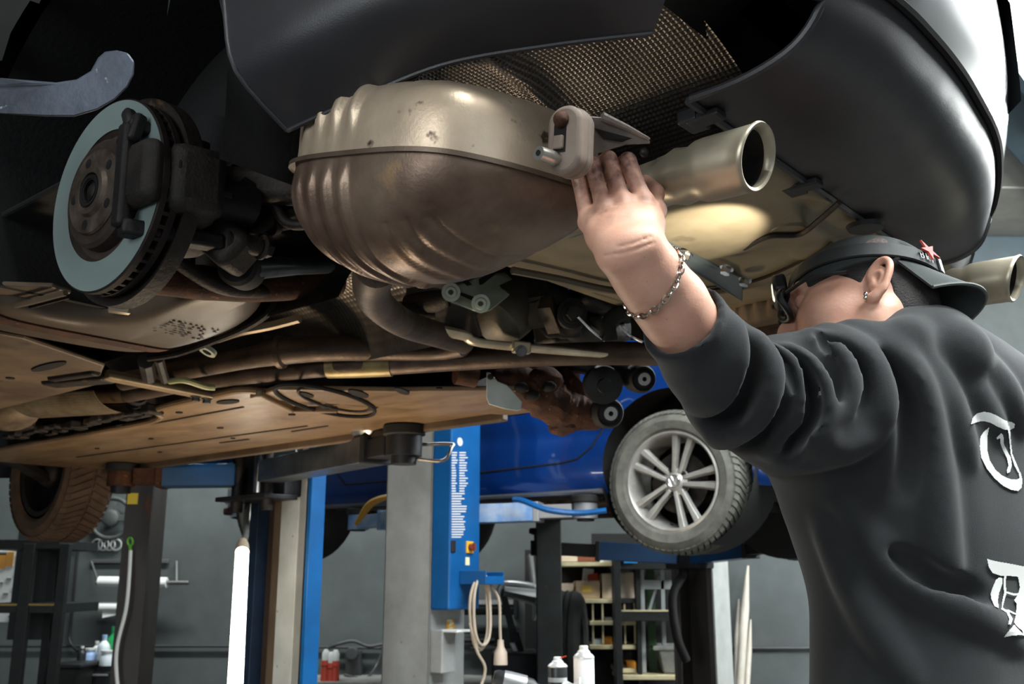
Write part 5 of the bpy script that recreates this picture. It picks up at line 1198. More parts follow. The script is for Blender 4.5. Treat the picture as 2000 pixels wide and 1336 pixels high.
# ears
for s in (1, -1):
    e0 = hd(-.012, s * .080, -.012); tw = R(24) * s
    eo = (hf * -.80 + hl * s * .60).normalized()                 # direction in which the ear stands off
    eu = (hu * .97 - hf * .22).normalized(); en = eu.cross(eo)
    E3 = Matrix(((eo.x, eu.x, en.x), (eo.y, eu.y, en.y), (eo.z, eu.z, en.z)))
    def ep(a, b, c=0): return e0 + eo * a + eu * b + en * c
    K_.ell(ep(.012, .0), (.017, .030, .006), E3, .008)
    K_.ell(ep(.016, .004, -.006 * s), (.0115, .021, .0075), E3, .003, 's')
    hx = [ep(-.004, .006), ep(-.003, .024), ep(.008, .035), ep(.021, .033), ep(.029, .020), ep(.029, .003), ep(.022, -.014), ep(.012, -.026), ep(.003, -.030), ep(-.003, -.022)]
    K_.chain([Vector(q) for q in smooth_path(hx, 3)], [.0036, .0042, .0046, .0046, .0044, .0042, .004, .0052, .006, .004], .004)
    K_.chain(smooth_path([ep(.004, .014), ep(.014, .014), ep(.018, .002), ep(.012, -.012)], 3), .0030, .004); K_.ell(ep(-.001, -.006), (.004, .006, .004), E3, .004)
    K_.ell(ep(.007, -.027), (.007, .009, .0045), E3, .006)
Vk, Qk = K_.mesh()
# ---------------- torso, right arm, legs (under the clothes)
tlo = np.array([PEL.x - .42, PEL.y - .35, -.0]); thi = np.array([PEL.x + .62, PEL.y + .62, NB.z + .06])
T_ = SDF(tlo, thi, .009)
def row(c, w, r): T_.cap(c - RT * w, c + RT * w, r, r, .06)
row(NB + Vector((0, 0, -.15)), .08, .05); row(CH, .085, .105); row(CH.lerp(PEL, .55), .07, .10); row(PEL, .075, .105)
T_.cap(S_L, NB + Vector((0, 0, -.15)), .05, .05, .05); T_.cap(S_R, NB + Vector((0, 0, -.15)), .05, .05, .05); T_.cap(NB + Vector((0, 0, -.10)) + FC * .03, NB + Vector((0, 0, -.16)), .035, .05, .04)
T_.chain([S_L, S_L.lerp(ELB, .5), ELB], [.055, .048, .044], .03)
RE = S_R + Vector((.06, .10, -.28)); RW = RE + FC * .22 + Vector((-.05, 0, .05)); T_.chain([S_R, RE, RW, RW + FC * .08], [.055, .045, .032, .028], .03)
for s in (1, -1):
    hp = PEL + RT * (.09 * s) + Vector((0, 0, -.06)); kn_ = Vector((hp.x, hp.y, .52)) + FC * .03; an = Vector((hp.x, hp.y, .09)) - FC * .01
    T_.chain([hp, kn_, an], [.09, .06, .042], .03); T_.cap(an + Vector((0, 0, -.05)), an + FC * .17 + Vector((0, 0, -.055)), .036, .03, .03)
Vt, Qt = T_.mesh()
body = mesh_object('body', [(Vh, Qh), (Vk, Qk), (Vt, Qt)], skin, PER, 2)
me = body.data; co = np.zeros(len(me.vertices) * 3, np.float32); me.vertices.foreach_get('co', co); co = co.reshape(-1, 3)
g = np.zeros(len(co), np.float32)
for f in 'imrp':
    a = np.array(mcp[f].lerp(pip[f], .05)); b_ = np.array(pip[f]); t = np.clip((co - a) @ (b_ - a) / ((b_ - a) @ (b_ - a)), 0, 1.0); g = np.maximum(g, np.where(np.linalg.norm(co - np.array(pip[f]), axis=1) < .05, t, 0) * 1.1)
g = np.maximum(g, .6 * np.exp(-(np.linalg.norm(co - np.array(mcp['r'] + Vector((.005, -.015, -.012))), axis=1) / .026) ** 2))
g = np.maximum(g, .5 * np.exp(-(np.linalg.norm(co - np.array(mcp['i'] + Vector((0, -.015, .0))), axis=1) / .012) ** 2))
at = me.attributes.new('grime', 'FLOAT', 'POINT'); at.data.foreach_set('value', g.astype(np.float32))
# ---------------- hoodie
glo = np.array([ELB.x - .22, min(ELB.y, S_L.y) - .22, PEL.z - .22]); ghi = np.array([S_R.x + .22, S_R.y + .30, NB.z + .16]); ghi[2] = max(ghi[2], WR.z - .02)
G_ = SDF(glo, ghi, .0052)
CUF = ELB.lerp(WR, .545); 
def grow(c, w, r, k=.07): G_.cap(c - RT * w, c + RT * w, r, r, k)
grow(NB + Vector((0, 0, -.115)) - FC * .005, .11, .095); grow(CH + Vector((0, 0, .0)), .11, .135); grow(CH.lerp(PEL, .35), .105, .135); grow(CH.lerp(PEL, .7), .11, .135); grow(PEL, .115, .14); grow(PEL + Vector((0.01, -.01, -.12)), .12, .135)
G_.cap(S_L + FC * -.0, NB + Vector((0, 0, -.10)), .10, .10, .06); G_.cap(S_R, NB + Vector((0, 0, -.10)), .09, .10, .06)
G_.chain([S_L + Vector((0, 0, -.012)), S_L.lerp(ELB, .35) + Vector((0, 0, -.012)), S_L.lerp(ELB, .7) + Vector((0, 0, -.012)), ELB], [.102, .100, .082, .064], .05)
G_.chain([ELB, ELB.lerp(CUF, .5), CUF, CUF + (WR - ELB) * .05], [.064, .057, .049, .048], .03)
G_.chain([S_R, RE, RW.lerp(RE, .2)], [.09, .08, .06], .05)
G_.cap(P(1660, 915, 1.48), P(1760, 1000, 1.53), .07, .09, .14)            # slack cloth under the arm
# hood: thick roll round the neck and the bag on the back
hoodp = [P(1722, 684, 1.44), P(1760, 650, 1.44), P(1830, 644, 1.46), P(1900, 690, 1.52), P(1975, 755, 1.62), P(2040, 820, 1.74)]
G_.chain(smooth_path([P(1860, 730, 1.50), P(1940, 790, 1.56), P(2020, 860, 1.62)], 4), [.05, .06, .06], .05)
def gh(pts, dz=0):
    out = []
    for p in pts:
        q = G_.hit(*p, 1.0, 2.2)
        if q is not None: out.append(q + ray(*p) * dz)
    return smooth_path(out, 4) if len(out) > 1 else out
folds = [  # (pixel polyline, radius, sink)
    ([(1432, 640), (1428, 700), (1400, 760), (1360, 790)], .014, .009),
    ([(1478, 668), (1490, 730), (1470, 800), (1400, 858)], .016, .008), ([(1502, 690), (1545, 735), (1552, 800), (1500, 880), (1440, 900)], .013, .007),
    ([(1540, 690), (1590, 740), (1600, 800), (1570, 860), (1510, 915)], .012, .007), ([(1585, 655), (1640, 700), (1650, 760), (1610, 830)], .012, .006),
    ([(1610, 645), (1690, 700), (1715, 780), (1705, 840)], .013, .006), ([(1660, 640), (1740, 690), (1790, 770), (1815, 900), (1835, 1050), (1850, 1160)], .016, .008),
    ([(1700, 650), (1790, 700), (1850, 790), (1890, 900)], .012, .007), ([(1745, 665), (1830, 700), (1900, 770), (1950, 850)], .012, .006),
    ([(1800, 660), (1880, 690), (1950, 760), (1990, 830)], .014, .006),
    ([(1560, 905), (1640, 870), (1700, 850)], .010, .006), ([(1650, 990), (1720, 1080), (1800, 1150), (1900, 1200), (1990, 1260)], .016, .008), ([(1610, 1020), (1660, 1120), (1720, 1230), (1780, 1330)], .015, .008),
    ([(1555, 800), (1590, 850), (1650, 880)], .009, .005)]
allf = [(gh(p, dz), r) for p, r, dz in folds]
grv = [([(1455, 660), (1460, 730), (1435, 800), (1375, 830)], .008), ([(1490, 680), (1520, 740), (1515, 810), (1450, 880)], .007), ([(1525, 690), (1570, 745), (1578, 810), (1540, 880)], .007), ([(1570, 670), (1618, 720), (1628, 780)], .007), ([(1720, 700), (1770, 780), (1780, 880), (1770, 960)], .010), ([(1600, 660), (1665, 715), (1685, 790)], .008), ([(1740, 1080), (1820, 1130), (1920, 1170)], .010)]
allg = [(gh(p, -.001), r) for p, r in grv]
for q, r in allf:
    if len(q) > 1: G_.chain(q, [r * .5, r * 1.15, r * 1.15, r * .5], .026)
for q, r in allg:
    if len(q) > 1: G_.chain(q, [r * .2, r * .55, r * .55, r * .2], .026, 's')
# opening of the sleeve and of the collar
G_.plane(CUF, WR - ELB) if False else None
cufn = np.array((WR - ELB).normalized()); cuf0 = np.array(CUF)
sl, P_ = G_.sub(cuf0 - .14, cuf0 + .14)
dd = (P_[0] - cuf0[0]) * cufn[0] + (P_[1] - cuf0[1]) * cufn[1] + (P_[2] - cuf0[2]) * cufn[2]; G_.d[sl] = np.maximum(G_.d[sl], dd.astype(np.float32))
G_.cap(CUF, CUF + (WR - ELB) * .2, .046, .044, .006, 's')
G_.chain([hd(-.02, 0, -.05), hd(-.045, 0, -.095)], [.066, .062], .01, 's')
G_.chain(gh([(1775, 655), (1805, 652), (1830, 657), (1855, 675), (1885, 695)], .012), .026, .03)
G_.chain(smooth_path(hoodp, 4), [.016, .022, .027, .032, .038, .045], .02)
Vg, Qg = G_.mesh()
hoodie = mesh_object('hoodie', [(Vg, Qg)], cloth, body, 7)
# cuff seam ring
cx = (Vector((0, 0, 1)) - fdir * fdir.z).normalized(); cy = fdir.cross(cx)
MB().tube([CUF - fdir * .045 + (cx * math.cos(a) + cy * math.sin(a)) * .0535 for a in [2 * math.pi * k / 40 for k in range(40)]], .0022, 6, closed=True).build('cuff_seam', cloth, hoodie)
# trousers and shoes (below the frame)
B_2 = SDF(np.array([PEL.x - .32, PEL.y - .32, 0]), np.array([PEL.x + .36, PEL.y + .40, PEL.z + .05]), .009)
for s in (1, -1):
    hp = PEL + RT * (.09 * s) + Vector((0, 0, -.06)); kn_ = Vector((hp.x, hp.y, .52)) + FC * .03; an = Vector((hp.x, hp.y, .11)) - FC * .01
    B_2.chain([hp, kn_, an], [.115, .085, .075], .04)
B_2.cap(PEL - RT * .08, PEL + RT * .08, .125, .125, .05)
mesh_object('trousers', [B_2.mesh()], mat('dark_work_trousers', (34, 36, 42), .85, 0, (28, 30, 35), 20, bump=.3), body, 2)
for s in (1, -1):
    hp = PEL + RT * (.09 * s); an = Vector((hp.x, hp.y, .05)) - FC * .01
    X_ = SDF(np.array(an) - .25, np.array(an) + .25, .008); X_.chain([an - FC * .03, an + FC * .10, an + FC * .2 - Vector((0, 0, .008))], [.05, .05, .04], .02); X_.cap(an, an + Vector((0, 0, .08)), .05, .05, .02); X_.plane((0, 0, .005), (0, 0, -1))
    mesh_object('shoe', [X_.mesh()], rubber, body, 1)
# ---------------- hair, cap, headlamp
hairm = mat('black_hair', (16, 13, 12), .6, 0, (30, 25, 22), 60, bump=.6, bs=400, stretch=(1, 1, 1))
A_h = SDF(hlo, hhi, .0026)
A_h.ell(hd(-.014, 0, .032), (.101, .081, .092), H3, .01); A_h.ell(hd(-.06, 0, -.03), (.05, .062, .06), H3, .03)
A_h.plane(hd(.072, 0, .0), H3 @ Vector((1, 0, -.25))); A_h.plane(hd(-.03, 0, -.085), H3 @ Vector((.55, 0, -1)))
A_h.ell(hd(.062, .09, -.055), (.085, .05, .078), H3, .006, 's'); A_h.ell(hd(.062, -.09, -.055), (.085, .05, .078), H3, .006, 's')
A_h.ell(hd(-.02, .088, -.018), (.026, .03, .036), H3, .004, 's'); A_h.ell(hd(-.02, -.088, -.018), (.026, .03, .036), H3, .004, 's')
mesh_object('hair', [A_h.mesh()], hairm, body, 1)
capm = mat('faded_black_cap_cotton', (52, 57, 56), .85, 0, (44, 48, 48), 20, bump=.25, bs=700)
Cc = SDF(hlo, hhi, .0024); tilt = (hu + hf * .10).normalized()
Cc.ell(hd(-.012, 0, .034), (.110, .089, .094), H3, .02)
Cc.plane(hd(-.01, 0, .028), -(hu * 1.0 + hf * .12))
for a in range(6):
    t = a * math.pi / 3; q = [hd(-.015 + .115 * math.cos(t) * math.sin(s), .094 * math.sin(t) * math.sin(s), .040 + .104 * math.cos(s)) for s in [k * .26 for k in range(0, 6)]]; Cc.chain(q, .0012, .004, 's')
q = [Cc.hit(x, y, 1.2, 2) for x, y in ((1755, 500), (1765, 475), (1770, 462))]; q = [p for p in q if p is not None]
if len(q) > 1: Cc.chain(q, .005, .012, 's')
cap_o = mesh_object('cap', [Cc.mesh()], capm, body, 2)
MB().ball(hd(-.015, 0, .129), (.008, .008, .006), 12, 8).build('cap_button', capm, cap_o)
# visor at the back of the head, curved down at its sides
def visor(a, b):
    t = (a - .5) * 2; ang = t * R(66)
    x = -.012 - .104 * math.cos(ang) - b * .062 * (math.cos(t * R(62)) ** .6); y = .092 * math.sin(ang) * (1 - .12 * b)
    z = .022 - .022 * t * t * (.4 + b * .7) - .034 * b + .01
    return hd(x, y, z)
MB().grid(visor, 40, 14, thick=.004).build('visor', capm, cap_o, 60)
MB().tube([Vector(visor(k / 40, 1)) for k in range(41)], .0028, 6).build('visor_edge', mat('pale_visor_edge', (92, 96, 92), .8), cap_o)
# headlamp: strap over the cap, lamp at the forehead, buckle, lettering, star patch
def ring(t, off=0, dz=0):
    x, y = math.cos(t), math.sin(t); zc = .050 + .012 * math.cos(t + .4) + dz
    k = math.sqrt(max(.05, 1 - ((zc - .038) / .100) ** 2))
    return hd(-.012 + (.1145 + off) * x * k, (.0925 + off) * y * k, zc)
lamp_strap = mat('black_elastic_strap', (34, 36, 36), .7, 0, (44, 46, 46), 60)
hlmp = thing if False else None
N_ = 80; vs_ = []
for i in range(N_):
    t = 2 * math.pi * i / N_; vs_ += [ring(t, .000, -.013), ring(t, .003, -.012), ring(t, .003, .012), ring(t, .000, .013)]
stp_ = MB().add(vs_, [(4 * i + k, 4 * ((i + 1) % N_) + k, 4 * ((i + 1) % N_) + (k + 1) % 4, 4 * i + (k + 1) % 4) for i in range(N_) for k in range(4)]).build('headlamp_strap', lamp_strap, body, 60)
f0 = ring(0, .008); HLM = frz(f0, hf, hu)
MB().box((0, 0, .006), (.034, .056, .022), HLM).build('lamp_housing', blackp, stp_, 40, .006)
MB().lathe([(0, .0185), (.012, .0185), (.015, .017), (.015, .01)], HLM, 20).build('lamp_lens', mat('lamp_lens', (235, 235, 220), .15, 0, emis=1.0), stp_)
# dark-rimmed goggles hanging before the eyes
gg = MB()
for s in (1, -1): gg.tube([hd(.112 + .006 * math.cos(2 * t), s * .032 + .024 * math.cos(t), .006 + .021 * math.sin(t)) for t in [2 * math.pi * k / 24 for k in range(24)]], .0055, 8, closed=True)
gg.tube(smooth_path([hd(.108, .056, .012), hd(.07, .080, .016), hd(.02, .086, .012)], 4), .003, 6)
gl = gg.build('glasses_frame', blackp, body, 50)
for s in (1, -1): MB().lathe([(0, .003), (.018, .001), (.022, 0)], frz(hd(.113, s * .032, .006), hf, hu), 20).build('glasses_lens', glassd, gl)
def stick(x, y, off=.002, z0=1.2):
    """point on the cap or strap seen at a photo pixel"""
    q = STK.hit(x, y, z0, 1.9, .0008)
    return None if q is None else q - ray(x, y) * off
STK = Cc
def decal(name, polys, m, parent, field, step=1.3, off=.0035, box=None):
    """flat print laid on a surface: cells inside the outline, each resting on the cloth"""
    global STK
    STK = field; mb = MB()
    def inside(x, y, poly):
        c = False; n = len(poly)
        for i in range(n):
            (x1, y1), (x2, y2) = poly[i], poly[(i + 1) % n]
            if (y1 > y) != (y2 > y) and x < (x2 - x1) * (y - y1) / (y2 - y1) + x1: c = not c
        return c
    xs = [p[0] for q in polys for p in q]; ys = [p[1] for q in polys for p in q]; cache = {}
    def pt(i, j):
        if (i, j) not in cache:
            q = stick(min(xs) + i * step, min(ys) + j * step, off); cache[(i, j)] = None if q is None else (len(mb.v), mb.v.append(tuple(q)))[0]
        return cache[(i, j)]
    for i in range(int((max(xs) - min(xs)) / step) + 1):
        for j in range(int((max(ys) - min(ys)) / step) + 1):
            x = min(xs) + (i + .5) * step; y = min(ys) + (j + .5) * step
            if any(inside(x, y, q) for q in polys):
                f = [pt(i, j), pt(i + 1, j), pt(i + 1, j + 1), pt(i, j + 1)]
                if None not in f: mb.f.append(tuple(f))
    o = mb.build(name, m, parent, 0, fixn=False); return o
def ellp(cx, cy, rx, ry, rot=0, n=28): return [(cx + rx * math.cos(t) * math.cos(rot) - ry * math.sin(t) * math.sin(rot), cy + rx * math.cos(t) * math.sin(rot) + ry * math.sin(t) * math.cos(rot)) for t in [2 * math.pi * k / n for k in range(n)]]
patchm = mat('brown_patch', (104, 84, 76), .8, 0, (70, 62, 58), 260, amt=(.45, .55))
decal('round_patch', [ellp(1712, 474, 22, 9, R(-8))], patchm, cap_o, Cc, 1.2, .0042)
print_ = mat('white_print', (206, 206, 202), .75)
redm = mat('red_star_patch', (168, 52, 40), .6)
MB().ball(hd(-.075, .085, .02), .004, 8, 6) if False else None
ering = MB().ball(EAR + eo * 0 + Vector(P(1691, 575, 1.44) - P(1703, 555, 1.455)), .0038, 10, 8).ball(P(1690, 582, 1.437), .0028, 10, 8); ering.build('ear_stud', chrome, body)
# lettering on the strap and buckle at the back of the head
def ringp(t, z, off=.0045): return ring(t, off, z)
tb = R(150)
MB().add([ring(tb + .13, .0045, -.015), ring(tb + .02, .0045, -.015), ring(tb + .02, .0045, .015), ring(tb + .13, .0045, .015)] + [ring(tb + .13, .008, -.015), ring(tb + .02, .008, -.015), ring(tb + .02, .008, .015), ring(tb + .13, .008, .015)], [(0, 1, 2, 3), (7, 6, 5, 4), (0, 4, 5, 1), (1, 5, 6, 2), (2, 6, 7, 3), (3, 7, 4, 0)]).build('strap_buckle', mat('buckle_plastic', (50, 52, 52), .4), stp_, 0, .001)
GLY = {'B': [((0, 0), (0, 1)), ((0, 1), (.5, 1)), ((.5, 1), (.6, .75)), ((.6, .75), (.5, .5)), ((0, .5), (.5, .5)), ((.5, .5), (.65, .25)), ((.65, .25), (.5, 0)), ((.5, 0), (0, 0))], 'l': [((.2, 0), (.2, 1))], 'u': [((0, .65), (0, .1)), ((0, .1), (.25, 0)), ((.25, 0), (.5, .1)), ((.5, .65), (.5, 0))], 'i': [((.2, 0), (.2, .65)), ((.2, .85), (.2, .95))]}
tx = MB(); t0 = R(131); adv = {'B': .085, 'l': .04, 'u': .07, 'i': .04}
for ch in 'Blui':
    for (x1, y1), (x2, y2) in GLY[ch]:
        tx.tube([ringp(t0 + x1 * .075, (y1 - .5) * .013), ringp(t0 + x2 * .075, (y2 - .5) * .013)], .0007, 5)
    t0 += adv[ch]
tx.build('strap_lettering', print_, stp_)
sc_c = ring(R(140), .006, .013); sx_ = (ring(R(145), .006, .013) - ring(R(135), .006, .013)).normalized(); sn = (sc_c - hd(-.012, 0, .04)).normalized(); sy_ = sn.cross(sx_)
star_old = [(sx_ * math.cos(a) + sy_ * math.sin(a)) * (.021 if k % 2 == 0 else .0075) for k, a in enumerate([R(-18) + k * math.pi / 5 for k in range(10)])]
MB().add([sc_c + q for q in star_old] + [sc_c + q + sn * .003 for q in star_old], [tuple(range(10)), tuple(range(19, 9, -1))] + [(i, (i + 1) % 10, 10 + (i + 1) % 10, 10 + i) for i in range(10)]).build('star_patch', redm, cap_o, 0)
# print on the back of the hoodie: blackletter capitals
Tl = [[(1896.6, 828.4), (1899.6, 816.7), (1907.6, 807.9), (1922.3, 804.2), (1935.1, 806.4), (1947.9, 812.3), (1962.6, 821.1), (1976.5, 824.7), (1982.4, 828.4), (1980.9, 835.7), (1972.1, 840.5), (1960.8, 838.7), (1947.9, 833.2), (1935.1, 825.8), (1924.1, 823.3), (1913.1, 823.3), (1904.0, 826.2)], [(1931.8, 835.0), (1928.2, 853.3), (1928.2, 879.0), (1933.3, 899.2), (1944.3, 917.5), (1957.1, 928.5), (1971.8, 935.5), (1984.6, 936.9), (1991.2, 934.0), (1989.7, 921.2), (1993.4, 922.3), (1997.0, 937.7), (1995.6, 952.4), (1988.3, 959.0), (1975.4, 956.8), (1958.9, 948.7), (1942.4, 934.0), (1927.8, 915.7), (1916.8, 893.7), (1913.5, 871.7), (1915.0, 853.3), (1921.6, 843.1)], [(1946.5, 855.2), (1956.0, 846.0), (1959.7, 850.4), (1960.4, 866.2), (1966.3, 879.0), (1974.3, 893.7), (1976.5, 908.3), (1972.9, 921.2), (1967.0, 924.8), (1966.3, 918.6), (1969.9, 909.1), (1966.3, 893.7), (1958.9, 879.0), (1954.5, 868.0), (1953.1, 855.2), (1947.9, 858.5)], [(1969.2, 840.5), (1972.9, 840.5), (1974.3, 860.7), (1977.3, 886.3), (1986.4, 908.3), (1991.9, 921.2), (1989.0, 923.7), (1981.7, 910.2), (1974.3, 888.2), (1971.4, 862.5)]]
Dl = [[(1928.2, 1091.7), (1944.3, 1096.1), (1969.9, 1100.5), (2000.0, 1106.4), (2017.6, 1110.0), (2017.6, 1132.0), (2000.0, 1128.4), (1980.9, 1125.4), (1955.3, 1124.7), (1938.8, 1119.2), (1931.5, 1108.2)], [(1961.1, 1124.0), (1965.5, 1124.7), (1964.1, 1141.2), (1966.3, 1157.7), (1961.9, 1172.4), (1958.2, 1187.0), (1969.9, 1194.4), (1978.0, 1209.0), (1974.3, 1220.0), (1969.2, 1219.3), (1971.4, 1209.0), (1966.3, 1196.2), (1956.0, 1190.0), (1957.5, 1174.2), (1961.1, 1157.7), (1959.7, 1141.2)], [(1951.6, 1127.6), (1957.5, 1129.1), (1957.5, 1141.2), (1951.6, 1157.7), (1948.7, 1174.2), (1950.9, 1187.8), (1942.4, 1183.4), (1936.2, 1168.7), (1934.8, 1159.5), (1939.1, 1146.7), (1945.0, 1132.8)], [(1965.5, 1154.8), (1980.9, 1159.2), (1991.9, 1157.7), (1991.9, 1161.4), (1980.9, 1163.6), (1965.5, 1158.4)], [(1962.6, 1191.4), (1969.9, 1190.7), (1984.6, 1198.0), (1986.1, 1201.7), (1969.9, 1195.1), (1963.3, 1195.1)], [(1988.3, 1126.5), (2000.0, 1128.4), (2017.6, 1132.0), (2017.6, 1234.7), (2000.0, 1240.2), (1996.3, 1231.0), (1988.3, 1225.5), (1980.9, 1216.4), (1983.9, 1201.7), (1986.1, 1179.7), (1980.9, 1172.4), (1989.0, 1159.5), (1991.9, 1146.7)], [(1960.4, 1245.0), (1969.9, 1232.9), (1980.9, 1220.0), (1989.0, 1229.2), (2000.0, 1239.1), (2017.6, 1242.8), (2017.6, 1247.5), (1995.6, 1240.2), (1977.3, 1241.3)]]
for nm, L_ in (('letter_t', Tl), ('letter_d', Dl)):
    decal('back_lettering', L_, print_, hoodie, G_, 1.1, .0035)
# bracelet of curb links
bp = ELB.lerp(WR, .80); bn = (fdir - side * .45).normalized(); bx_ = (side - bn * side.dot(bn)).normalized(); by_ = bn.cross(bx_)
brc = MB(); NL = 30
for k in range(NL):
    t = 2 * math.pi * k / NL; c = bp + bx_ * (.0475 * math.cos(t)) + by_ * (.0405 * math.sin(t)); tg = (-bx_ * math.sin(t) * .0475 + by_ * math.cos(t) * .0405).normalized(); nr_ = (bx_ * math.cos(t) + by_ * math.sin(t)); wv = tg.cross(nr_)
    a1 = (wv * .8 + nr_ * .45 * (1 if k % 2 else -1)).normalized()
    brc.tube([c + tg * (.0062 * math.cos(s)) + a1 * (.0036 * math.sin(s)) for s in [2 * math.pi * j / 10 for j in range(10)]], .0013, 5, closed=True)
brc.build('bracelet', mat('silver_chain', (200, 188, 176), .22, 1), body, 60)['kind'] = 'stuff'
# the lamp worn on the head lights what the mechanic looks at
hs_ = spot('headlamp_beam', f0 + hf * .05, P(1380, 440, 1.75), 9, (1, .93, .78), 62, .35, .012)
# ================================================================== things on and along the back wall
def W_(x, y, d=.0): return onY(x, y, WALLY - d)
silver = mat('satin_silver', (188, 190, 190), .35, .8)
paperw = mat('white_paper', (232, 234, 232), .8)
blackst = mat('black_rack_steel', (24, 26, 27), .5, .1, (34, 36, 36), 20)
# steering wheel
sw0 = W_(217, 1012, .08); swm = mat('dark_grey_steering_leather', (70, 74, 72), .55, 0, (56, 60, 58), 20)
sw = thing('steering_wheel', 'dark grey three-spoke steering wheel hung on the wall above the rings', 'steering wheel', sw0)
Ms = frz(sw0, (0, -1, 0), (1, 0, 0))
MB().tube([Ms @ Vector((.165 * math.cos(t), .165 * math.sin(t), 0)) for t in [2 * math.pi * k / 48 for k in range(48)]], .019, 12, closed=True).build('wheel_rim', swm, sw)
hub_ = MB().lathe([(0, .045), (.05, .045), (.07, .03), (.075, -.01), (0, -.01)], Ms, 32).build('airbag_hub', swm, sw)
for a in (R(180), R(0), R(-90)):
    MB().bar(Ms @ Vector((.05 * math.cos(a), -.05 * math.sin(a), .01)), Ms @ Vector((.16 * math.cos(a), -.16 * math.sin(a), 0)), .012, .05 if a != R(-90) else .07, (0, 0, 1) if abs(math.sin(a)) < .5 else (1, 0, 0)).build('spoke', swm, sw, 0, .005)
MB().tube([sw0, sw0 + Vector((0, .08, 0))], .03, 12).build('wall_peg', dsteel, sw)
# four-ring emblem
rg = thing('ring_emblem', 'chrome emblem of four linked rings on the grey wall', 'emblem', W_(206, 1064))
for k in range(4):
    c = W_(189.5 + 12.3 * k, 1064, .012 + .006 * (k % 2)); Mr = frz(c, (0, -1, 0), (1, 0, 0))
    MB().tube([Mr @ Vector((.044 * math.cos(t), .044 * math.sin(t), 0)) for t in [2 * math.pi * j / 32 for j in range(32)]], .008, 8, closed=True).build('ring', mat('pale_chrome', (205, 206, 204), .3, .3), rg)
# paper towel holder with roll
ph = thing('paper_roll_holder', 'wall rod holder carrying a long white paper roll', 'paper roll holder', W_(260, 1110))
MB().bar(W_(178, 1096, .02), W_(330, 1096, .02), .02, .03).build('wall_bar', pipem, ph, 0, .003)
MB().bar(W_(178, 1096, .02), W_(192, 1138, .18), .016, .016).build('side_arm', pipem, ph, 0, .003)
MB().bar(W_(345, 1096, .02), W_(345, 1138, .18), .016, .016).build('side_arm', pipem, ph, 0, .003)
MB().tube([W_(188, 1138, .18), W_(369, 1138, .18)], .017, 12).build('rod', pipem, ph)
MB().tube([W_(193, 1136, .18), W_(326, 1138, .18)], .042, 24).build('paper_roll', paperw, ph, 40)
ph2 = thing('paper_roll_holder', 'short white paper roll on a peg below the long roll', 'paper roll holder', W_(210, 1185))
MB().tube([W_(195, 1186, .12), W_(240, 1186, .12)], .042, 24).build('paper_roll', paperw, ph2, 40)
MB().tube([W_(190, 1187, .12), W_(250, 1187, .12)], .014, 10).tube([W_(246, 1187, .12), W_(246, 1187, .0)], .012, 8).build('rod', mat('brass_rod', (150, 120, 70), .4, .6), ph2)
MB().grid(lambda a, b: W_(200 + 26 * a, 1193 + (14 - 6 * a) * b, .15 - .01 * math.sin(b * 2)), 6, 4, thick=.001).build('loose_sheet', paperw, ph2)
# black rack with calendar behind it at the far left
YR = 6.6
rk = thing('steel_rack', 'tall black steel rack at the left edge below the tyre', 'rack', onY(70, 1300, YR))
def ry(x, y, d=0): return onY(x, y, YR + d)
za = ry(60, 1062).z
def vpost(x, w, d=0, m=blackst):
    q = ry(x, 1180, d); MB().box((q.x, q.y, za / 2), (w, .05, za)).build('rack_post', m, rk, 0, .003)
vpost(48, .075); vpost(118, .06); vpost(98, .05, .6); vpost(-30, .06)
a, c = ry(-40, 1063), ry(124, 1063)
for yy, t, d in ((1063, .06, .0), (1188, .06, 0)):
    a, c = ry(-40, yy), ry(118, yy); MB().box(((a.x + c.x) / 2, YR + .3, a.z), (c.x - a.x, .62, t)).build('rack_shelf', blackst, rk, 0, .003)
a, c = ry(-30, 1181), ry(112, 1181); MB().box(((a.x + c.x) / 2, YR - .012, a.z), (c.x - a.x, .02, .012)).build('shelf_edge', mat('yellow_wood_edge', (150, 125, 70), .6), rk, 0)
MB().box(ry(75, 1120, .62), (.34, .01, .9)).build('rack_back', mat('dark_sheet', (40, 44, 45), .5), rk, 0)
# calendar
CY = .72
cl_ = thing('wall_calendar', 'white wall calendar with orange and grey blocks behind the rack', 'calendar', ry(20, 1140, CY))
q0, q1 = ry(-20, 1068, CY), ry(51, 1215, CY)
MB().box(((q0.x + q1.x) / 2, YR + CY, (q0.z + q1.z) / 2), (q1.x - q0.x, .006, q0.z - q1.z)).build('sheet', paperw, cl_, 0)
og = mat('orange_print', (196, 140, 60), .7); gr = mat('grey_print', (128, 132, 132), .7)
for (x, y, w, h, m) in ((3, 1096, 14, 30, og), (20, 1092, 11, 28, og), (6, 1081, 14, 6, gr)): 
    p_, p2 = ry(x - w / 2, y - h / 2, CY), ry(x + w / 2, y + h / 2, CY); MB().box(((p_.x + p2.x) / 2, YR + CY - .005, (p_.z + p2.z) / 2), (p2.x - p_.x, .004, p_.z - p2.z)).build('print_block', m, cl_, 0)
for (x, y) in ((38, 1083), (38, 1092), (38, 1101), (34, 1120), (18, 1131), (2, 1139), (30, 1148), (12, 1160), (26, 1178), (10, 1180), (36, 1165), (22, 1204)):
    p_ = ry(x, y, CY); MB().box((p_.x, YR + CY - .005, p_.z), (.036, .004, .016)).build('date_block', gr, cl_, 0)
# bent cable conduit on the wall above the bin
tag(MB().tube(smooth_path([W_(120, 1058, .05), W_(140, 1056, .05), W_(152, 1068, .05), W_(149, 1100, .05), W_(143, 1170, .05), W_(137, 1232, .05), W_(136, 1250, .06), W_(142, 1262, .08), W_(152, 1272, .12)], 5), .012, 8).build('wall_cable', blackp), 'black cable bending down the wall beside the rack', 'cable')
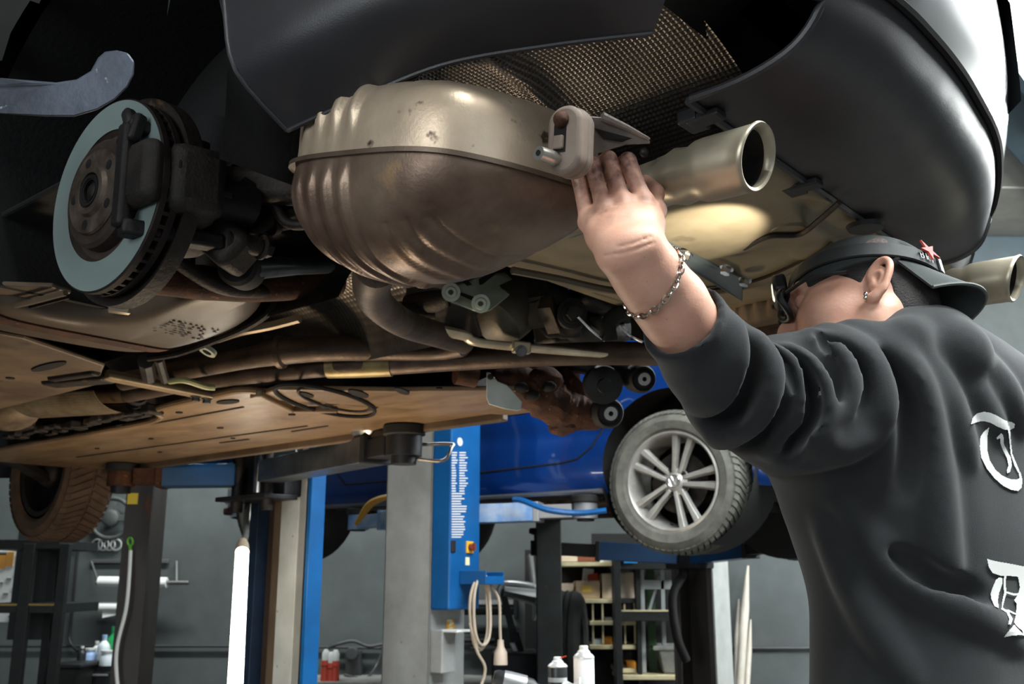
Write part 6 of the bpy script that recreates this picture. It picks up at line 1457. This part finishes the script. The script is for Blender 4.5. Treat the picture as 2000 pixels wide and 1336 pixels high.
# bin and trolley with bottles below
YB = 7.2
def by(x, y, d=0): return onY(x, y, YB + d)
zt = by(150, 1296).z
bn = thing('waste_bin', 'black waste bin with flat lid below the bottles', 'bin', Vector((by(150, 1300).x, YB, 0)))
x0, x1 = by(125, 1300).x, by(176, 1300).x
MB().add([(x0 + .06, YB - .14, 0), (x1 - .02, YB - .14, 0), (x1 - .02, YB + .14, 0), (x0 + .06, YB + .14, 0), (x0 + .02, YB - .18, zt - .02), (x1, YB - .18, zt - .02), (x1, YB + .18, zt - .02), (x0 + .02, YB + .18, zt - .02)], [(3, 2, 1, 0), (4, 5, 6, 7), (0, 1, 5, 4), (1, 2, 6, 5), (2, 3, 7, 6), (3, 0, 4, 7)]).build('bin_body', blackst, bn, 0, .01)
MB().box(((x0 + x1) / 2, YB, zt - .005), (x1 - x0 + .04, .4, .03)).build('bin_lid', blackst, bn, 0, .01)
tr_ = thing('tool_trolley', 'black drawer trolley holding bottles left of the brown column', 'trolley', Vector((by(205, 1300).x, YB + .3, 0)))
x0, x1 = by(178, 1300, .3).x, by(250, 1300, .3).x; zt2 = by(200, 1296, .3).z
MB().box(((x0 + x1) / 2, YB + .32, zt2 / 2 + .04), (x1 - x0, .45, zt2 - .08)).build('trolley_body', blackst, tr_, 0, .01)
for k in range(4):
    MB().box(((x0 + x1) / 2, YB + .088, zt2 - .12 - .19 * k), (x1 - x0 - .04, .02, .16)).build('drawer', blackst, tr_, 0, .006)
    MB().bar((x0 + .05, YB + .07, zt2 - .06 - .19 * k), (x1 - .05, YB + .07, zt2 - .06 - .19 * k), .02, .014).build('drawer_handle', silver, tr_, 0, .004)
for sx in (x0 + .05, x1 - .05): MB().tube([(sx - .015, YB + .15, .04), (sx + .015, YB + .15, .04)], .04, 16).build('castor', rubber, tr_)
def bottle(x, y0, y1, r, m, label, capm, d=.25, neck=.35):
    q = by(x, y1, d); top = by(x, y0, d).z; h = top - zt2; bt = thing('bottle', label, 'bottle', Vector((q.x, YB + d, zt2)), 'bottles on the trolley')
    MB().lathe([(0, zt2), (r, zt2), (r, zt2 + h * .58), (r * .85, zt2 + h * .68), (r * neck, zt2 + h * .80), (r * neck, zt2 + h * .9), (0, zt2 + h * .9)], Matrix.Translation((q.x, YB + d, 0)), 18).build('bottle_body', m, bt)
    MB().lathe([(0, zt2 + h), (r * neck * 1.15, zt2 + h), (r * neck * 1.15, zt2 + h * .88), (0, zt2 + h * .88)], Matrix.Translation((q.x, YB + d, 0)), 14).build('bottle_cap', capm, bt)
clr = mat('pale_clear_plastic', (205, 214, 220), .25); grn = mat('green_bottle_plastic', (40, 140, 80), .25); bl_ = mat('pale_blue_label', (150, 175, 215), .5)
bottle(217, 1224, 1296, .05, grn, 'green bottle tallest on the trolley', grn); bottle(200, 1240, 1296, .045, clr, 'clear bottle with pale blue cap beside the green one', bl_, .2)
bottle(186, 1252, 1296, .035, whitep, 'slim white bottle left of the clear bottle', whitep, .3); bottle(174, 1266, 1296, .045, bl_, 'short pale blue can at the left of the trolley', whitep, .2, .7); bottle(158, 1262, 1296, .03, blackp, 'black spray bottle with white head beside the bin', whitep, .15); bottle(208, 1270, 1296, .05, clr, 'short clear tub in front of the green bottle', whitep, .12, .8)
# ---- leaning fluorescent work lamp beside the lift post
l0, l1 = P(473, 1078, 4.05), P(452, 1480, 3.15)
lp = thing('work_lamp', 'glowing white tube work lamp leaning beside the lift post', 'lamp', Vector((l1.x, l1.y, 0)))
dl = (l1 - l0); Ll = l0 + dl.normalized() * (dl.length * (l0.z - .06) / (l0.z - l1.z)) if l0.z > l1.z else l1
MB().tube([l0, Ll], .026, 20).build('lit_tube', mat('lit_fluorescent_tube', (255, 246, 226), .4, 0, emis=14), lp)
MB().tube([l0 + (l0 - l1).normalized() * .07, l0 + (l0 - l1).normalized() * .04, l0], [.018, .026, .028], 16).build('end_cap', mat('lamp_end_cap', (190, 175, 150), .5), lp)
MB().tube([Ll, Ll - Vector((0, 0, .05))], .03, 16).build('end_cap', MATS['lamp_end_cap'], lp)
MB().tube(smooth_path([l0 + (l0 - l1).normalized() * .06, P(480, 1045, 4.15), P(481, 1010, 4.3), P(486, 975, 4.5), P(498, 950, 4.7), P(515, 930, 4.8)], 5), .013, 8).build('lamp_cable', mat('grey_cable', (104, 106, 104), .6), lp)
# ---- bench strip with clamps below the wall pipe (between the posts)
YC = 7.9
def cy_(x, y, d=0): return onY(x, y, YC + d)
bz = cy_(690, 1330).z; bx0, bx1 = cy_(560, 1330).x, cy_(1010, 1330).x
wb = thing('workbench', 'low grey workbench along the wall behind the posts', 'workbench', Vector(((bx0 + bx1) / 2, YC + .2, 0)))
MB().box(((bx0 + bx1) / 2, YC + .22, bz - .025), (bx1 - bx0, .6, .05)).build('bench_top', mat('grey_bench_top', (140, 140, 136), .5, 0, (110, 110, 106), 8), wb, 0, .005)
for sx in (bx0 + .08, bx1 - .08):
    for sy in (-.02, .44): MB().box((sx, YC + sy, (bz - .05) / 2), (.06, .06, bz - .05)).build('leg', dsteel, wb, 0, .004)
ck = thing('clamp_set', 'red and white hose clamps standing on the bench beside the blue post', 'clamps', cy_(645, 1325))
for k, (x, y) in enumerate(((636, 1295), (647, 1300), (655, 1296))):
    q = cy_(x, y); MB().lathe([(0, bz), (.035, bz), (.03, q.z - .02), (.034, q.z - .015), (.03, q.z + .02), (0, q.z + .02)], Matrix.Translation((q.x, YC, 0)), 14).build('clamp_body', mat('red_clamp', (170, 60, 44), .45), ck); MB().lathe([(0, q.z + .02), (.028, q.z + .02), (.03, q.z + .07), (.015, q.z + .10), (0, q.z + .10)], Matrix.Translation((q.x, YC, 0)), 14).build('clamp_head', whitep, ck)
hs2 = tag(MB().tube(smooth_path([W_(640, 1266, .06), W_(660, 1258, .08), W_(690, 1252, .08), W_(720, 1262, .08), W_(748, 1258, .06), W_(760, 1262, .05)], 6), .014, 8).tube(smooth_path([W_(750, 1262, .08), W_(735, 1300, .1), W_(715, 1325, .25), W_(690, 1322, .3), W_(672, 1318, .3)], 6), .010, 8).build('air_hose', mat('dark_air_hose', (58, 60, 60), .5)), 'dark air hose looped over the wall pipe', 'hose')
tag(MB().bar(W_(690, 1272, .1), W_(693, 1330, .1), .12, .12).lathe([(0, 0), (.05, 0), (.05, .1), (0, .1)], frz(W_(690, 1275, .14), (0, -1, 0)), 16).build('pipe_bracket', mat('dark_grey_bracket', (60, 62, 62), .5), None, 0, .008), 'dark grey bracket box standing below the wall pipe', 'bracket')
# ---- tyre changer: tilted arm, curved head, roller, tool disc
YT = 7.4
def ty_(x, y, d=0): return onY(x, y, YT + d)
tc_ = thing('tyre_changer', 'tyre changing machine with black tilted arm and curved silver head', 'tyre changer', Vector((ty_(1000, 1300).x, YT, 0)))
MB().bar(ty_(980, 1150), ty_(1003, 1240), .045, .05).bar(ty_(1003, 1236), ty_(1050, 1390), .075, .07).build('tilt_arm', blackst, tc_, 0, .008)
MB().bar(ty_(1000, 1255, -.05), ty_(1035, 1340, -.05), .04, .04).build('gas_strut', silver, tc_, 0, .008)
hdp = smooth_path([ty_(978, 1172), ty_(975, 1158), ty_(982, 1142), ty_(1010, 1142), ty_(1040, 1148), ty_(1050, 1152)], 5)
MB().tube(hdp, [.02, .026, .026, .03, .034, .03], 12).build('head_rail', silver, tc_)
MB().grid(lambda a, b: ty_(985 + 62 * a, 1150 + 6 * a + (8 + 14 * a) * b, -.05 - .08 * math.sin(b * math.pi)), 10, 6, thick=.02).build('head_cover', silver, tc_)
MB().tube(smooth_path([ty_(1046, 1165), ty_(1046, 1190), ty_(1043, 1212)], 4), [.028, .022, .012], 10).build('mount_finger', chrome, tc_)
MB().tube([ty_(1036, 1085, .2), ty_(1042, 1145, .1)], .025, 12).build('upright_pipe', pipem, tc_)
MB().box(ty_(1005, 1350), (.32, .4, .55)).build('machine_cabinet', mat('dark_machine_cabinet', (46, 48, 50), .5), tc_, 0, .02)
MB().box((ty_(1005, 1350).x, YT, ty_(1040, 1350).z / 2 - .14), (.3, .36, max(.05, ty_(1040, 1350).z - .28))).build('machine_base', blackst, tc_, 0, .02)
ro = thing('wall_roller', 'black horizontal roller on the wall behind the cable coil', 'roller', W_(960, 1188))
MB().tube([W_(905, 1186, .14), W_(1004, 1186, .14)], .062, 20).build('roller', blackst, ro, 40); MB().bar(W_(905, 1176, .2), W_(1002, 1176, .2), .02, .035).build('roller_edge', silver, ro, 0); MB().box(W_(1007, 1186, .1), (.03, .2, .16)).build('roller_bracket', blackp, ro, 0, .005)
wr_o = thing('wall_tool_rack', 'black wall rods with a hanging disc below the roller', 'tool rack', W_(930, 1250))
MB().tube([W_(890, 1233, .06), W_(952, 1234, .06)], .016, 8).build('rod', blackst, wr_o); MB().tube([W_(890, 1250, .08), W_(966, 1250, .08)], .022, 8).build('rod', blackst, wr_o)
MB().lathe([(0, .02), (.03, .02), (.12, .0), (.12, -.012), (0, -.012)], Matrix.Translation(W_(948, 1265, .16)), 28).tube([W_(948, 1262, .16), W_(949, 1242, .16)], .012, 8).build('hanging_disc', blackst, wr_o)
bd2 = thing('ball_head_stand', 'small black stand with brass knob on the bench', 'stand', ty_(985, 1310, .4))
q = ty_(986, 1284, .5); MB().ball(q, .045, 14, 10).tube([q, Vector((q.x, q.y, bz))], [.03, .02], 10).lathe([(0, bz), (.09, bz), (.085, bz + .015), (0, bz + .02)], Matrix.Translation((q.x, q.y, 0)), 18).build('stand', blackst, bd2); MB().lathe([(0, 0), (.03, 0), (.032, .03), (0, .035)], frz(q + Vector((.05, -.02, -.01)), (1, -.3, 0)), 14).build('knob', mat('brass_knob', (176, 136, 60), .35, .5), bd2)
# ---- tyres standing behind the grey column
tym = mat('black_tyre', (30, 30, 30), .75, 0, (40, 40, 39), 12)
for k, (x, d) in enumerate(((1110, .15),)):
    q = onY(x, 1300, 7.2 + d); r_ = .38 if k == 0 else .36
    o = thing('tyre', 'big black tyre standing behind the grey column', 'tyre', Vector((q.x, 7.2 + d, 0)))
    Mt = frz((q.x, 7.2 + d, r_ + .42), (.985, -.17, 0), (0, 0, 1))
    MB().lathe([(.22, -.09), (.24, -.11), (r_ - .05, -.115), (r_ - .015, -.095), (r_, -.07), (r_, .07), (r_ - .015, .095), (r_ - .05, .115), (.24, .11), (.22, .09)], Mt, 48, close=True).build('casing', tym, o, 35)
    for s in (-.04, 0, .04): MB().tube([Mt @ Vector(((r_ + .001) * math.cos(t), (r_ + .001) * math.sin(t), s)) for t in [2 * math.pi * j / 40 for j in range(40)]], .006, 5, closed=True).build('tread_groove', darkgap, o)
tag(MB().box((onY(1080, 1300, 7.4).x, 7.42, .21), (.48, .6, .42)).build('tyre_plinth', dsteel, None, 0, .01), 'dark steel plinth under the standing tyre', 'plinth')
# ---- parts shelves with boxes
YS = 7.75
def sy(x, y, d=0): return onY(x, y, YS + d)
bm = mat('pale_shelf_board', (206, 196, 160), .6, 0, (180, 168, 130), 9)
sh = thing('parts_shelf', 'black parts shelving with pale boards and cardboard boxes', 'shelf', Vector((sy(1165, 1300).x, YS + .2, 0)))
def post(x, d=0, w=.045, m=blackst, y0=1075):
    q = sy(x, y0, d); MB().box((q.x, YS + d, q.z / 2), (w, .045, q.z)).build('shelf_post', m, sh, 0, .002)
post(1199, 0, .04); post(1243, 0, .03); post(1088, .0, .04); post(1199, .42, .04); post(1245, .42, .04)
def board(xa, xb, y, t=.028, d0=0, d1=.42, par=None, m=bm):
    a, c = sy(xa, y), sy(xb, y); return MB().box(((a.x + c.x) / 2, YS + (d0 + d1) / 2, a.z - t / 2), (c.x - a.x, d1 - d0, t)).build('shelf_board', m, par or sh, 0, .003)
board(1093, 1196, 1098, .03); board(1093, 1196, 1170, .03); board(1203, 1241, 1170, .03, m=blackst)
for y in (1213, 1260): board(1153, 1197, y, .03); board(1202, 1242, y, .03)
board(1203, 1243, 1306, .03); board(1203, 1243, 1092, .02)
for x in (1158, 1177, 1220, 1239):
    a, c = sy(x, 1178), sy(x, 1258); MB().box((a.x, YS + .02, (a.z + c.z) / 2), (.012, .012, a.z - c.z)).build('divider', bm, sh, 0)
MB().box((sy(1150, 1190).x, YS + .43, sy(1150, 1190).z - .3), (.95, .012, 1.5)).build('shelf_back', mat('dark_back', (20, 20, 20), .8), sh, 0)
crd = mat('cardboard', (206, 182, 150), .75, 0, (188, 162, 130), 10); crd2 = mat('pale_cardboard', (222, 205, 182), .75, 0, (205, 188, 165), 10)
def carton(xa, xb, ya, yb, m, label, d=.06, dep=.3, cat='box', rot=0, grp='boxes on the parts shelf'):
    a, c = sy(xa, ya, d), sy(xb, yb, d); o = thing('carton' if cat == 'box' else cat, label, cat, Vector(((a.x + c.x) / 2, YS + d, c.z)), grp)
    w, h = c.x - a.x, a.z - c.z; M_ = Matrix.Translation(((a.x + c.x) / 2, YS + d + dep / 2, c.z)) @ Matrix.Rotation(rot, 4, 'Y')
    MB().box((0, 0, h / 2), (w, dep, h), M_).build('box_body', m, o, 0, .004)
    MB().box((w * -.25, -dep * .25, h + .003), (w * .5, dep * .48, .006), M_).build('flap', m, o, 0, .001); MB().box((w * .27, -dep * .25, h + .004), (w * .45, dep * .48, .006), M_).build('flap', m, o, 0, .001)
    return o
carton(1094, 1120, 1141, 1169, crd2, 'small pale box at the left end of the middle shelf'); b_ = carton(1124, 1172, 1136, 1169, crd, 'wide open cardboard box with yellow label on the middle shelf')
q = sy(1146, 1150, .057); MB().box(q, (.07, .004, .05)).build('box_label', mat('yellow_label', (222, 190, 90), .6), b_, 0)
carton(1176, 1195, 1122, 1169, crd2, 'tall narrow pale box left of the black upright'); carton(1201, 1239, 1120, 1169, crd2, 'square pale cardboard box right of the black upright')
carton(1137, 1158, 1112, 1137, paperw, 'white packet standing behind the open box', .25, .05, rot=R(6)); carton(1150, 1170, 1122, 1136, mat('red_packet', (196, 70, 44), .6), 'red packet standing in the open cardboard box', .2, .04, rot=R(-8))
carton(1097, 1128, 1086, 1097, crd2, 'flat pale box on the top shelf left'); carton(1128, 1163, 1089, 1097, mat('brown_packet', (130, 74, 52), .6), 'flat brown packet on the top shelf'); carton(1178, 1195, 1085, 1097, paperw, 'small white box on the top shelf beside the upright')
carton(1200, 1230, 1083, 1091, paperw, 'white box on top of the right bay'); carton(1182, 1196, 1208, 1213, paperw, 'tiny white box on the small upper board'); carton(1180, 1196, 1246, 1260, mat('orange_packet', (226, 150, 40), .5), 'orange packet in the small parts bay'); carton(1160, 1176, 1250, 1260, clr, 'clear tray in the small parts bay'); carton(1224, 1242, 1294, 1306, MATS['orange_packet'], 'orange tray on the lowest pale board'); carton(1204, 1222, 1299, 1306, mat('dark_tray', (80, 66, 44), .6), 'dark tray on the lowest pale board')
# ---- second rack, green panel frame, tub
rr2 = thing('steel_rack', 'black steel rack with grey frame and tub right of the boxes', 'rack', Vector((sy(1300, 1300).x, YS - .1, 0)))
def rbar(xa, ya, xb, yb, w, h, m=blackst, d=-.1, nm='rack_bar'): MB().bar(sy(xa, ya, d), sy(xb, yb, d), w, h).build(nm, m, rr2, 0, .003)
a = sy(1358, 1080, -.1)
for x in (1204, 1358): q = sy(x, 1085, -.1); MB().box((q.x, YS - .1, q.z / 2), (.05, .05, q.z)).build('rack_post', blackst, rr2, 0, .003)
def rshelf(y, m=blackst, t=.05):
    a, c = sy(1204, y, -.1), sy(1358, y, -.1); MB().box(((a.x + c.x) / 2, YS + .1, a.z - t / 2), (c.x - a.x, .42, t)).build('rack_shelf', m, rr2, 0, .003); MB().box(((a.x + c.x) / 2, YS - .1, a.z + .004), (c.x - a.x, .03, .01)).build('shelf_edge', bm, rr2, 0)
rshelf(1088, t=.09); rshelf(1194, t=.07)
a, c = sy(1206, 1318, -.1), sy(1356, 1322, -.1); MB().box(((a.x + c.x) / 2, YS + .1, a.z - .02), (c.x - a.x, .42, .03)).build('rack_board', bm, rr2, 0, .003)
MB().box((((sy(1204, 1200, -.1).x) + sy(1358, 1200, -.1).x) / 2, YS + .44, sy(1280, 1210, -.1).z), (.85, .012, 1.3)).build('rack_back', MATS['dark_back'], rr2, 0)
q = sy(1232, 1095, -.13); MB().box(q, (.1, .004, .035)).build('blue_tag', mat('blue_tag', (30, 140, 210), .5), rr2, 0)
gf = thing('frame_panel', 'grey slotted frame with green panel standing on the rack', 'frame', sy(1270, 1310))
def gbar(xa, ya, xb, yb, w, m=pipem, dd=.08): MB().bar(sy(xa, ya, dd), sy(xb, yb, dd), .03, w).build('frame_bar', m, gf, 0, .003)
gpale = mat('pale_galvanised', (176, 184, 184), .45, .3)
gbar(1253, 1105, 1258, 1314, .035, gpale); gbar(1292, 1085, 1297, 1262, .03, gpale); gbar(1252, 1142, 1334, 1142, .07, gpale); gbar(1287, 1125, 1268, 1192, .022, gpale, .11)
a, c = sy(1261, 1090, .2), sy(1284, 1312, .2); MB().box(((a.x + c.x) / 2, YS + .2, (a.z + c.z) / 2), (c.x - a.x, .01, a.z - c.z)).build('green_panel', mat('green_board', (62, 92, 62), .6), gf, 0)
tb_ = thing('plastic_tub', 'grey plastic tub with handles on the lowest rack board', 'tub', sy(1322, 1315, .05))
a0, a1, c0, c1 = sy(1286, 1266, 0), sy(1358, 1266, 0), sy(1298, 1316, 0), sy(1352, 1316, 0); dpt = .3
MB().add([Vector((c0.x, YS + .03, c0.z)), Vector((c1.x, YS + .03, c0.z)), Vector((c1.x, YS + dpt - .03, c0.z)), Vector((c0.x, YS + dpt - .03, c0.z)), Vector((a0.x, YS, a0.z)), Vector((a1.x, YS, a0.z)), Vector((a1.x, YS + dpt, a0.z)), Vector((a0.x, YS + dpt, a0.z))], [(3, 2, 1, 0), (0, 1, 5, 4), (1, 2, 6, 5), (2, 3, 7, 6), (3, 0, 4, 7)]).build('tub_body', mat('grey_tub_plastic', (150, 152, 148), .4, 0, (120, 122, 118), 12), tb_, 0, .01)
MB().tube([(a0.x - .03, YS, a0.z), (a1.x + .02, YS, a0.z), (a1.x + .02, YS + dpt, a0.z), (a0.x - .03, YS + dpt, a0.z)], .018, 8, closed=True).build('tub_rim', MATS['grey_tub_plastic'], tb_)
# ---- pale tubes leaning right of the far lift post
YL = 8.2
lm = mat('pale_tube_board', (206, 200, 188), .6, 0, (190, 182, 168), 8)
for (xa, ya, xb, yb, r, nm) in ((1461, 1105, 1440, 1400, .034, 'long pale pointed tube leaning on the back wall'), (1466, 1210, 1455, 1400, .024, 'shorter pale tube leaning right of the pointed one'), (1443, 1170, 1437, 1400, .026, 'short grey tube leaning beside the lift post')):
    a, c = onY(xa, ya, YL + .22), onY(xb, yb, YL); c2 = a + (c - a) * (a.z / max(.05, a.z - c.z)); tb = [a, a.lerp(c2, .25), a.lerp(c2, .5), c2]
    tag(MB().tube(tb, [r * .25, r, r, r], 14).build('leaning_tube', lm, None, 40), nm, 'tube', 'tubes leaning on the back wall')
# ---- trolley in front with spray cans, rag and drill
zc = 3.2; cb_ = P(1142, 1402, zc); TZ = cb_.z
tl = thing('service_trolley', 'grey service trolley below the frame carrying two spray cans', 'trolley', Vector((cb_.x - .1, cb_.y + .1, 0)))
MB().box((cb_.x - .12, cb_.y + .08, TZ - .02), (.72, .46, .04)).build('trolley_top', mat('trolley_tray', (90, 94, 98), .4, .3), tl, 0, .008)
MB().box((cb_.x - .12, cb_.y + .08, TZ / 2 + .02), (.66, .40, TZ - .14)).build('trolley_body', mat('trolley_blue_grey', (56, 62, 70), .45), tl, 0, .01)
for sx in (-.4, .16):
    for sy_2 in (-.1, .26): MB().tube([(cb_.x + sx - .015, cb_.y + sy_2, .05), (cb_.x + sx + .015, cb_.y + sy_2, .05)], .05, 16).build('castor', rubber, tl)
def can(x, ytop, m, label, z, r, band=None):
    b0 = P(x, 1400, z); b0.z = TZ; t0 = P(x, ytop, z).z; h = t0 - TZ; o = thing('spray_can', label, 'spray can', b0, 'spray cans on the trolley')
    Mc = Matrix.Translation((b0.x, b0.y, TZ))
    MB().lathe([(0, 0), (r, 0), (r, h * .83), (r * .98, h * .84), (0, h * .84)], Mc, 32).build('can_body', m, o, 40)
    MB().lathe([(r * 1.02, h * .82), (r * 1.03, h * .84), (r * .9, h * .87), (r * .68, h * .895), (r * .62, h * .905), (0, h * .905)], Mc, 32).build('can_shoulder', mat('can_shoulder', (205, 206, 206), .35, .5), o, 40)
    MB().lathe([(0, h), (r * .38, h), (r * .42, h * .985), (r * .42, h * .945), (r * .6, h * .92), (r * .6, h * .90), (0, h * .90)], Mc, 20).build('nozzle', whitep, o, 40)
    return o, Mc, h
o1, M1, h1 = can(1142, 1263, mat('white_can', (222, 224, 226), .35), 'tall plain white spray can at the bottom edge', 3.2, .0335)
o2, M2, h2 = can(1090, 1285, mat('black_can', (40, 40, 42), .35), 'smaller spray can with dark printed label and red straw', 3.3, .0325)
MB().lathe([(.0327, h2 * .2), (.0327, h2 * .52)], M2, 32, a0=R(200), a1=R(300)).build('can_label', mat('can_label', (210, 205, 190), .5, 0, (214, 170, 40), 60, amt=(.5, .55)), o2)
MB().lathe([(.0328, h2 * .56), (.0328, h2 * .64)], M2, 32, a0=R(190), a1=R(340)).build('can_band', mat('can_band', (190, 192, 190), .5), o2)
MB().tube([M2 @ Vector((0, -.01, h2 * .97)), M2 @ Vector((.03, -.012, h2 * 1.02))], .002, 6).build('red_straw', mat('red_straw', (190, 60, 40), .4), o2)
rgp = P(1100, 1338, 3.0)
rg_ = MB().grid(lambda a, b: P(1062 + 72 * a, 1352 - 26 * a * (1 - b) + 60 * b, 3.02 + .08 * math.sin(a * 3) - .10 * b) + Vector((0, 0, .008 * math.sin(a * 13 + b * 5))), 16, 10, thick=.004).build('cleaning_rag', paperw)
tag(rg_, 'white cleaning cloth lying before the spray cans', 'cloth')
dp = P(1000, 1338, 3.0)
dr_ = thing('cordless_drill', 'black and silver cordless drill lying at the bottom edge', 'drill', dp)
Md = fr(dp, P(1050, 1350, 3.0) - dp)
MB().lathe([(0, -.06), (.028, -.06), (.034, -.05), (.036, .0), (.032, .06), (.022, .075), (.02, .11), (0, .11)], Md @ Matrix.Rotation(R(90), 4, 'Y'), 24).build('motor_housing', blackp, dr_); MB().lathe([(.037, -.03), (.038, -.01), (.037, .04)], Md @ Matrix.Rotation(R(90), 4, 'Y'), 24).build('silver_band', silver, dr_)
MB().bar(dp + Vector((-.02, 0, -.02)), dp + Vector((-.035, .0, -.14)), .03, .045).build('handle', blackp, dr_, 0, .01)
# ---- curved flat steel bar at the upper left, clamped to the sill of the raised car
z0 = 1.30
bt = [(-220, 190), (-100, 170), (0, 152), (60, 157), (110, 161), (150, 155), (178, 138), (192, 112), (205, 101), (228, 98), (250, 103), (263, 120), (262, 145), (250, 170), (225, 195), (190, 215), (145, 228), (90, 228), (0, 222), (-100, 245), (-220, 275)]
cbm = mat('worn_flat_steel', (84, 90, 102), .45, .5, (60, 64, 72), 9, rvar=.12, bump=.1, spots=(150, 150, 150), ss=30, st=(.68, .72))
sbar = thing('flat_steel_bar', 'curved flat steel bar with rounded end at the upper left', 'steel bar', P(-220, 230, z0 + .12))
pf_ = [P(x, y, z0 + max(0, -x) * .0006) for x, y in bt]; nb = (P(100, 200, z0 + .012) - P(100, 200, z0))
k = len(pf_); MB().add(pf_ + [p + nb for p in pf_], [tuple(range(k)), tuple(range(2 * k - 1, k - 1, -1))] + [(i, (i + 1) % k, k + (i + 1) % k, k + i) for i in range(k)]).build('bar_blade', cbm, sbar, 30, .0025)
e0_ = P(-220, 232, z0 + .135); e1_ = CAR @ Vector((.5, .86, 1.90))
MB().bar(e0_, e1_, .04, .012).build('bar_tail', cbm, sbar, 0, .003)
bpy.context.view_layer.update()
